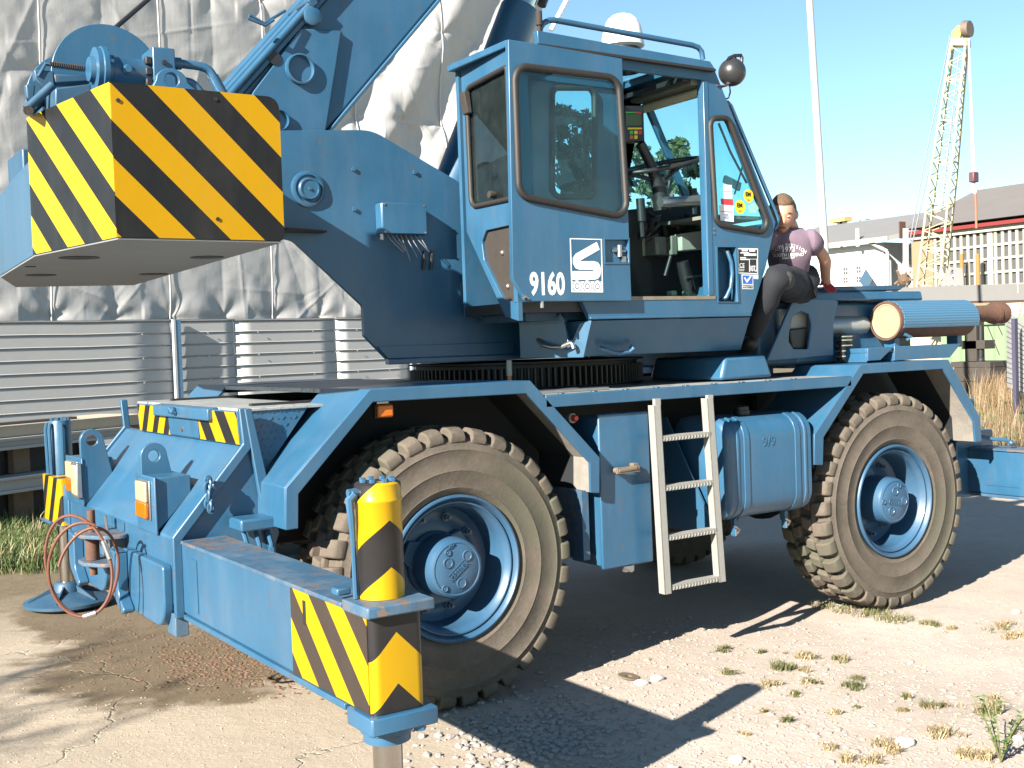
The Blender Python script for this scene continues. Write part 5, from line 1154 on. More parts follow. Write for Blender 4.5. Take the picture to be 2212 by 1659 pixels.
# ------------------------------------------------------------------ ground
def ground_mat():
    m, n, l, b = newmat('pale_gravel_yard'); v = objvec(n, l)
    a = noise(n, l, .55, 6, .6, v, .3); f = noise(n, l, 9, 8, .7, v); ff = noise(n, l, 55, 6, .75, v)
    c = mix(n, l, ramp(n, l, a, [(.35, 0), (.65, 1)]), (.345, .29, .245), (.415, .355, .31))
    c = mix(n, l, math_(n, l, 'MULTIPLY', ramp(n, l, f, [(.42, 0), (.62, 1)]), .35), c, (.30, .25, .205))
    c = mix(n, l, math_(n, l, 'MULTIPLY', ramp(n, l, ff, [(.55, 0), (.75, 1)]), .45), c, (.49, .445, .40))
    c = mix(n, l, math_(n, l, 'MULTIPLY', ramp(n, l, ff, [(.25, 1), (.40, 0)]), .5), c, (.20, .165, .135))
    # damp brown earth round the front of the crane, and bare earth further off
    sep = n.new('ShaderNodeSeparateXYZ'); l.new(v, sep.inputs[0])
    def blob(cx, cy, rx, ry, ed=.35):
        dx = math_(n, l, 'POWER', math_(n, l, 'DIVIDE', math_(n, l, 'SUBTRACT', sep.outputs[0], cx), rx), 2.0)
        dy = math_(n, l, 'POWER', math_(n, l, 'DIVIDE', math_(n, l, 'SUBTRACT', sep.outputs[1], cy), ry), 2.0)
        d = math_(n, l, 'ADD', math_(n, l, 'ADD', dx, dy), math_(n, l, 'MULTIPLY', math_(n, l, 'SUBTRACT', noise(n, l, 2.3, 6, .65, v), .5), 2.2))
        return ramp(n, l, d, [(.55, 1), (.55+ed, 0)])
    d = math_(n, l, 'MAXIMUM', blob(-.75, 1.9, .95, 1.15), blob(-.95, 3.4, .5, 1.3))
    damp = mix(n, l, f, (.070, .052, .032), (.135, .103, .066))
    tan_ = ramp(n, l, math_(n, l, 'ADD', sep.outputs[0], math_(n, l, 'MULTIPLY', noise(n, l, 1.1, 5, .6, v), 1.2)), [(-.25+.6, 1), (.35+.6, 0)])
    c = mix(n, l, math_(n, l, 'MULTIPLY', tan_, .75), c, mix(n, l, f, (.27, .22, .155), (.345, .295, .23)))
    c = mix(n, l, math_(n, l, 'MULTIPLY', d, .88), c, damp)
    far_ = ramp(n, l, math_(n, l, 'DIVIDE', math_(n, l, 'ADD', sep.outputs[1], math_(n, l, 'MULTIPLY', noise(n, l, .8, 4, .6, v), 2.5)), 12.0), [(.36, 0), (.5, 1)])
    c = mix(n, l, far_, c, mix(n, l, f, (.08, .066, .04), (.18, .145, .10)))
    # hair cracks in the old concrete
    vo = n.new('ShaderNodeTexVoronoi'); vo.feature = 'DISTANCE_TO_EDGE'; vo.inputs['Scale'].default_value = .8
    wv = n.new('ShaderNodeVectorMath'); wv.operation = 'ADD'; l.new(v, wv.inputs[0])
    nc = n.new('ShaderNodeTexNoise'); nc.inputs['Scale'].default_value = 2.4; nc.inputs['Detail'].default_value = 5; l.new(v, nc.inputs['Vector'])
    sc_ = n.new('ShaderNodeVectorMath'); sc_.operation = 'SCALE'; sc_.inputs['Scale'].default_value = .55; l.new(nc.outputs['Color'], sc_.inputs[0]); l.new(sc_.outputs[0], wv.inputs[1]); l.new(wv.outputs[0], vo.inputs['Vector'])
    crk = math_(n, l, 'MULTIPLY', ramp(n, l, vo.outputs[0], [(.0, 1), (.006, 0)]), math_(n, l, 'MULTIPLY', math_(n, l, 'LESS_THAN', sep.outputs[0], -.2), .4))
    c = mix(n, l, crk, c, (.17, .145, .11))
    l.new(c, b.inputs['Base Color']); b.inputs['Roughness'].default_value = .95; b.inputs['Specular IOR Level'].default_value = .15
    h = math_(n, l, 'ADD', math_(n, l, 'MULTIPLY', f, .6), math_(n, l, 'MULTIPLY', ff, .35)); h = math_(n, l, 'SUBTRACT', h, crk)
    bump(n, l, h, .8, .02, b); return m
M['ground'] = ground_mat()
from mathutils import noise as mnoise
def gz(x, y):
    z = .020*mnoise.noise(V(x*.7, y*.7, 1.3))+.010*mnoise.noise(V(x*2.1, y*2.1, 4))+.004*mnoise.noise(V(x*7, y*7, 9))
    return z-.012
def ground():
    xs = [-400, -120, -40, -15, -8]+[-6+.08*i for i in range(176)]+[8.2, 8.6, 9.2, 10, 12, 15, 20, 30, 60, 150, 600]
    ys = [-60, -20, -9]+[-6+.08*i for i in range(151)]+[6.3, 6.8, 7.5, 9, 11, 14, 18, 25, 40, 80, 200, 900]
    vs = []; 
    for y in ys:
        for x in xs:
            inn = -6 <= x <= 9 and -6 <= y <= 7
            vs.append((x, y, gz(x, y) if inn else -.012))
    nx = len(xs); fs = [(j*nx+i, j*nx+i+1, (j+1)*nx+i+1, (j+1)*nx+i) for j in range(len(ys)-1) for i in range(nx-1)]
    m = MB(); m.add(vs, fs); return tag(m.build('ground', M['ground'], None, smooth=180), kind='structure')
ground()
# ------------------------------------------------------------------ sheet-metal fence behind the crane
FD = V(math.cos(R(12)), math.sin(R(12)), 0); FN = V(math.sin(R(12)), -math.cos(R(12)), 0)      # along, towards the camera
F0 = V(.18, 13.31, 0)
def fpt(s, z, o=0): p = F0+FD*s+FN*o; return V(p.x, p.y, z)
def f_s(u): return (on_plane(u, 700, F0, FN)-F0).dot(FD)
M['fence'] = plain('galvanised_trapezoid_sheet', (.50, .495, .49), .65, 0, .05, 3, .002, 4)
fence = thing('metal_fence', 'grey fence of horizontally ribbed sheet metal behind the crane', 'fence', fpt(3, 0))
FH = 2.36
def rib_profile(z0, z1, n):
    pr = []; h = (z1-z0)/n
    for k in range(n):
        z = z0+k*h; pr += [(z, .004), (z+h*.80, .0), (z+h*.84, -.022), (z+h*.93, -.022), (z+h*.97, .012)]
    return pr+[(z1, 0)]
rnd = random.Random(11)
seams = [-4.2, -1.6, f_s(370)-.03, f_s(548)-.4, f_s(723), f_s(880), f_s(880)+2.4, f_s(880)+4.8]
for i in range(len(seams)-1):
    s0, s1 = seams[i]+.006, seams[i+1]-.006; o = rnd.uniform(0, .02); dz = rnd.uniform(-.012, .012); pr = rib_profile(.05, FH-.03, 12)
    m = MB(); a = []; N = 6
    for j in range(N+1):
        s = s0+(s1-s0)*j/N; w = .004*mnoise.noise(V(s*.9, 3, 1)); zz = .010*mnoise.noise(V(s*1.1, 7, 2))
        a.append([fpt(s, z+dz+zz*(z/FH), o+w*(.4+z/FH)+d) for z, d in pr])
    n = len(pr); vs = [p for r_ in a for p in r_]
    fs = [(j*n+k, (j+1)*n+k, (j+1)*n+k+1, j*n+k+1) for j in range(N) for k in range(n-1)]
    m.add(vs, fs); pn = m.build('sheet_panel', M['fence'], fence, smooth=25)
    sm_ = pn.modifiers.new('thick', 'SOLIDIFY'); sm_.thickness = .004
    m = MB(); 
    for j in range(N): 
        p, q = a[j][-1], a[j+1][-1]; m.hexa([p+FN*.012+V(0, 0, -.02), q+FN*.012+V(0, 0, -.02), q-FN*.02+V(0, 0, -.02), p-FN*.02+V(0, 0, -.02), p+FN*.012+V(0, 0, .014), q+FN*.012+V(0, 0, .014), q-FN*.02+V(0, 0, .014), p-FN*.02+V(0, 0, .014)])
    m.build('edge_trim', plain('dull_edge_trim', (.26, .255, .25), .6), fence)
    for s in (s0+.45, s1-.5):
        for k in (2, 4, 6, 8, 10):
            p = fpt(s, .05+(FH-.08)/12*(k+.85)+dz, o+.032); MB().cyl(p, p+FN*.008, .012, n=8).build('rivet', M['fence'], fence)
M['postw'] = plain('white_post_paint', (.6, .6, .6), .5); M['postb'] = plain('blue_post_paint', (.12, .25, .40), .5)
for u in (370, 880, -300):
    s = f_s(u) if u > 0 else -1.62
    MB().hexa([fpt(s-.035, 0, .07), fpt(s+.005, 0, .07), fpt(s+.005, 0, .125), fpt(s-.035, 0, .125), fpt(s-.035, FH-.02, .07), fpt(s+.005, FH-.02, .07), fpt(s+.005, FH-.02, .125), fpt(s-.035, FH-.02, .125)]).build('post', M['postw'], fence)
    MB().hexa([fpt(s+.006, 0, .045), fpt(s+.10, 0, .045), fpt(s+.10, 0, .12), fpt(s+.006, 0, .12), fpt(s+.006, FH-.02, .045), fpt(s+.10, FH-.02, .045), fpt(s+.10, FH-.02, .12), fpt(s+.006, FH-.02, .12)]).build('post', M['postb'], fence)

# ------------------------------------------------------------------ building wrapped in silver tarpaulin
def tarp_mat():
    m, n, l, b = newmat('silver_woven_tarpaulin'); v = objvec(n, l)
    w1 = noise(n, l, 1.0, 4, .6, objvec(n, l, (26, 26, .9))); w2 = noise(n, l, 1.0, 3, .6, objvec(n, l, (3, 3, 60)))
    g = noise(n, l, 1.4, 5, .6, v)
    c = mix(n, l, g, (.345, .335, .328), (.415, .405, .40)); c = mix(n, l, math_(n, l, 'MULTIPLY', ramp(n, l, w1, [(.55, 0), (.7, 1)]), .18), c, (.50, .49, .49))
    c = mix(n, l, math_(n, l, 'MULTIPLY', ramp(n, l, w1, [(.3, 1), (.44, 0)]), .2), c, (.23, .22, .215))
    l.new(c, b.inputs['Base Color']); b.inputs['Roughness'].default_value = .48; b.inputs['Specular IOR Level'].default_value = .6
    cr = noise(n, l, 5.5, 8, .72, v, .6); h = math_(n, l, 'ADD', math_(n, l, 'MULTIPLY', cr, 1.0), math_(n, l, 'ADD', math_(n, l, 'MULTIPLY', w1, .25), math_(n, l, 'MULTIPLY', w2, .12)))
    bump(n, l, h, .35, .012, b); return m
M['tarp'] = tarp_mat(); M['seam'] = plain('white_eyelet_tape', (.62, .61, .60), .5, 0, .05, 20)
T0 = fpt(-3.5, 0, -2.3); sA = 3.5+f_s(735)+.9
A_dir = FD; B_dir = V(math.cos(R(7)), math.sin(R(7)), 0)
Tc = T0+A_dir*sA; sB = ((on_plane(1168, 10, Tc, V(B_dir.y, -B_dir.x, 0)))-Tc).dot(B_dir)
rnd = random.Random(5)
creases = []
for k in range(150):
    a = rnd.uniform(0, math.pi); creases.append((rnd.uniform(0, sA+sB), rnd.uniform(1.8, 10.5), math.cos(a), math.sin(a), rnd.uniform(.3, 1.3), rnd.choice((-1, 1))*rnd.uniform(.006, .016), rnd.uniform(.02, .05)))
cr = np.array(creases)
W_ = 1.10; S_OFF = (3.5+f_s(211)) % W_+.32
def tarp_disp(S, Z):
    D = np.zeros_like(S); ph = (S-S_OFF)/W_; fr = ph-np.floor(ph)
    ties = [2.45, 4.55, 6.6, 8.6, 10.6]
    D += .022*np.sin(np.pi*fr)**.7                                             # billow between the seams
    for t in ties:
        dz = np.abs(Z-t); ds = np.minimum(fr, 1-fr)*W_
        rr = np.sqrt(ds**2+dz**2)+.02; an = np.arctan2(Z-t, np.where(fr < .5, fr, fr-1)*W_)
        D += -.075*np.exp(-rr/.20)+.013*np.cos(an*5+np.floor(ph+.5)*1.7)*np.exp(-((rr-.35)/.35)**2)
    for (s, z, cx, cz, ln, am, wd) in cr:
        u = (S-s)*cx+(Z-z)*cz; v = -(S-s)*cz+(Z-z)*cx
        D += am*np.exp(-np.abs(v)/wd)*np.exp(-(u/ln)**2)
    right = 1/(1+np.exp(-(S-sA-.15)*6))                                           # the slack part by the corner hangs in pleats
    sk = S+.55*(Z-4.5)*.6
    D += right*(.085*np.sin(sk*6.2)*np.exp(-np.abs(Z-4.5)/1.5)+.05*np.sin(sk*11+2)*np.exp(-np.abs(Z-4.5)/.8)-.16*np.exp(-((Z-4.52)/.10)**2)+.10*np.sin((S*.9-Z*.62)*3.6)*np.clip((Z-4.7)/1.5, 0, 1))
    return D
ns, nz = 620, 400; Z0, Z1 = 1.7, 12.4
Sg, Zg = np.meshgrid(np.linspace(0, sA+sB, ns), np.linspace(Z0, Z1, nz)); Dg = tarp_disp(Sg, Zg)
fine = np.random.RandomState(3).randn(nz//6+2, ns//6+2)
yi = np.linspace(0, nz//6, nz); xi = np.linspace(0, ns//6, ns); y0 = yi.astype(int); x0 = xi.astype(int); fy_ = (yi-y0)[:, None]; fx_ = (xi-x0)[None, :]
ff_ = (fine[y0][:, x0]*(1-fy_)*(1-fx_)+fine[y0+1][:, x0]*fy_*(1-fx_)+fine[y0][:, x0+1]*(1-fy_)*fx_+fine[y0+1][:, x0+1]*fy_*fx_)
Dg = Dg+.0035*ff_
nB = V(B_dir.y, -B_dir.x, 0)
def tarp_xyz(S, Z, D):
    t = np.clip((S-sA+.5)/1.0, 0, 1); t = t*t*(3-2*t)
    base = np.where((S <= sA)[..., None], np.array(T0)+S[..., None]*np.array(A_dir), np.array(Tc)+(S-sA)[..., None]*np.array(B_dir))
    nn = (1-t)[..., None]*np.array(FN)+t[..., None]*np.array(nB); P = base+nn*D[..., None]; P[..., 2] = Z; return P
P = tarp_xyz(Sg, Zg, Dg)
wrap = thing('wrapped_building', 'tall building wrapped in crumpled silver tarpaulin behind the fence', 'building', (T0.x+4, T0.y+2, 0))
me = bpy.data.meshes.new('tarpaulin'); me.from_pydata(P.reshape(-1, 3).tolist(), [], [(j*ns+i, j*ns+i+1, (j+1)*ns+i+1, (j+1)*ns+i) for j in range(nz-1) for i in range(ns-1)])
me.polygons.foreach_set('use_smooth', [True]*len(me.polygons)); to = bpy.data.objects.new('tarpaulin', me); col.objects.link(to); finish(to, M['tarp'], wrap)
to.modifiers.new('thick', 'SOLIDIFY').thickness = .006
k0 = int(math.floor((0-S_OFF)/W_)); zz = np.linspace(Z0, Z1, 120)
for k in range(k0, int((sA+sB-S_OFF)/W_)+1):
    s = S_OFF+k*W_
    if s < .1 or s > sA+sB-.1: continue
    if k % 2: continue
    rows = []
    for ds in (-.018, .018):
        Sx = np.full_like(zz, s+ds); rows.append(tarp_xyz(Sx, zz, tarp_disp(np.full_like(zz, s), zz)*.92+.022))
    vs = [tuple(p) for r_ in rows for p in r_]; n = len(zz); m = MB(); m.add(vs, [(i, i+1, n+i+1, n+i) for i in range(n-1)]); so_ = m.build('seam_tape', M['seam'], wrap)
    so_.modifiers.new('thick', 'SOLIDIFY').thickness = .008
e1 = Tc+B_dir*sB; bk = V(-B_dir.y, B_dir.x, 0)
MB().xy([tuple((T0-FN*.35).to_2d()), tuple((Tc-FN*.35-nB*.05).to_2d()), tuple((e1-nB*.35-B_dir*.3).to_2d()), tuple((e1+bk*9-B_dir*.3).to_2d()), tuple((T0-FN*9).to_2d())], 0, 12.3).build('wall_block', plain('old_render', (.4, .37, .33), .9), wrap)

# ------------------------------------------------------------------ stacked girders and slab in front of the fence
GD = V(math.cos(R(27)), math.sin(R(27)), 0); GN = V(math.sin(R(27)), -math.cos(R(27)), 0)
G0 = at(0, 918, 'z', 1.12); G0.z = 0
def g_end(u): return (on_plane(u, 900, G0, GN)-G0).dot(GD)
def gbox(m, s0, s1, o0, o1, z0, z1):
    P_ = lambda s, o, z: tuple(G0+GD*s+GN*o+V(0, 0, z)); return m.hexa([P_(s0, o0, z0), P_(s1, o0, z0), P_(s1, o1, z0), P_(s0, o1, z0), P_(s0, o0, z1), P_(s1, o0, z1), P_(s1, o1, z1), P_(s0, o1, z1)])
M['slab'] = plain('tan_concrete', (.50, .42, .31), .85, 0, .12, 4, .003, 30); M['girder'] = plain('grey_primed_steel', (.45, .44, .42), .6, 0, .12, 5, .002, 20); M['timber'] = plain('weathered_timber', (.22, .16, .11), .9, 0, .3, 8, .004, 30)
e_ = g_end(316)
tag(gbox(MB(), -6, e_, -.75, -.02, .985, 1.105).build('concrete_slab', M['slab'], None, bevel=.008), 'tan concrete slab on top of the girder stack', 'slab')
tag(gbox(MB(), -6, g_end(183), -.25, -.12, 1.107, 1.135).build('steel_bar', plain('dark_steel_bar', (.12, .12, .12), .6), None, bevel=.004), 'thin dark steel bar lying on the tan slab', 'bar')
def girder(lab, s1, z0, z1, o=0):
    t = thing('steel_girder', lab, 'girder', tuple(G0+GD*(s1-3)+V(0, 0, z0)))
    gbox(MB(), -6, s1, o-.30, o+.04, z1-.03, z1).build('flange', M['girder'], t, bevel=.004); gbox(MB(), -6, s1, o-.20, o-.18, z0+.0305, z1-.0305).build('web', M['girder'], t); gbox(MB(), -6, s1, o-.30, o+.04, z0, z0+.03).build('flange', M['girder'], t, bevel=.004)
    gbox(MB(), -6, s1-.02, o-.02, o, z0+.031, z1-.031).build('side_plate', M['girder'], t)
    return t
girder('grey steel girder directly under the tan slab', g_end(274), .865, .983, .02)
girder('pale steel girder lowest in the stack, behind the grass', g_end(250), .44, .60, .12)
for s, w in ((g_end(60), 'left of the far jack'), (g_end(215), 'beside the far lifting lug')):
    tag(gbox(MB(), s-.1, s+.1, -.7, -.12, .602, .863).build('timber_block', M['timber'], None, bevel=.01), 'timber block between the stacked girders, '+w, 'timber', 'timber blocks in the girder stack')
    tag(gbox(MB(), s-.12, s+.12, -.7, -.12, -.01, .438).build('timber_block', M['timber'], None, bevel=.01), 'thick timber block under the lowest girder, '+w, 'timber', 'timber blocks under the girder stack')
tag(gbox(MB(), g_end(280), g_end(345), -.4, -.05, .86, .98).build('timber_offcut', plain('brown_offcut', (.26, .16, .08), .9), None, bevel=.006), 'short brown timber offcut beyond the girder end', 'timber')
gbm = MB()
tag(gbox(gbm, -6, g_end(240), -.24, -.21, .0, .862).build('gap_shade_sheet', M['dark'], None), 'added dark sheet for the shade between the stacked girders', 'sheet')  # near-black infill added to stand in for shade in the gap of the stack

# ------------------------------------------------------------------ buildings on the right
HX = 60.0
def h2(a, b): return (1762+.20426*a, 372.7+.20426*b)
def hat(a, b, x=HX): return at(*h2(a, b), 'x', x)
hall = thing('factory_hall', 'long factory hall with gridded windows and a red eave', 'building', (HX+8, hat(1500, 700).y, 0))
yl, yr = hat(1010, 650).y, hat(2203, 520).y-14
ze = hat(1600, 600).z; zbm = 0
M['hallwall'] = plain('hall_render', (.52, .42, .33), .9); M['roofg'] = plain('grey_roof_felt', (.165, .15, .14), .85, 0, .12, .6); M['pane'] = plain('dull_window_glass', (.10, .10, .105), .25, 0, .25, 2); M['mull'] = plain('pale_window_bars', (.42, .41, .33), .6)
MB().box(HX+.3, HX+20, yr, yl-.3, 0, ze).build('wall', M['hallwall'], hall)
MB().box(HX-.5, HX+.29, yr-.2, yl+.2, ze, ze+.22).build('eave', plain('red_eave', (.20, .02, .018), .6), hall)
MB().box(HX-.2, HX+.28, yr-.1, yl+.1, ze-.3, ze-.002).build('gutter', M['mull'], hall)
ra_, rb2 = hat(1700, 182, HX+10), hat(2203, 115, HX+10)
m = MB(); zt1 = ze+.40; zr1 = (ra_.z+rb2.z)/2
m.add([(HX-.6, yr-.2, zt1), (HX-.6, yl+.3, zt1), (HX+20.5, yl+.3, zt1), (HX+20.5, yr-.2, zt1), (HX+10, yr-.2, zr1), (HX+10, ra_.y, zr1)], [(0, 1, 5, 4), (1, 2, 5), (2, 3, 4, 5), (0, 4, 3), (0, 3, 2, 1)]); m.build('roof', M['roofg'], hall, smooth=0)
MB().box(HX, HX+.29, yl-1.6, yl, 0, ze-.3).build('corner_pier', plain('salmon_pier', (.36, .20, .12), .9), hall)
zlo = hat(2150, 1160).z-1.4; rows = 7; cols_ = []
yb_ = yl-1.7; step = (hat(1440, 700).y-hat(1510, 700).y)
dzr = hat(2150, 560).z-hat(2150, 708).z; rows_z = [ze-.3-k*dzr for k in range(6)]
mb_h = []
k = 0; y = yb_
while y > yr:
    y2 = y-step*.98
    wide = .36 if k % 9 == 8 else .16
    MB().box(HX-.04, HX+.1, y-wide, y, max(.3, rows_z[-1]), ze-.3).build('window_mullion', M['mull'], hall)
    y -= step; k += 1
for z in rows_z[1:]: MB().box(HX-.03, HX+.09, yr, yb_, z-.07, z+.07).build('window_transom', M['mull'], hall)
npn = 0; y = yb_
while y > yr+step and npn < 290:
    for i in range(len(rows_z)-1):
        MB().box(HX+.12, HX+.16, y-step, y-.16, rows_z[i+1]+.07, rows_z[i]-.07).build('window_pane', M['pane'], hall, smooth=0); npn += 1
    y -= step
for a in (1545, 1715):
    p = hat(a, 1000, HX-1); MB().cyl((HX-1, p.y, 0), (HX-1, p.y, hat(a, 860, HX-1).z), .13, n=10).build('rusty_pipe', plain('orange_rust', (.36, .16, .05), .8), hall)
# white building
WX = 66.0
wb = thing('white_building', 'white rendered building with grey roof and paned windows', 'building', (WX+4, hat(500, 900, WX).y, 0))
w1, w2 = hat(-420, 800, WX).y, hat(720, 800, WX).y; wz = hat(420, 770, WX).z
M['render'] = plain('white_render', (.80, .80, .80), .85, 0, .04, 1)
MB().box(WX, WX+10, w2, w1, 0, wz).build('wall', M['render'], wb)
w3 = hat(1060, 800, WX+3).y
MB().box(WX+3, WX+10, w3, w2-.01, 0, wz-.5).build('wall', M['render'], wb)
rz = hat(600, 545, WX+6).z
m = MB(); m.add([(WX-.7, w1+1, wz), (WX-.7, w2-1.0, wz), (WX+6, w3-9, rz), (WX+6, w1+1, rz), (WX-.7, w1+1, wz+.35), (WX-.7, w2-1.0, wz+.35), (WX+6, w3-9, rz+.35), (WX+6, w1+1, rz+.35)], [(0, 3, 2, 1), (4, 5, 6, 7), (0, 1, 5, 4), (1, 2, 6, 5), (2, 3, 7, 6), (3, 0, 4, 7)]); m.build('roof', plain('slate_roof', (.19, .187, .187), .8, 0, .1, 1), wb, smooth=0)
MB().box(WX-.85, WX-.705, w2-1, w1+1, wz-.02, wz+.3).build('gutter', M['mull'], wb)
p = hat(750, 900, WX-.3); MB().cyl((WX-.2, p.y, 0), (WX-.2, p.y, wz-.7), .13, n=8).cyl((WX-.2, p.y, wz-.7), (WX-.6, p.y+1.2, wz+.05), .13, n=8).build('down_pipe', plain('grey_pipe', (.4, .4, .42), .5), wb)
for (a0, a1, b0, b1) in ((292, 352, 1000, 1085), (292, 352, 1105, 1170), (430, 490, 990, 1065), (430, 490, 1095, 1165)):
    p, q = hat(a0, b0, WX), hat(a1, b1, WX)
    wdw = MB().box(WX-.06, WX-.001, q.y, p.y, q.z, p.z).build('window', M['render'], wb)
    for i in range(2):
        for j in range(2):
            yy0 = q.y+(p.y-q.y)*(.08+.46*i); zz0 = q.z+(p.z-q.z)*(.08+.46*j); MB().box(WX-.08, WX-.061, yy0, yy0+(p.y-q.y)*.38, zz0, zz0+(p.z-q.z)*.38).build('pane', M['pane'], wdw, smooth=0)
p = hat(530, 1140, WX-1); 
sg = MB().prism([(WX-1, p.y, p.z+.8), (WX-1, p.y-.6, p.z), (WX-1, p.y, p.z-.8), (WX-1, p.y+.6, p.z)], (.08, 0, 0)).build('diamond_sign', plain('steel_blue_sign', (.045, .095, .15), .6), None); tag(sg, 'blue diamond-shaped board against the white building', 'sign')
p = hat(412, 590, WX-1.2); q = hat(412, 750, WX-1.2); vent = MB().cyl((WX-.9, p.y, q.z-.2), (WX-.9, p.y, p.z), .14, n=10).build('roof_pipe', M['whitep'], wb)
# billboard and street lamp beyond the roof
BX_ = 95.0
bb = thing('billboard', 'small white billboard on a twin post above the white roof', 'sign', (BX_, hat(260, 500, BX_).y, 0))
p, q = hat(178, 405, BX_), hat(345, 470, BX_); MB().box(BX_, BX_+.3, q.y, p.y, q.z, p.z).build('board', M['whitep'], bb)
lm_ = MB()
for kk, (ya, yb3, za, zb3) in enumerate(((.08, .22, .55, .85), (.25, .42, .62, .80), (.45, .62, .60, .9), (.64, .80, .5, .78), (.1, .3, .25, .42), (.36, .5, .22, .44), (.55, .62, .2, .45))): lm_.box(BX_-.04, BX_-.001, p.y+(q.y-p.y)*yb3, p.y+(q.y-p.y)*ya, q.z+(p.z-q.z)*za, q.z+(p.z-q.z)*zb3)
tag(lm_.build('board_print', plain('grey_lettering', (.2, .2, .22), .6), bb), kind='stuff')
q2 = hat(345, 492, BX_); MB().box(BX_-.6, BX_+.6, q.y+.0, p.y, q2.z-.2, q2.z+.25).build('walkway', plain('yellow_walkway', (.6, .45, .15), .6), bb)
for a in (252, 280): y_ = hat(a, 500, BX_).y; MB().box(BX_, BX_+.4, y_-.35, y_+.35, 0, q2.z-.21).build('post', M['whitep'], bb)
sl_ = thing('street_lamp', 'thin curved street lamp above the white roof', 'street lamp', (80, hat(440, 600, 80).y, 0))
lp_ = [hat(440, 700, 80), hat(438, 560, 80), hat(450, 515, 80), hat(480, 495, 80), hat(520, 490, 80)]; lp_ = [V(80, lp_[0].y, 0)]+lp_
MB().tube(lp_, .10, 8).build('pole', plain('grey_lamp_pole', (.45, .45, .47), .5), sl_)
p, q = hat(500, 484, 80), hat(556, 496, 80); MB().box(79.7, 80.3, q.y, p.y, q.z, p.z+.1).build('lamp_head', M['whitep'], sl_, bevel=.05)

# ------------------------------------------------------------------ yellow lattice crane, its ropes and hook
LX = 45.0
def l4(a, b, x=LX): return at(1931.4+.20426*a, .20426*b, 'x', x)
lat = thing('lattice_crane', 'tall pale yellow lattice boom crane in front of the factory hall', 'crane', (LX+.5, hat(1190, 1190, LX).y, 0))
M['lat'] = plain('pale_yellow_paint', (.56, .50, .31), .6, 0, .06)
base_l, base_r = hat(1060, 1260, LX), hat(1300, 1260, LX); mid_l, mid_r = hat(1215, 0, LX), hat(1430, 0, LX); top_l_, top_r = l4(610, 400), l4(760, 400)
def chord(t, side):
    a, b, c_ = (base_l, mid_l, top_l_) if side == 0 else (base_r, mid_r, top_r)
    return a.lerp(b, t/.45) if t < .45 else b.lerp(c_, (t-.45)/.55)
dep = .9
cm = [[], [], [], []]; N = 30
lv = [i/N for i in range(N+1)]
for t in lv:
    dp_ = dep*(1 if t < .45 else 1-(t-.45)/.55*.6)
    L0, R0 = chord(t, 0), chord(t, 1); cm[0].append(L0); cm[1].append(R0); cm[2].append(L0+V(dp_, dp_*.35, 0)); cm[3].append(R0+V(dp_, dp_*.35, 0))
for k in range(4): MB().tube(cm[k], .055, 6).build('chord', M['lat'], lat)
for (i, j) in ((0, 1), (0, 2), (1, 3), (2, 3)):
    m = MB()
    for t in range(N):
        a, b = (i, j) if t % 2 else (j, i); m.cyl(cm[a][t], cm[b][t+1], .026, n=5)
        if t % 5 == 0: m.cyl(cm[i][t], cm[j][t], .026, n=5)
    tag(m.build('lattice_bracing', M['lat'], lat), kind='stuff')
MB().prism([l4(600, 400), l4(765, 400), l4(770, 480), l4(600, 480)], (.6, .2, 0)).build('boom_head', M['lat'], lat, bevel=.03)
MB().prism([l4(610, 330), l4(680, 262), l4(720, 300), l4(690, 410), l4(600, 400)], (.3, .1, 0)).build('head_plate', plain('yellow_head', (.75, .6, .12), .6), lat, bevel=.03)
for k in range(3): c_ = l4(735+k*22, 310); MB().cyl(c_, c_+V(.02, -.12, 0), .38, n=20).build('head_sheave', plain('brown_sheave', (.16, .12, .09), .6), lat)
for (p, q) in ((l4(595, 370), hat(1130, 0, LX)), (hat(1130, 0, LX), hat(990, 760, LX)), (l4(585, 480), hat(1215, 60, LX+1)), (hat(1190, 0, LX), hat(1020, 760, LX)), (l4(690, 560), hat(1330, 380, LX-.2))):
    MB().cyl(p, q, .03, n=5).build('pendant_rope', plain('grey_rope', (.25, .27, .30), .5), lat)
MB().box(LX-.5, LX+2.6, base_r.y-1.0, base_l.y+1.0, 0, base_l.z-.05).build('crane_base', M['lat'], lat, bevel=.1)
hk_ = thing('hook_block', 'dark red hook block hanging on ropes from the lattice boom', 'hook', tuple(hat(1672, 250, LX)))
for d_ in (-14, 0, 14): MB().cyl(l4(785+d_*.3, 330), hat(1668+d_, 0, LX), .022, n=5).build('hoist_rope', M['grease'], hk_)
p, q = hat(1642, 0, LX), hat(1702, 100, LX); MB().box(LX-.2, LX+.2, q.y, p.y, q.z, p.z).build('block', plain('dark_red_block', (.12, .05, .06), .5), hk_, bevel=.05)
hkp = [hat(a, b, LX) for a, b in ((1672, 100), (1668, 140), (1662, 180), (1668, 215), (1682, 222), (1692, 200), (1690, 170))]; MB().tube(hkp, .07, 8).build('hook', M['grease'], hk_)
tag(MB().cyl(hat(1690, 225, LX), hat(1700, 590, LX), .055, n=10).build('rusty_load_bar', plain('rust_brown_bar', (.30, .15, .09), .85), None), 'rust brown bar hanging below the hook block', 'bar')
gr = thing('scrap_grab', 'rusty scrap grab hanging on pale ropes beside the white building', 'grab', tuple(hat(940, 1190, 40)))
for a in (930, 950, 972): MB().cyl(hat(a, 590, 40), hat(a+2, 1100, 40), .035, n=6).build('grab_rope', plain('pale_rope', (.6, .6, .62), .5), gr)
for a, b_ in ((905, 1100), (995, 1095)): MB().cyl(hat(935, 880, 40), hat(a, b_, 40), .02, n=5).build('grab_rope', M['grease'], gr)
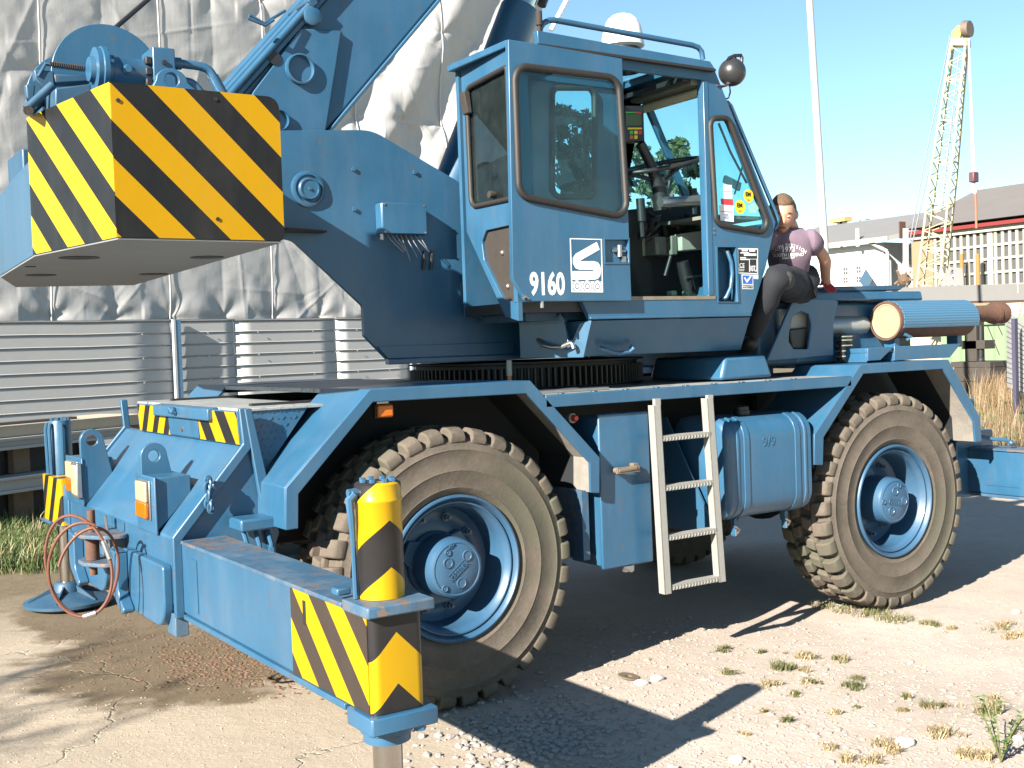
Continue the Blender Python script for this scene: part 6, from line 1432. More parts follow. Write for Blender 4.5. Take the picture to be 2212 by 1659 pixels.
MB().box(39.9, 40.3, hat(906, 600, 40).y, hat(894, 600, 40).y, hat(890, 700, 40).z, hat(890, 520, 40).z).build('mast_head', M['rust'], gr)
m = MB(); rnd = random.Random(9)
for k in range(26): a = hat(rnd.uniform(885, 995), rnd.uniform(1100, 1190), 40); m.cyl(a, a+V(rnd.uniform(-.3, .3), rnd.uniform(-.5, .5), rnd.uniform(-.4, .4)), .05, n=5)
tag(m.build('grab_tines', plain('scrap_brown', (.22, .14, .09), .85), gr), kind='stuff')
MB().ball(hat(940, 1140, 40), .30, 12, 8).build('grab_body', plain('grab_brown', (.12, .08, .05), .9), gr)

# ------------------------------------------------------------------ nearer things on the right: girder, stand, sheds
gl, gr_ = at(*h2(985, 1206), 'x', 27.0), at(*h2(2330, 1166), 'x', 24.8)
gb, gbr = at(*h2(985, 1372), 'x', 27.0), at(*h2(2330, 1348), 'x', 24.8)
dd0 = (gr_-gl); dd0.z = 0; dd0.normalize(); back = V(-dd0.y, dd0.x, 0); back = back if back.x > 0 else -back
bgd = thing('concrete_beam', 'long pale grey box beam with a lifting lug behind the silencer', 'beam', tuple((gl+gr_)/2-V(0, 0, 1)))
gl0 = gl-dd0*.5; gb0 = gb-dd0*.5
MB().hexa([gb0, gbr, gbr+back*1.3, gb0+back*1.3, gl0, gr_, gr_+back*1.3, gl0+back*1.3]).build('beam_body', plain('pale_grey_paint', (.235, .23, .225), .7, 0, .06, 2), bgd, bevel=.01)
MB().hexa([gb0+V(0, 0, -.05)+back*.02, gbr+V(0, 0, -.05)+back*.02, gbr+back*1.28+V(0, 0, -.05), gb0+back*1.28+V(0, 0, -.05), gb0+back*.02+V(0, 0, -.001), gbr+back*.02+V(0, 0, -.001), gbr+back*1.28+V(0, 0, -.001), gb0+back*1.28+V(0, 0, -.001)]).build('rusty_soffit', M['rust'], bgd)
lq = [on_plane(*h2(a, b), gl+back*.3, back) for a, b in ((1310, 1195), (1400, 1015), (1430, 1000), (1530, 1010), (1545, 1190))]
c_ = on_plane(*h2(1448, 1085), gl+back*.3, back); m = MB()
e_a = dd0; pts2 = [((p-c_).dot(e_a), p.z-c_.z) for p in lq]; panel(m, pts2, [[(.12*math.cos(2*math.pi*k/16), .16*math.sin(2*math.pi*k/16)) for k in range(16)]], lambda a, b: tuple(c_+e_a*a+V(0, 0, b)), tuple(back*.06)); m.build('lifting_lug', plain('lug_grey', (.30, .295, .29), .6), bgd)
pj = on_plane(*h2(2135, 1260), gl, back); MB().prism([pj+V(0, 0, gl.z-pj.z-.01)-back*.003, pj+V(0, 0, gb.z-pj.z+.01)-back*.003, pj+dd0*.02+V(0, 0, gb.z-pj.z+.01)-back*.003, pj+dd0*.02+V(0, 0, gl.z-pj.z-.01)-back*.003], tuple(back*.002)).build('joint_strip', M['whitep'], bgd)
def k3(a, b): return (1897.5+.3268*a, 609.9+.3268*b)
def kat(a, b, x): return at(*k3(a, b), 'x', x)
st = thing('steel_stand', 'dark steel stand with a flat cap plate under the pale beam', 'stand', tuple(kat(600, 780, 24)))
for (a0, a1, b0, b1, dpt, nm) in ((566, 650, 225, 522, .35, 'column'), (548, 702, 386, 440, .45, 'cross_piece'), (478, 738, 526, 562, 1.1, 'cap_plate'), (498, 738, 563, 655, 1.0, 'cap_block'), (545, 715, 656, 790, .8, 'lower_column')):
    p, q = kat(a0, b0, 24), kat(a1, b1, 24); MB().box(24, 24+dpt, q.y, p.y, q.z if nm != 'lower_column' else 0, p.z-.002).build(nm, plain('dark_stand_'+nm, (.05, .042, .035), .7, 0, .3), st, bevel=.01)
for a in (678, ): MB().cyl(kat(a, 285, 24.1), kat(a, 520, 24.1), .06, n=8).ball(kat(a, 515, 24.1), .1, 8, 6).build('threaded_rod', M['dark'], st)
MB().cyl(kat(600, 290, 24.1), kat(835, 280, 24.1), .025, n=6).cyl(kat(720, 285, 24.1), kat(800, 480, 24.1), .012, n=6).cyl(kat(790, 285, 24.1), kat(820, 350, 24.1), .012, n=6).build('tie_rod', M['dark'], st)
# green and white trapezoid sheet wall
gw = thing('green_sheet_wall', 'pale green ribbed sheet wall far behind the rear fender', 'wall', tuple(kat(700, 600, 38)))
pl, pr_ = kat(420, 640, 38), kat(1100, 640, 38); y = pl.y; kq = 0; gmat = plain('pale_green_sheet', (.20, .29, .16), .6)
while y > pr_.y:
    MB().xy([(38.0, y), (38.0, y-.20), (37.9, y-.26), (37.9, y-.44), (38.0, y-.5), (38.05, y-.5), (38.05, y)], .0, kat(700, 262, 38).z+.15).build('wall_sheet', gmat, gw, smooth=0); y -= .50
# grey ribbed lean-to sheet with its lavender post at the right edge
sh_ = thing('lean_to_shed', 'grey weathered ribbed sheet lean-to at the right edge', 'shed', tuple(kat(930, 720, 19)))
c0, c1, c2_, c3 = kat(845, 190, 20), kat(1050, 330, 18.2), kat(1050, 760, 18.2), kat(850, 700, 20)
nr = 15
for k in range(nr):
    t0_, t1_ = k/nr, (k+.8)/nr
    a, b, c_, d_ = c0.lerp(c3, t0_), c1.lerp(c2_, t0_), c1.lerp(c2_, t1_), c0.lerp(c3, t1_)
    MB().prism([a, b, c_, d_], (.05, .03, 0)).build('wall_sheet', M['fence'], sh_)
MB().prism([c0+V(.06, .04, 0), c1+V(.06, .04, 0), c2_+V(.06, .04, 0), c3+V(.06, .04, 0)], (.04, .02, 0)).build('backing', plain('shed_backing', (.2, .2, .2), .8), sh_)
pp = kat(886, 240, 18.6); MB().box(18.6, 18.7, pp.y-.05, pp.y+.03, 0, pp.z).build('corner_post', plain('lavender_post', (.05, .05, .09), .6), sh_)
# tall lamp pole
pb_, pt_ = at(1788, 640, 'x', 15.0), at(1747, -25, 'x', 15.0); pdir = (pt_-pb_)/(pt_.z-pb_.z); p0_ = pb_-pdir*pb_.z
tag(MB().cyl(p0_, pt_+pdir*2, .085, .06, n=16).build('lamp_pole', plain('pale_grey_pole', (.45, .44, .43), .5), None), 'tall pale grey pole standing right of the man', 'pole')
# ------------------------------------------------------------------ trees behind the cab
M['bark'] = plain('grey_bark', (.16, .13, .10), .95, 0, .3, 12, .01, 20)
def leafmat(name, a, b_):
    a = dim(a); b_ = dim(b_); m, n, l, b = newmat(name); oi = n.new('ShaderNodeObjectInfo'); v = objvec(n, l); f = noise(n, l, 1.3, 3, .6, v); f2 = noise(n, l, 23, 2, .5, v)
    c = mix(n, l, ramp(n, l, f, [(.35, 0), (.65, 1)]), a, b_); c = mix(n, l, math_(n, l, 'MULTIPLY', f2, .5), c, tuple(x*1.5 for x in b_))
    l.new(c, b.inputs['Base Color']); b.inputs['Roughness'].default_value = .55
    b.inputs['Transmission Weight'].default_value = 0; b.inputs['Subsurface Weight'].default_value = 0
    return m
def tree(lab, u, depth, top_v, half_px, seed, ma, mb_, nleaf, size, lean=0, low=1.2):
    rs = np.random.RandomState(seed); rn = random.Random(seed)
    base = CAM+(RGT*((u-1106)/FPX)+fwd)*depth; base.z = 0
    d = depth; zt_ = 1.73+(735-top_v)/FPX*d; wd = half_px/FPX*d
    t = thing('leafy_tree', lab, 'tree', tuple(base), None)
    tr = MB(); pts = [base+V(lean*.25*k*k/25, 0, zt_*.92*k/6) for k in range(7)]; tr.tube(pts, [.17*(1-k/8) for k in range(7)], 8)
    clumps = []
    for k in range(90):
        h = rn.uniform(low, zt_*.96); f = (h-low)/(zt_-low); r = wd*(.95-.55*f)*rn.uniform(.35, 1); a = rn.uniform(0, 6.283)
        c = base+V(math.cos(a)*r+lean*f, math.sin(a)*r, h); clumps.append((c, rn.uniform(.16, .36)*wd*(1.05-.5*f)))
        s = pts[min(6, max(1, int(h*.75/zt_*6)))]; tr.tube([s, s.lerp(c, .5)+V(0, 0, .1), c], [.045, .03, .012], 5)
    tr.build('trunk', M['bark'], t)
    per = nleaf//len(clumps); vs = []; fs = []
    for (c, r) in clumps:
        q = rs.randn(per, 3); q /= np.linalg.norm(q, axis=1)[:, None]; q *= (rs.rand(per, 1)**.45)*r*np.array([1, 1, .75]); q += np.array(c)
        e = rs.randn(per, 3); e /= np.linalg.norm(e, axis=1)[:, None]; g = np.cross(e, rs.randn(per, 3)); g /= np.linalg.norm(g, axis=1)[:, None]; sz = size*(.6+.8*rs.rand(per, 1))
        o = len(vs)
        for p_, e_, g_, s_ in zip(q, e, g, sz):
            i = len(vs); vs += [tuple(p_-e_*s_), tuple(p_+g_*s_*.5), tuple(p_+e_*s_), tuple(p_-g_*s_*.5)]; fs.append((i, i+1, i+2, i+3))
    me = bpy.data.meshes.new('crown'); me.from_pydata(vs, [], fs); o = bpy.data.objects.new('crown', me); col.objects.link(o); finish(o, leafmat('leaves_'+str(seed), ma, mb_), t); tag(o, kind='stuff')
tree('tall pale green tree seen through the cab door opening', 1285, 34, 185, 175, 21, (.035, .065, .03), (.075, .11, .055), 15000, .11)
tree('darker green tree seen behind the steering wheel', 1445, 28, 290, 130, 33, (.018, .042, .014), (.05, .085, .03), 18000, .09)

# ------------------------------------------------------------------ gravel, debris, weeds
rs = np.random.RandomState(7)
def ico():
    t = (1+5**.5)/2; v = [(-1, t, 0), (1, t, 0), (-1, -t, 0), (1, -t, 0), (0, -1, t), (0, 1, t), (0, -1, -t), (0, 1, -t), (t, 0, -1), (t, 0, 1), (-t, 0, -1), (-t, 0, 1)]
    f = [(0, 11, 5), (0, 5, 1), (0, 1, 7), (0, 7, 10), (0, 10, 11), (1, 5, 9), (5, 11, 4), (11, 10, 2), (10, 7, 6), (7, 1, 8), (3, 9, 4), (3, 4, 2), (3, 2, 6), (3, 6, 8), (3, 8, 9), (4, 9, 5), (2, 4, 11), (6, 2, 10), (8, 6, 7), (9, 8, 1)]
    return np.array(v)/1.9, f
IV, IF = ico()
def scatter(name, lab, pts, sizes, mat, flat=.6, cat='gravel'):
    vs = []; fs = []
    for (x, y), s in zip(pts, sizes):
        a = rs.rand()*6.28; ca, sa = math.cos(a), math.sin(a); k = IV*(1+.35*(rs.rand(12, 1)-.5))*s*np.array([1+.5*rs.rand(), 1, flat])
        q = np.stack([k[:, 0]*ca-k[:, 1]*sa+x, k[:, 0]*sa+k[:, 1]*ca+y, k[:, 2]+gz(x, y)+s*.25*flat], 1); i = len(vs); vs += q.tolist(); fs += [(a_+i, b_+i, c_+i) for a_, b_, c_ in IF]
    me = bpy.data.meshes.new(name); me.from_pydata(vs, [], fs); o = bpy.data.objects.new(name, me); col.objects.link(o); finish(o, mat); tag(o, lab, cat, kind='stuff'); return o
def gp(u, v): p = at(u, v, 'z', 0); return (p.x, p.y)
def area(n, u0, u1, v0, v1): return [gp(u, v) for u, v in zip(rs.uniform(u0, u1, n), rs.uniform(v0, v1, n))]
M['pebble'] = plain('pale_pebbles', (.36, .305, .26), .9, 0, .45, 40); M['pebbled'] = plain('grey_crushed_stone', (.33, .30, .275), .9, 0, .4, 30); M['chip'] = plain('reddish_chips', (.17, .095, .06), .9, 0, .4, 30)
scatter('gravel', 'fine pale gravel strewn over the yard', area(3800, 1150, 2230, 1330, 1670)+area(260, -20, 900, 1480, 1670), np.concatenate([rs.uniform(.003, .010, 3650), rs.uniform(.010, .020, 150), rs.uniform(.003, .007, 260)]), M['pebble'])
scatter('crushed_stone', 'coarse grey crushed stone in the shade beside the front wheel', [gp(u, v) for u, v in zip(rs.normal(1150, 110, 800), rs.normal(1580, 40, 800))], rs.uniform(.006, .019, 800), M['pebbled'], .8)
scatter('wood_chips', 'reddish dry chips scattered under the outrigger beam', [gp(u+.9*(v-1400), v) for u, v in zip(rs.uniform(330, 640, 850), rs.normal(1430, 28, 850))]+area(350, 150, 600, 1330, 1480), rs.uniform(.004, .011, 1200), M['chip'], .5)
for k, (u, v, s, lab) in enumerate(((1955, 1605, .042, 'big white stone near the bottom right corner'), (1385, 1475, .035, 'pale stone lying beside the round disc'), (1420, 1465, .035, 'pale stone second from the round disc'), (2195, 1600, .03, 'pinkish stone near the leafy weed'), (1590, 1640, .03, 'white stone at the bottom edge left of the big one'), (2195, 1318, .03, 'flat white stone at the right edge by the wheel shadow'))):
    x, y = gp(u, v); m = MB(); m.ball((x, y, gz(x, y)+s*.25), s, 14, 10, (1.2, .9, .55)); m.v = [(a+.12*s*mnoise.noise(V(a*40, b*40, c*40)), b+.2*s*mnoise.noise(V(a*30+5, b*30, c*30)), c+.25*s*mnoise.noise(V(a*25, b*25+9, c*25))) for a, b, c in m.v]
    tag(m.build('stone', plain('white_stone_'+str(k), (.62, .58, .54), .85, 0, .1, 20, .003, 60)), lab, 'stone', 'loose stones')
x, y = gp(1358, 1462); tag(MB().lathe([(.018, .0), (.055, .002), (.058, .006), (.055, .010), (.018, .008), (.018, 0)], (x, y, gz(x, y)+.004), (.12, -.1, 1), 28).build('grinding_disc', plain('brown_disc', (.16, .12, .08), .8)), 'round brown grinding disc with a hole lying on the gravel', 'disc')
def blades(name, lab, spots, mat, seed, bend=.6, cat='grass'):
    rn = np.random.RandomState(seed); vs = []; fs = []
    for (x, y, n, r, h) in spots:
        for k in range(n):
            a = rn.rand()*6.28; rr = r*rn.rand()**.6; px_, py_ = x+math.cos(a)*rr, y+math.sin(a)*rr*.8; z0 = gz(px_, py_) if -6 <= px_ <= 9 and -6 <= py_ <= 7 else -.01
            hh = h*rn.uniform(.4, 1.1); da = rn.rand()*6.28; bx, by = math.cos(da)*hh*bend*rn.rand(), math.sin(da)*hh*bend*rn.rand(); w = .0022+.004*hh*rn.uniform(.5, 1.2); sx, sy = -math.sin(da+.6)*w, math.cos(da+.6)*w
            i = len(vs); vs += [(px_-sx, py_-sy, z0), (px_+sx, py_+sy, z0), (px_+bx*.4+sx*.8, py_+by*.4+sy*.8, z0+hh*.6), (px_+bx*.4-sx*.8, py_+by*.4-sy*.8, z0+hh*.6), (px_+bx, py_+by, z0+hh*(1-.25*bend))]
            fs += [(i, i+1, i+2, i+3), (i+3, i+2, i+4)]
    me = bpy.data.meshes.new(name); me.from_pydata(vs, [], fs); o = bpy.data.objects.new(name, me); col.objects.link(o); finish(o, mat); tag(o, lab, cat, kind='stuff')
M['grass'] = leafmat('olive_grass', (.075, .085, .03), (.15, .15, .06)); M['grassg'] = leafmat('fresh_grass', (.05, .09, .02), (.10, .15, .04)); M['dry'] = leafmat('dry_grass', (.26, .19, .10), (.38, .30, .17))
def z6(a, b): return (1534.3+a*.30637, 1150.7+b*.30637)
tl = [(670, 860, 220, 40, 1), (920, 890, 180, 45, 1), (480, 950, 260, 60, 1), (440, 1065, 220, 25, 0), (700, 1050, 140, 35, 1), (1000, 1085, 200, 40, 1), (1050, 1030, 110, 30, 1), (600, 1135, 90, 25, 1), (1385, 1160, 90, 35, 1), (1560, 1225, 190, 50, 1), (1355, 1262, 70, 30, 0), (870, 1275, 120, 25, 0), (1990, 1280, 260, 90, 1), (1650, 1430, 220, 60, 0), (1240, 1510, 240, 60, 0), (1150, 1600, 160, 30, 0), (540, 1330, 70, 40, 1), (370, 1255, 60, 20, 1), (100, 820, 160, 35, 1), (360, 828, 110, 20, 1), (120, 985, 130, 35, 1), (2080, 650, 240, 50, 1), (2130, 720, 200, 50, 0), (1560, 630, 200, 40, 1), (1700, 660, 130, 30, 0), (960, 1600, 130, 50, 0), (850, 1510, 110, 25, 0), (1780, 1570, 160, 60, 0), (1950, 1590, 160, 60, 0), (250, 1420, 80, 15, 0), (670, 970, 110, 25, 0), (1030, 1235, 40, 15, 1), (2000, 1180, 90, 60, 0)]
gs, ds = [], []
for (a, b, w, h, g) in tl:
    x, y = gp(*z6(a, b)); ww = w*.30637/FPX*4.6*.5
    ax_ = rs.rand()*3.14
    for q in range(9):          # an uneven mat of shoots rather than one round tuft
        t_, o_ = rs.normal(0, .75), rs.normal(0, .35); k_ = math.exp(-t_*t_*.5)
        xx, yy = x+ww*(t_*math.cos(ax_)-o_*math.sin(ax_)), y+ww*(t_*math.sin(ax_)+o_*math.cos(ax_))
        (gs if (g and rs.rand() < .75) else ds).append((xx, yy, int((5+w*.06)*(.5+k_)), ww*(.25+.5*rs.rand()), (.010+h*.0006)*(.5+.8*k_)))
        if rs.rand() < .4: (gs if rs.rand() < .5 else ds).append((xx+rs.normal(0, ww*1.5), yy+rs.normal(0, ww*1.5), 4, ww*.4, .012))
for (a, b) in ((950, 530), (1100, 560), (1250, 590), (1330, 605), (800, 500), (1180, 545)): x, y = gp(*z6(a, b)); gs.append((x, y, 70, .10, .06)); ds.append((x, y, 20, .10, .05))
blades('weed_tufts', 'small olive weed tufts growing in the gravel', gs, M['grass'], 1, 1.3)
blades('dry_tufts', 'dry brownish tufts scattered in the gravel', ds, M['dry'], 2, 1.4)
rn = random.Random(6); bank = []
for k in range(230):
    u = rn.uniform(-40, 135); v = rn.uniform(1085, 1235); x, y = gp(u, v)
    if u > 128-(v-1080)*.10: continue
    bank.append((x, y, 46, .22, rn.uniform(.14, .34)))
for k in range(30): x, y = gp(rn.uniform(130, 330), rn.uniform(1060, 1110)); bank.append((x, y, 30, .3, .15))
blades('grass_bank', 'tall fresh grass in front of the girder stack', bank, M['grassg'], 3, .8)
blades('dry_grass_bank', 'dry stalks standing in the tall grass', [(x, y, 8, .25, h*1.15) for x, y, n, r, h in bank], M['dry'], 4, .7)
rear = []
for k in range(90):
    u = rn.uniform(2085, 2230); v = rn.uniform(800, 990); x, y = gp(u, v); rear.append((x, y, 26, .3, rn.uniform(.2, .5)))
for k in range(26): u = rn.uniform(2128, 2172); x, y = gp(u, rn.uniform(845, 900)); rear.append((x, y, 40, .5, rn.uniform(.5, 1.0)))
blades('dry_weeds', 'tall dry reddish weeds beyond the rear outrigger', rear, leafmat('reddish_weeds', (.16, .09, .05), (.26, .18, .10)), 5, .5)
blades('green_weeds', 'green weeds on the soil beyond the rear outrigger', [(x+.3, y+.2, 14, .35, h*.8) for x, y, n, r, h in rear], M['grassg'], 6, .7)
# leafy weed at the bottom right
pw = thing('weed_plant', 'bright green leafy weed in the bottom right corner', 'plant', (*gp(2160, 1640), 0)); rn = random.Random(12)
bx_, by_ = gp(2162, 1645); stm = MB()
for k in range(9):
    a = rn.uniform(0, 6.28); h = rn.uniform(.10, .26); e = V(bx_+math.cos(a)*h*.45, by_+math.sin(a)*h*.45, h); stm.tube([V(bx_, by_, 0), V(bx_, by_, 0).lerp(e, .5)+V(0, 0, .02), e], .003, 5)
    for j in range(9):
        p = V(bx_, by_, 0).lerp(e, .3+.7*j/8)+V(0, 0, .01); b = rn.uniform(0, 6.28); L_ = rn.uniform(.018, .034); d = V(math.cos(b), math.sin(b), rn.uniform(-.1, .5)); s = V(-math.sin(b), math.cos(b), 0)*L_*.38
        MB().add([p, p+d*L_*.5+s, p+d*L_, p+d*L_*.5-s], [(0, 1, 2, 3)]).build('leaf', M['leafg'] if 'leafg' in M else M.setdefault('leafg', leafmat('bright_leaf', (.06, .13, .02), (.11, .20, .035))), pw)
stm.build('stem', M['grass'], pw)
# slim half-bare tree to the left of the picture; its branch shadows lie on the ground by the front casing
st_ = thing('sparse_tree', 'slim half-bare tree standing left of the crane', 'tree', (-10.6, -1.9, 0)); rn = random.Random(14); tw = MB(); lv_ = []
b0 = V(-10.6, -1.9, 0); tw.tube([b0, b0+V(.1, .1, 1.6), b0+V(.0, .3, 3.2), b0+V(.2, .5, 4.6)], [.09, .075, .05, .02], 8)
for k in range(20):
    s = b0+V(.1, .25, 0).lerp(V(.2, .5, 0), .5)+V(0, 0, rn.uniform(2.8, 4.5)); a = rn.uniform(0, 6.28); L_ = rn.uniform(.5, 1.3); e = s+V(math.cos(a)*L_*.7, math.sin(a)*L_, L_*rn.uniform(.1, .5)); mid = s.lerp(e, .5)+V(0, 0, .08)
    tw.tube([s, mid, e], [.022, .014, .006], 5)
    for j in range(5):
        q = s.lerp(e, rn.uniform(.3, 1)); f = q+V(rn.uniform(-.35, .35), rn.uniform(-.35, .35), rn.uniform(-.05, .3)); tw.tube([q, f], [.008, .004], 4); lv_ += [f+V(rn.uniform(-.15, .15), rn.uniform(-.15, .15), rn.uniform(-.12, .12)) for _ in range(14)]
tw.build('trunk', M['bark'], st_); vs, fs = [], []
for p in lv_:
    e = V(rn.uniform(-1, 1), rn.uniform(-1, 1), rn.uniform(-1, 1)).normalized()*.035; g = e.orthogonal().normalized()*.02; i = len(vs); vs += [tuple(p-e), tuple(p+g), tuple(p+e), tuple(p-g)]; fs.append((i, i+1, i+2, i+3))
me = bpy.data.meshes.new('crown'); me.from_pydata(vs, [], fs); o = bpy.data.objects.new('crown', me); col.objects.link(o); finish(o, leafmat('sparse_leaves', (.05, .08, .03), (.09, .12, .04)), st_); tag(o, kind='stuff')
# ------------------------------------------------------------------ the man sitting on the engine deck
def skin(name, J, E, mat, parent, sub=2, root=0, smooth=True):
    """J: list of (point, radius); grows one continuous surface round the joints"""
    me = bpy.data.meshes.new(name); me.from_pydata([tuple(p) for p, r in J], E, []); o = bpy.data.objects.new(name, me); col.objects.link(o)
    sk = o.modifiers.new('skin', 'SKIN'); sk.use_smooth_shade = True; sk.branch_smoothing = .6
    for i, (p, r) in enumerate(J):
        d = me.skin_vertices[0].data[i]; rr = r if isinstance(r, tuple) else (r, r); d.radius = rr; d.use_root = (i == root)
    s = o.modifiers.new('sub', 'SUBSURF'); s.levels = s.render_levels = sub
    m2 = bpy.data.meshes.new_from_object(o.evaluated_get(bpy.context.evaluated_depsgraph_get())); o.modifiers.clear(); o.data = m2; m2.name = name
    m2.polygons.foreach_set('use_smooth', [True]*len(m2.polygons)); return finish(o, mat, parent)
M['skin'] = plain('sunlit_skin', (.50, .27, .18), .55, 0, .10, 25); M['shirt'] = plain('mauve_cotton', (.17, .118, .162), .9, 0, .06, 20, .002, 90); M['jeans'] = plain('dark_work_trousers', (.010, .012, .018), .85, 0, .45, 9, .004, 50)
M['hair'] = plain('short_brown_hair', (.11, .062, .034), .8, 0, .35, 60, .004, 180); M['glove'] = plain('red_glove', (.45, .03, .03), .8); M['boot'] = plain('black_boot', (.015, .014, .013), .6); M['patch'] = plain('grey_knee_patch', (.045, .045, .045), .85)
man = thing('person', 'man in a mauve printed T-shirt and dark trousers sitting on the engine deck', 'person', (2.75, .45, 2.0))
SR_ = V(.84, -.545, 0)                                                # image right
hip = V(3.02, .74, 2.11); bel = V(2.99, .68, 2.22); che = V(2.955, .60, 2.345); nb = V(2.93, .565, 2.425)
shR = V(3.075, .50, 2.405); shL = V(2.80, .66, 2.40); elR = V(3.145, .47, 2.235); wrR = V(3.115, .455, 2.095); elL = V(2.68, .66, 2.26); wrL = V(2.70, .78, 2.16)
OFF = V(-.365, -.355, -.04)
hip, bel, che, nb, shR, shL, elL, wrL = [p+OFF for p in (hip, bel, che, nb, shR, shL, elL, wrL)]
elR, wrR = at(1783, 562, 'y', .20), at(1783, 604, 'y', .39); shR = at(1752, 510, 'y', .16); che.y += .02; nb = nb+V(.03, .04, 0)
hd = at(1690, 463, 'y', .235); nk = nb.lerp(hd, .45)
hN = V(2.93, .62, 2.10); kN = V(2.60, .43, 2.13); aN = V(2.43, .50, 1.66); hF = V(3.10, .66, 2.10); kF = V(3.02, .42, 2.12); aF = V(2.98, .46, 2.05)
hN, kN, aN, hF = [p+OFF for p in (hN, kN, aN, hF)]; aN = at(1628, 728, 'y', .34)
kF = at(1757, 592, 'y', .30); aF = V(kF.x-.04, .50, 2.05)
J = [(hip, .11), (bel, .10), (che, .07), (nb, .045), (nk, .048), (nk.lerp(hd, .4), .05), (shR, .028), (elR, .041), (wrR, .030), (shL, .028), (elL, .04), (wrL, .03), (hN, .08), (kN, .055), (aN, .04), (hF, .08), (kF, .055), (aF, .04), (wrR+V(-.01, -.03, -.06), .026), (wrL+V(-.03, -.04, -.05), .026)]
Ed = [(0, 1), (1, 2), (2, 3), (3, 4), (4, 5), (2, 6), (6, 7), (7, 8), (2, 9), (9, 10), (10, 11), (0, 12), (12, 13), (13, 14), (0, 15), (15, 16), (16, 17), (8, 18), (11, 19)]
body = skin('body', J, Ed, M['skin'], man)
# head: shaped sphere, looking down to the left
fw_ = (V(-.64, -.72, -.34)).normalized(); upv = (V(-.20, -.28, .94)); upv = (upv-fw_*upv.dot(fw_)).normalized(); sd_ = fw_.cross(upv)
def head_pt(a, b):
    """a: angle round from the face, b: height angle"""
    x, y, z = math.cos(b)*math.cos(a), math.cos(b)*math.sin(a), math.sin(b)          # forward, side, up
    r = V(x*.098, y*.076, z*.116)
    if z < 0: r.x *= 1+.0*z; r.y *= 1+.28*z; r.x += .010*max(0, x)*(-z)                # jaw narrows, chin comes forward
    if x < 0: r.x *= .98
    f = max(0, x)
    nose = math.exp(-((y/.13)**2))*math.exp(-(((z+.20)/.17)**2))*f; r.x += .021*nose
    brow = math.exp(-(((z-.20)/.09)**2))*math.exp(-((y/.5)**2))*f; r.x += .005*brow
    for s in (-1, 1): r.x -= .008*math.exp(-(((y-s*.36)/.15)**2)-(((z-.05)/.12)**2))*f
    r.x += .006*math.exp(-((y/.25)**2)-(((z+.50)/.09)**2))*f; r.x -= .004*math.exp(-((y/.25)**2)-(((z+.56)/.03)**2))*f
    r.x += .007*math.exp(-((y/.22)**2)-(((z+.82)/.14)**2))*f
    return hd+fw_*r.x+sd_*r.y+upv*r.z
hm = MB(); na, nb_ = 40, 28
vs = [head_pt(2*math.pi*i/na, -math.pi/2+math.pi*(j+.5)/nb_) for j in range(nb_) for i in range(na)]
hm.add(vs, [(j*na+i, j*na+(i+1) % na, (j+1)*na+(i+1) % na, (j+1)*na+i) for j in range(nb_-1) for i in range(na)]+[tuple(range(na))[::-1], tuple(range((nb_-1)*na, nb_*na))])
head = hm.build('head', M['skin'], body, smooth=180)
def hp3(f, s, u): return hd+fw_*f+sd_*s+upv*u
for s in (-1, 1):
    MB().ball(hp3(-.006, s*.078, -.004), .024, 12, 8, (1, .6, 1.3)).build('ear', M['skin'], body)
    MB().ball(hp3(.081, s*.028, .006), .0085, 12, 8).build('eye', M['white'], body); MB().ball(hp3(.0875, s*.029, .004), .0055, 10, 6).build('iris', M['blackp'], body)
    MB().tube([hp3(.088, s*.012, .024), hp3(.088, s*.030, .029), hp3(.076, s*.048, .022)], [.004, .005, .003], 6).build('eyebrow', M['hair'], body)
MB().tube([hp3(.088, -.024, -.062), hp3(.098, 0, -.060), hp3(.088, .024, -.062)], [.003, .005, .003], 6).build('mouth', plain('lips', (.28, .09, .07), .6), body)
hr = MB(); vs = []; rn = random.Random(3)
cap = [(i, j) for j in range(nb_) for i in range(na)]
def hair_on(i, j):
    a = 2*math.pi*i/na; b = -math.pi/2+math.pi*(j+.5)/nb_; c = math.cos(a); lim = .62 if c > .45 else (.62-(.45-c)*.95)
    return math.sin(b) > max(lim, -.42)
idx = {}
for (i, j) in cap:
    p = head_pt(2*math.pi*i/na, -math.pi/2+math.pi*(j+.5)/nb_); n = (p-hd).normalized(); on_ = hair_on(i, j); idx[(i, j)] = len(vs); vs.append(p+n*((.011+rn.uniform(-.002, .003)) if on_ else -.004))
fs = [(idx[(i, j)], idx[((i+1) % na, j)], idx[((i+1) % na, j+1)], idx[(i, j+1)]) for j in range(nb_-1) for i in range(na) if hair_on(i, j+1) or hair_on((i+1) % na, j+1)]+[tuple(idx[(i, nb_-1)] for i in range(na))]
hr.add(vs, fs); hr.build('hair', M['hair'], body, smooth=180)
# T-shirt with short sleeves
Js = [(hip+V(-.01, -.01, .03), (.15, .15)), (bel, (.15, .15)), (che, (.15, .15)), (nb+V(0, 0, -.005), .082), (shR+V(-.012, .01, .0), .095), (shR.lerp(elR, .66), .076), (shL+V(0, 0, .0), .09), (shL.lerp(elL, .66), .074)]
shirt = skin('t_shirt', Js, [(0, 1), (1, 2), (2, 3), (2, 4), (4, 5), (2, 6), (6, 7)], M['shirt'], body)
def fold(o, am, sc, seed):
    for v in o.data.vertices: v.co += v.normal*am*mnoise.noise(v.co*sc+V(seed, 0, 0))
fold(shirt, .012, 14, 1)
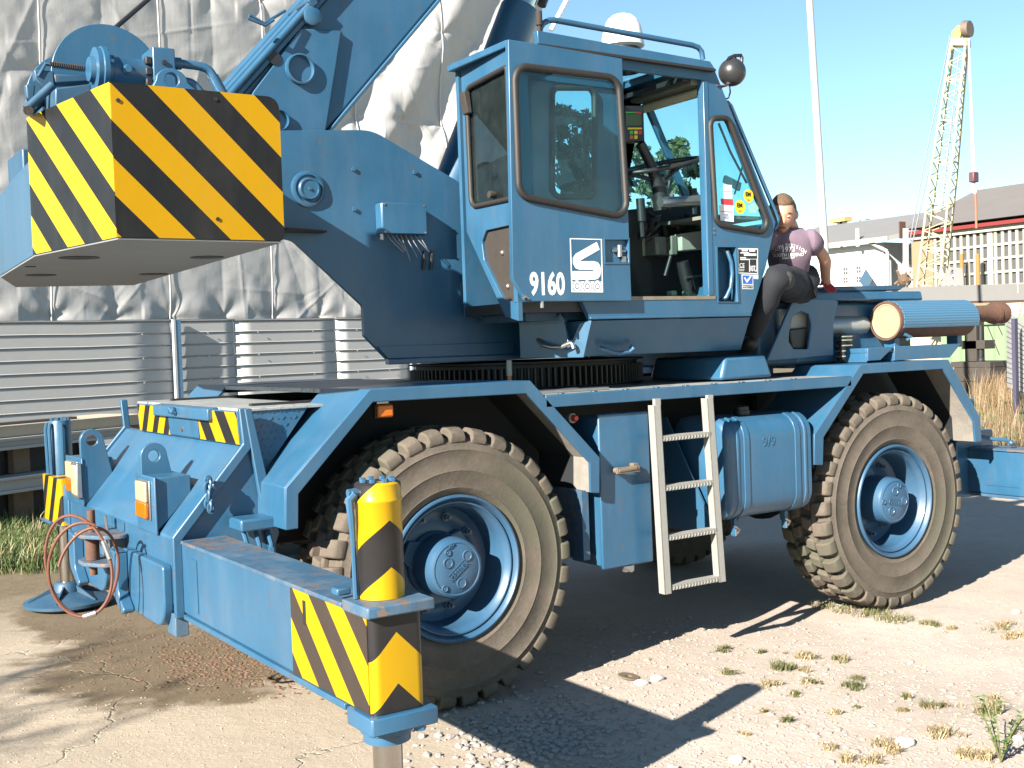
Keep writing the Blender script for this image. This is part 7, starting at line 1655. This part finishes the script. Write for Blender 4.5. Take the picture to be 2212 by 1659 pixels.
# trousers, knee patches, boots
Jt = [(hip, (.14, .14)), (hN, .105), (hN.lerp(kN, .5), .095), (kN, .082), (kN.lerp(aN, .5), .072), (aN, .062), (hF, .105), (kF, .085), (aF, .07)]
tro = skin('trousers', Jt, [(0, 1), (1, 2), (2, 3), (3, 4), (4, 5), (0, 6), (6, 7), (7, 8)], M['jeans'], body); fold(tro, .016, 13, 4)
kp = skin('knee_patch', [(hN.lerp(kN, .55)+V(0, -.035, -.012), .068), (hN.lerp(kN, .92)+V(0, -.035, -.02), .062)], [(0, 1)], M['patch'], tro)
skin('boot', [(aN+V(0, 0, .0), .055), (aN+V(0, .03, -.05), .05), (aN+V(-.02, .14, -.06), .045)], [(0, 1), (1, 2)], M['boot'], body)
skin('boot', [(aF, .055), (aF+V(-.08, .02, -.01), .045)], [(0, 1)], M['boot'], body)
# red gloves: cuff, palm, four fingers and a thumb
def glove(w, out):
    d = V(-.12, -.35, -.25).normalized() if out else V(-.6, -.6, -.3).normalized(); p = w+V(0, 0, -.035); s = SR_; J = [(w, .036), (p, .034), (p+d*.05, (.036, .02))]; E_ = [(0, 1), (1, 2)]
    for k, (o, ln) in enumerate(((-.03, .055), (-.01, .065), (.01, .06), (.03, .048))):
        a = p+d*.05+s*o; J += [(a+d*.012, .0095), (a+d*(.012+ln*.5)+V(0, 0, .004), .009), (a+d*(.012+ln)+V(0, 0, -.012), .008)]; n = len(J); E_ += [(2, n-3), (n-3, n-2), (n-2, n-1)]
    J += [(p-s*.035+d*.01, .011), (p-s*.055+d*.035, .0095)]; n = len(J); E_ += [(1, n-2), (n-2, n-1)]
    J = [(w+(q-w)*.85, (r[0]*.85, r[1]*.85) if isinstance(r, tuple) else r*.85) for q, r in J]
    return skin('glove', J, E_, M['glove'], body)
glove(wrR+V(0, 0, .01), True); glove(wrL, False)
# print on the chest
pc = at(1703, 541, 'y', .12); cn = (CAM-pc).normalized(); ex = SR_.copy(); ey = cn.cross(ex).normalized()
if ey.z < 0: ey = -ey
def cprint(s, size, du, dv, sx=1, rot=0):
    e1 = ex*math.cos(rot)+ey*math.sin(rot); e2_ = -ex*math.sin(rot)+ey*math.cos(rot); me = text_mesh(s, size, 'shirt_print', .0, sx, .0006)
    c = pc+ex*du+ey*dv; o = place_flat(me, 'shirt_print', M['white'], shirt, c, e1, e2_)
    w = o.modifiers.new('wrap', 'SHRINKWRAP'); w.target = shirt; w.wrap_method = 'PROJECT'; w.use_negative_direction = True; w.use_positive_direction = True; w.offset = .0025; w.wrap_mode = 'ABOVE_SURFACE'
    return o
def flatprint(s, size, du, dv, sx=1, rot=0):
    """letters laid on the cloth by casting each point back onto the shirt"""
    e1 = ex*math.cos(rot)+ey*math.sin(rot); e2_ = -ex*math.sin(rot)+ey*math.cos(rot); me = text_mesh(s, size, 'shirt_print', .0, sx, .0008); c = pc+ex*du+ey*dv
    from mathutils.bvhtree import BVHTree
    bv = flatprint.bv
    for v in me.vertices:
        p = c+e1*v.co.x+e2_*v.co.y; h = bv.ray_cast(p+cn*.4, -cn, 1.0); v.co = (h[0]+cn*.004) if h[0] else p
    o = bpy.data.objects.new('shirt_print', me); col.objects.link(o); return finish(o, M['white'], shirt)
from mathutils.bvhtree import BVHTree
flatprint.bv = BVHTree.FromPolygons([v.co.copy() for v in shirt.data.vertices], [tuple(p.vertices) for p in shirt.data.polygons])
w_ = 'SOUTH DIVISION'
for k, ch in enumerate(w_):
    t = (k-(len(w_)-1)/2)/len(w_); 
    if ch != ' ': flatprint(ch, .030, t*.215, .030-.09*t*t*2.2, .8, -t*.9)
flatprint('1973', .042, 0, .004); flatprint('SOUTH LEGEND', .027, 0, -.028, .95); flatprint('ATHLETIC DEPT', .012, 0, -.047, .9)
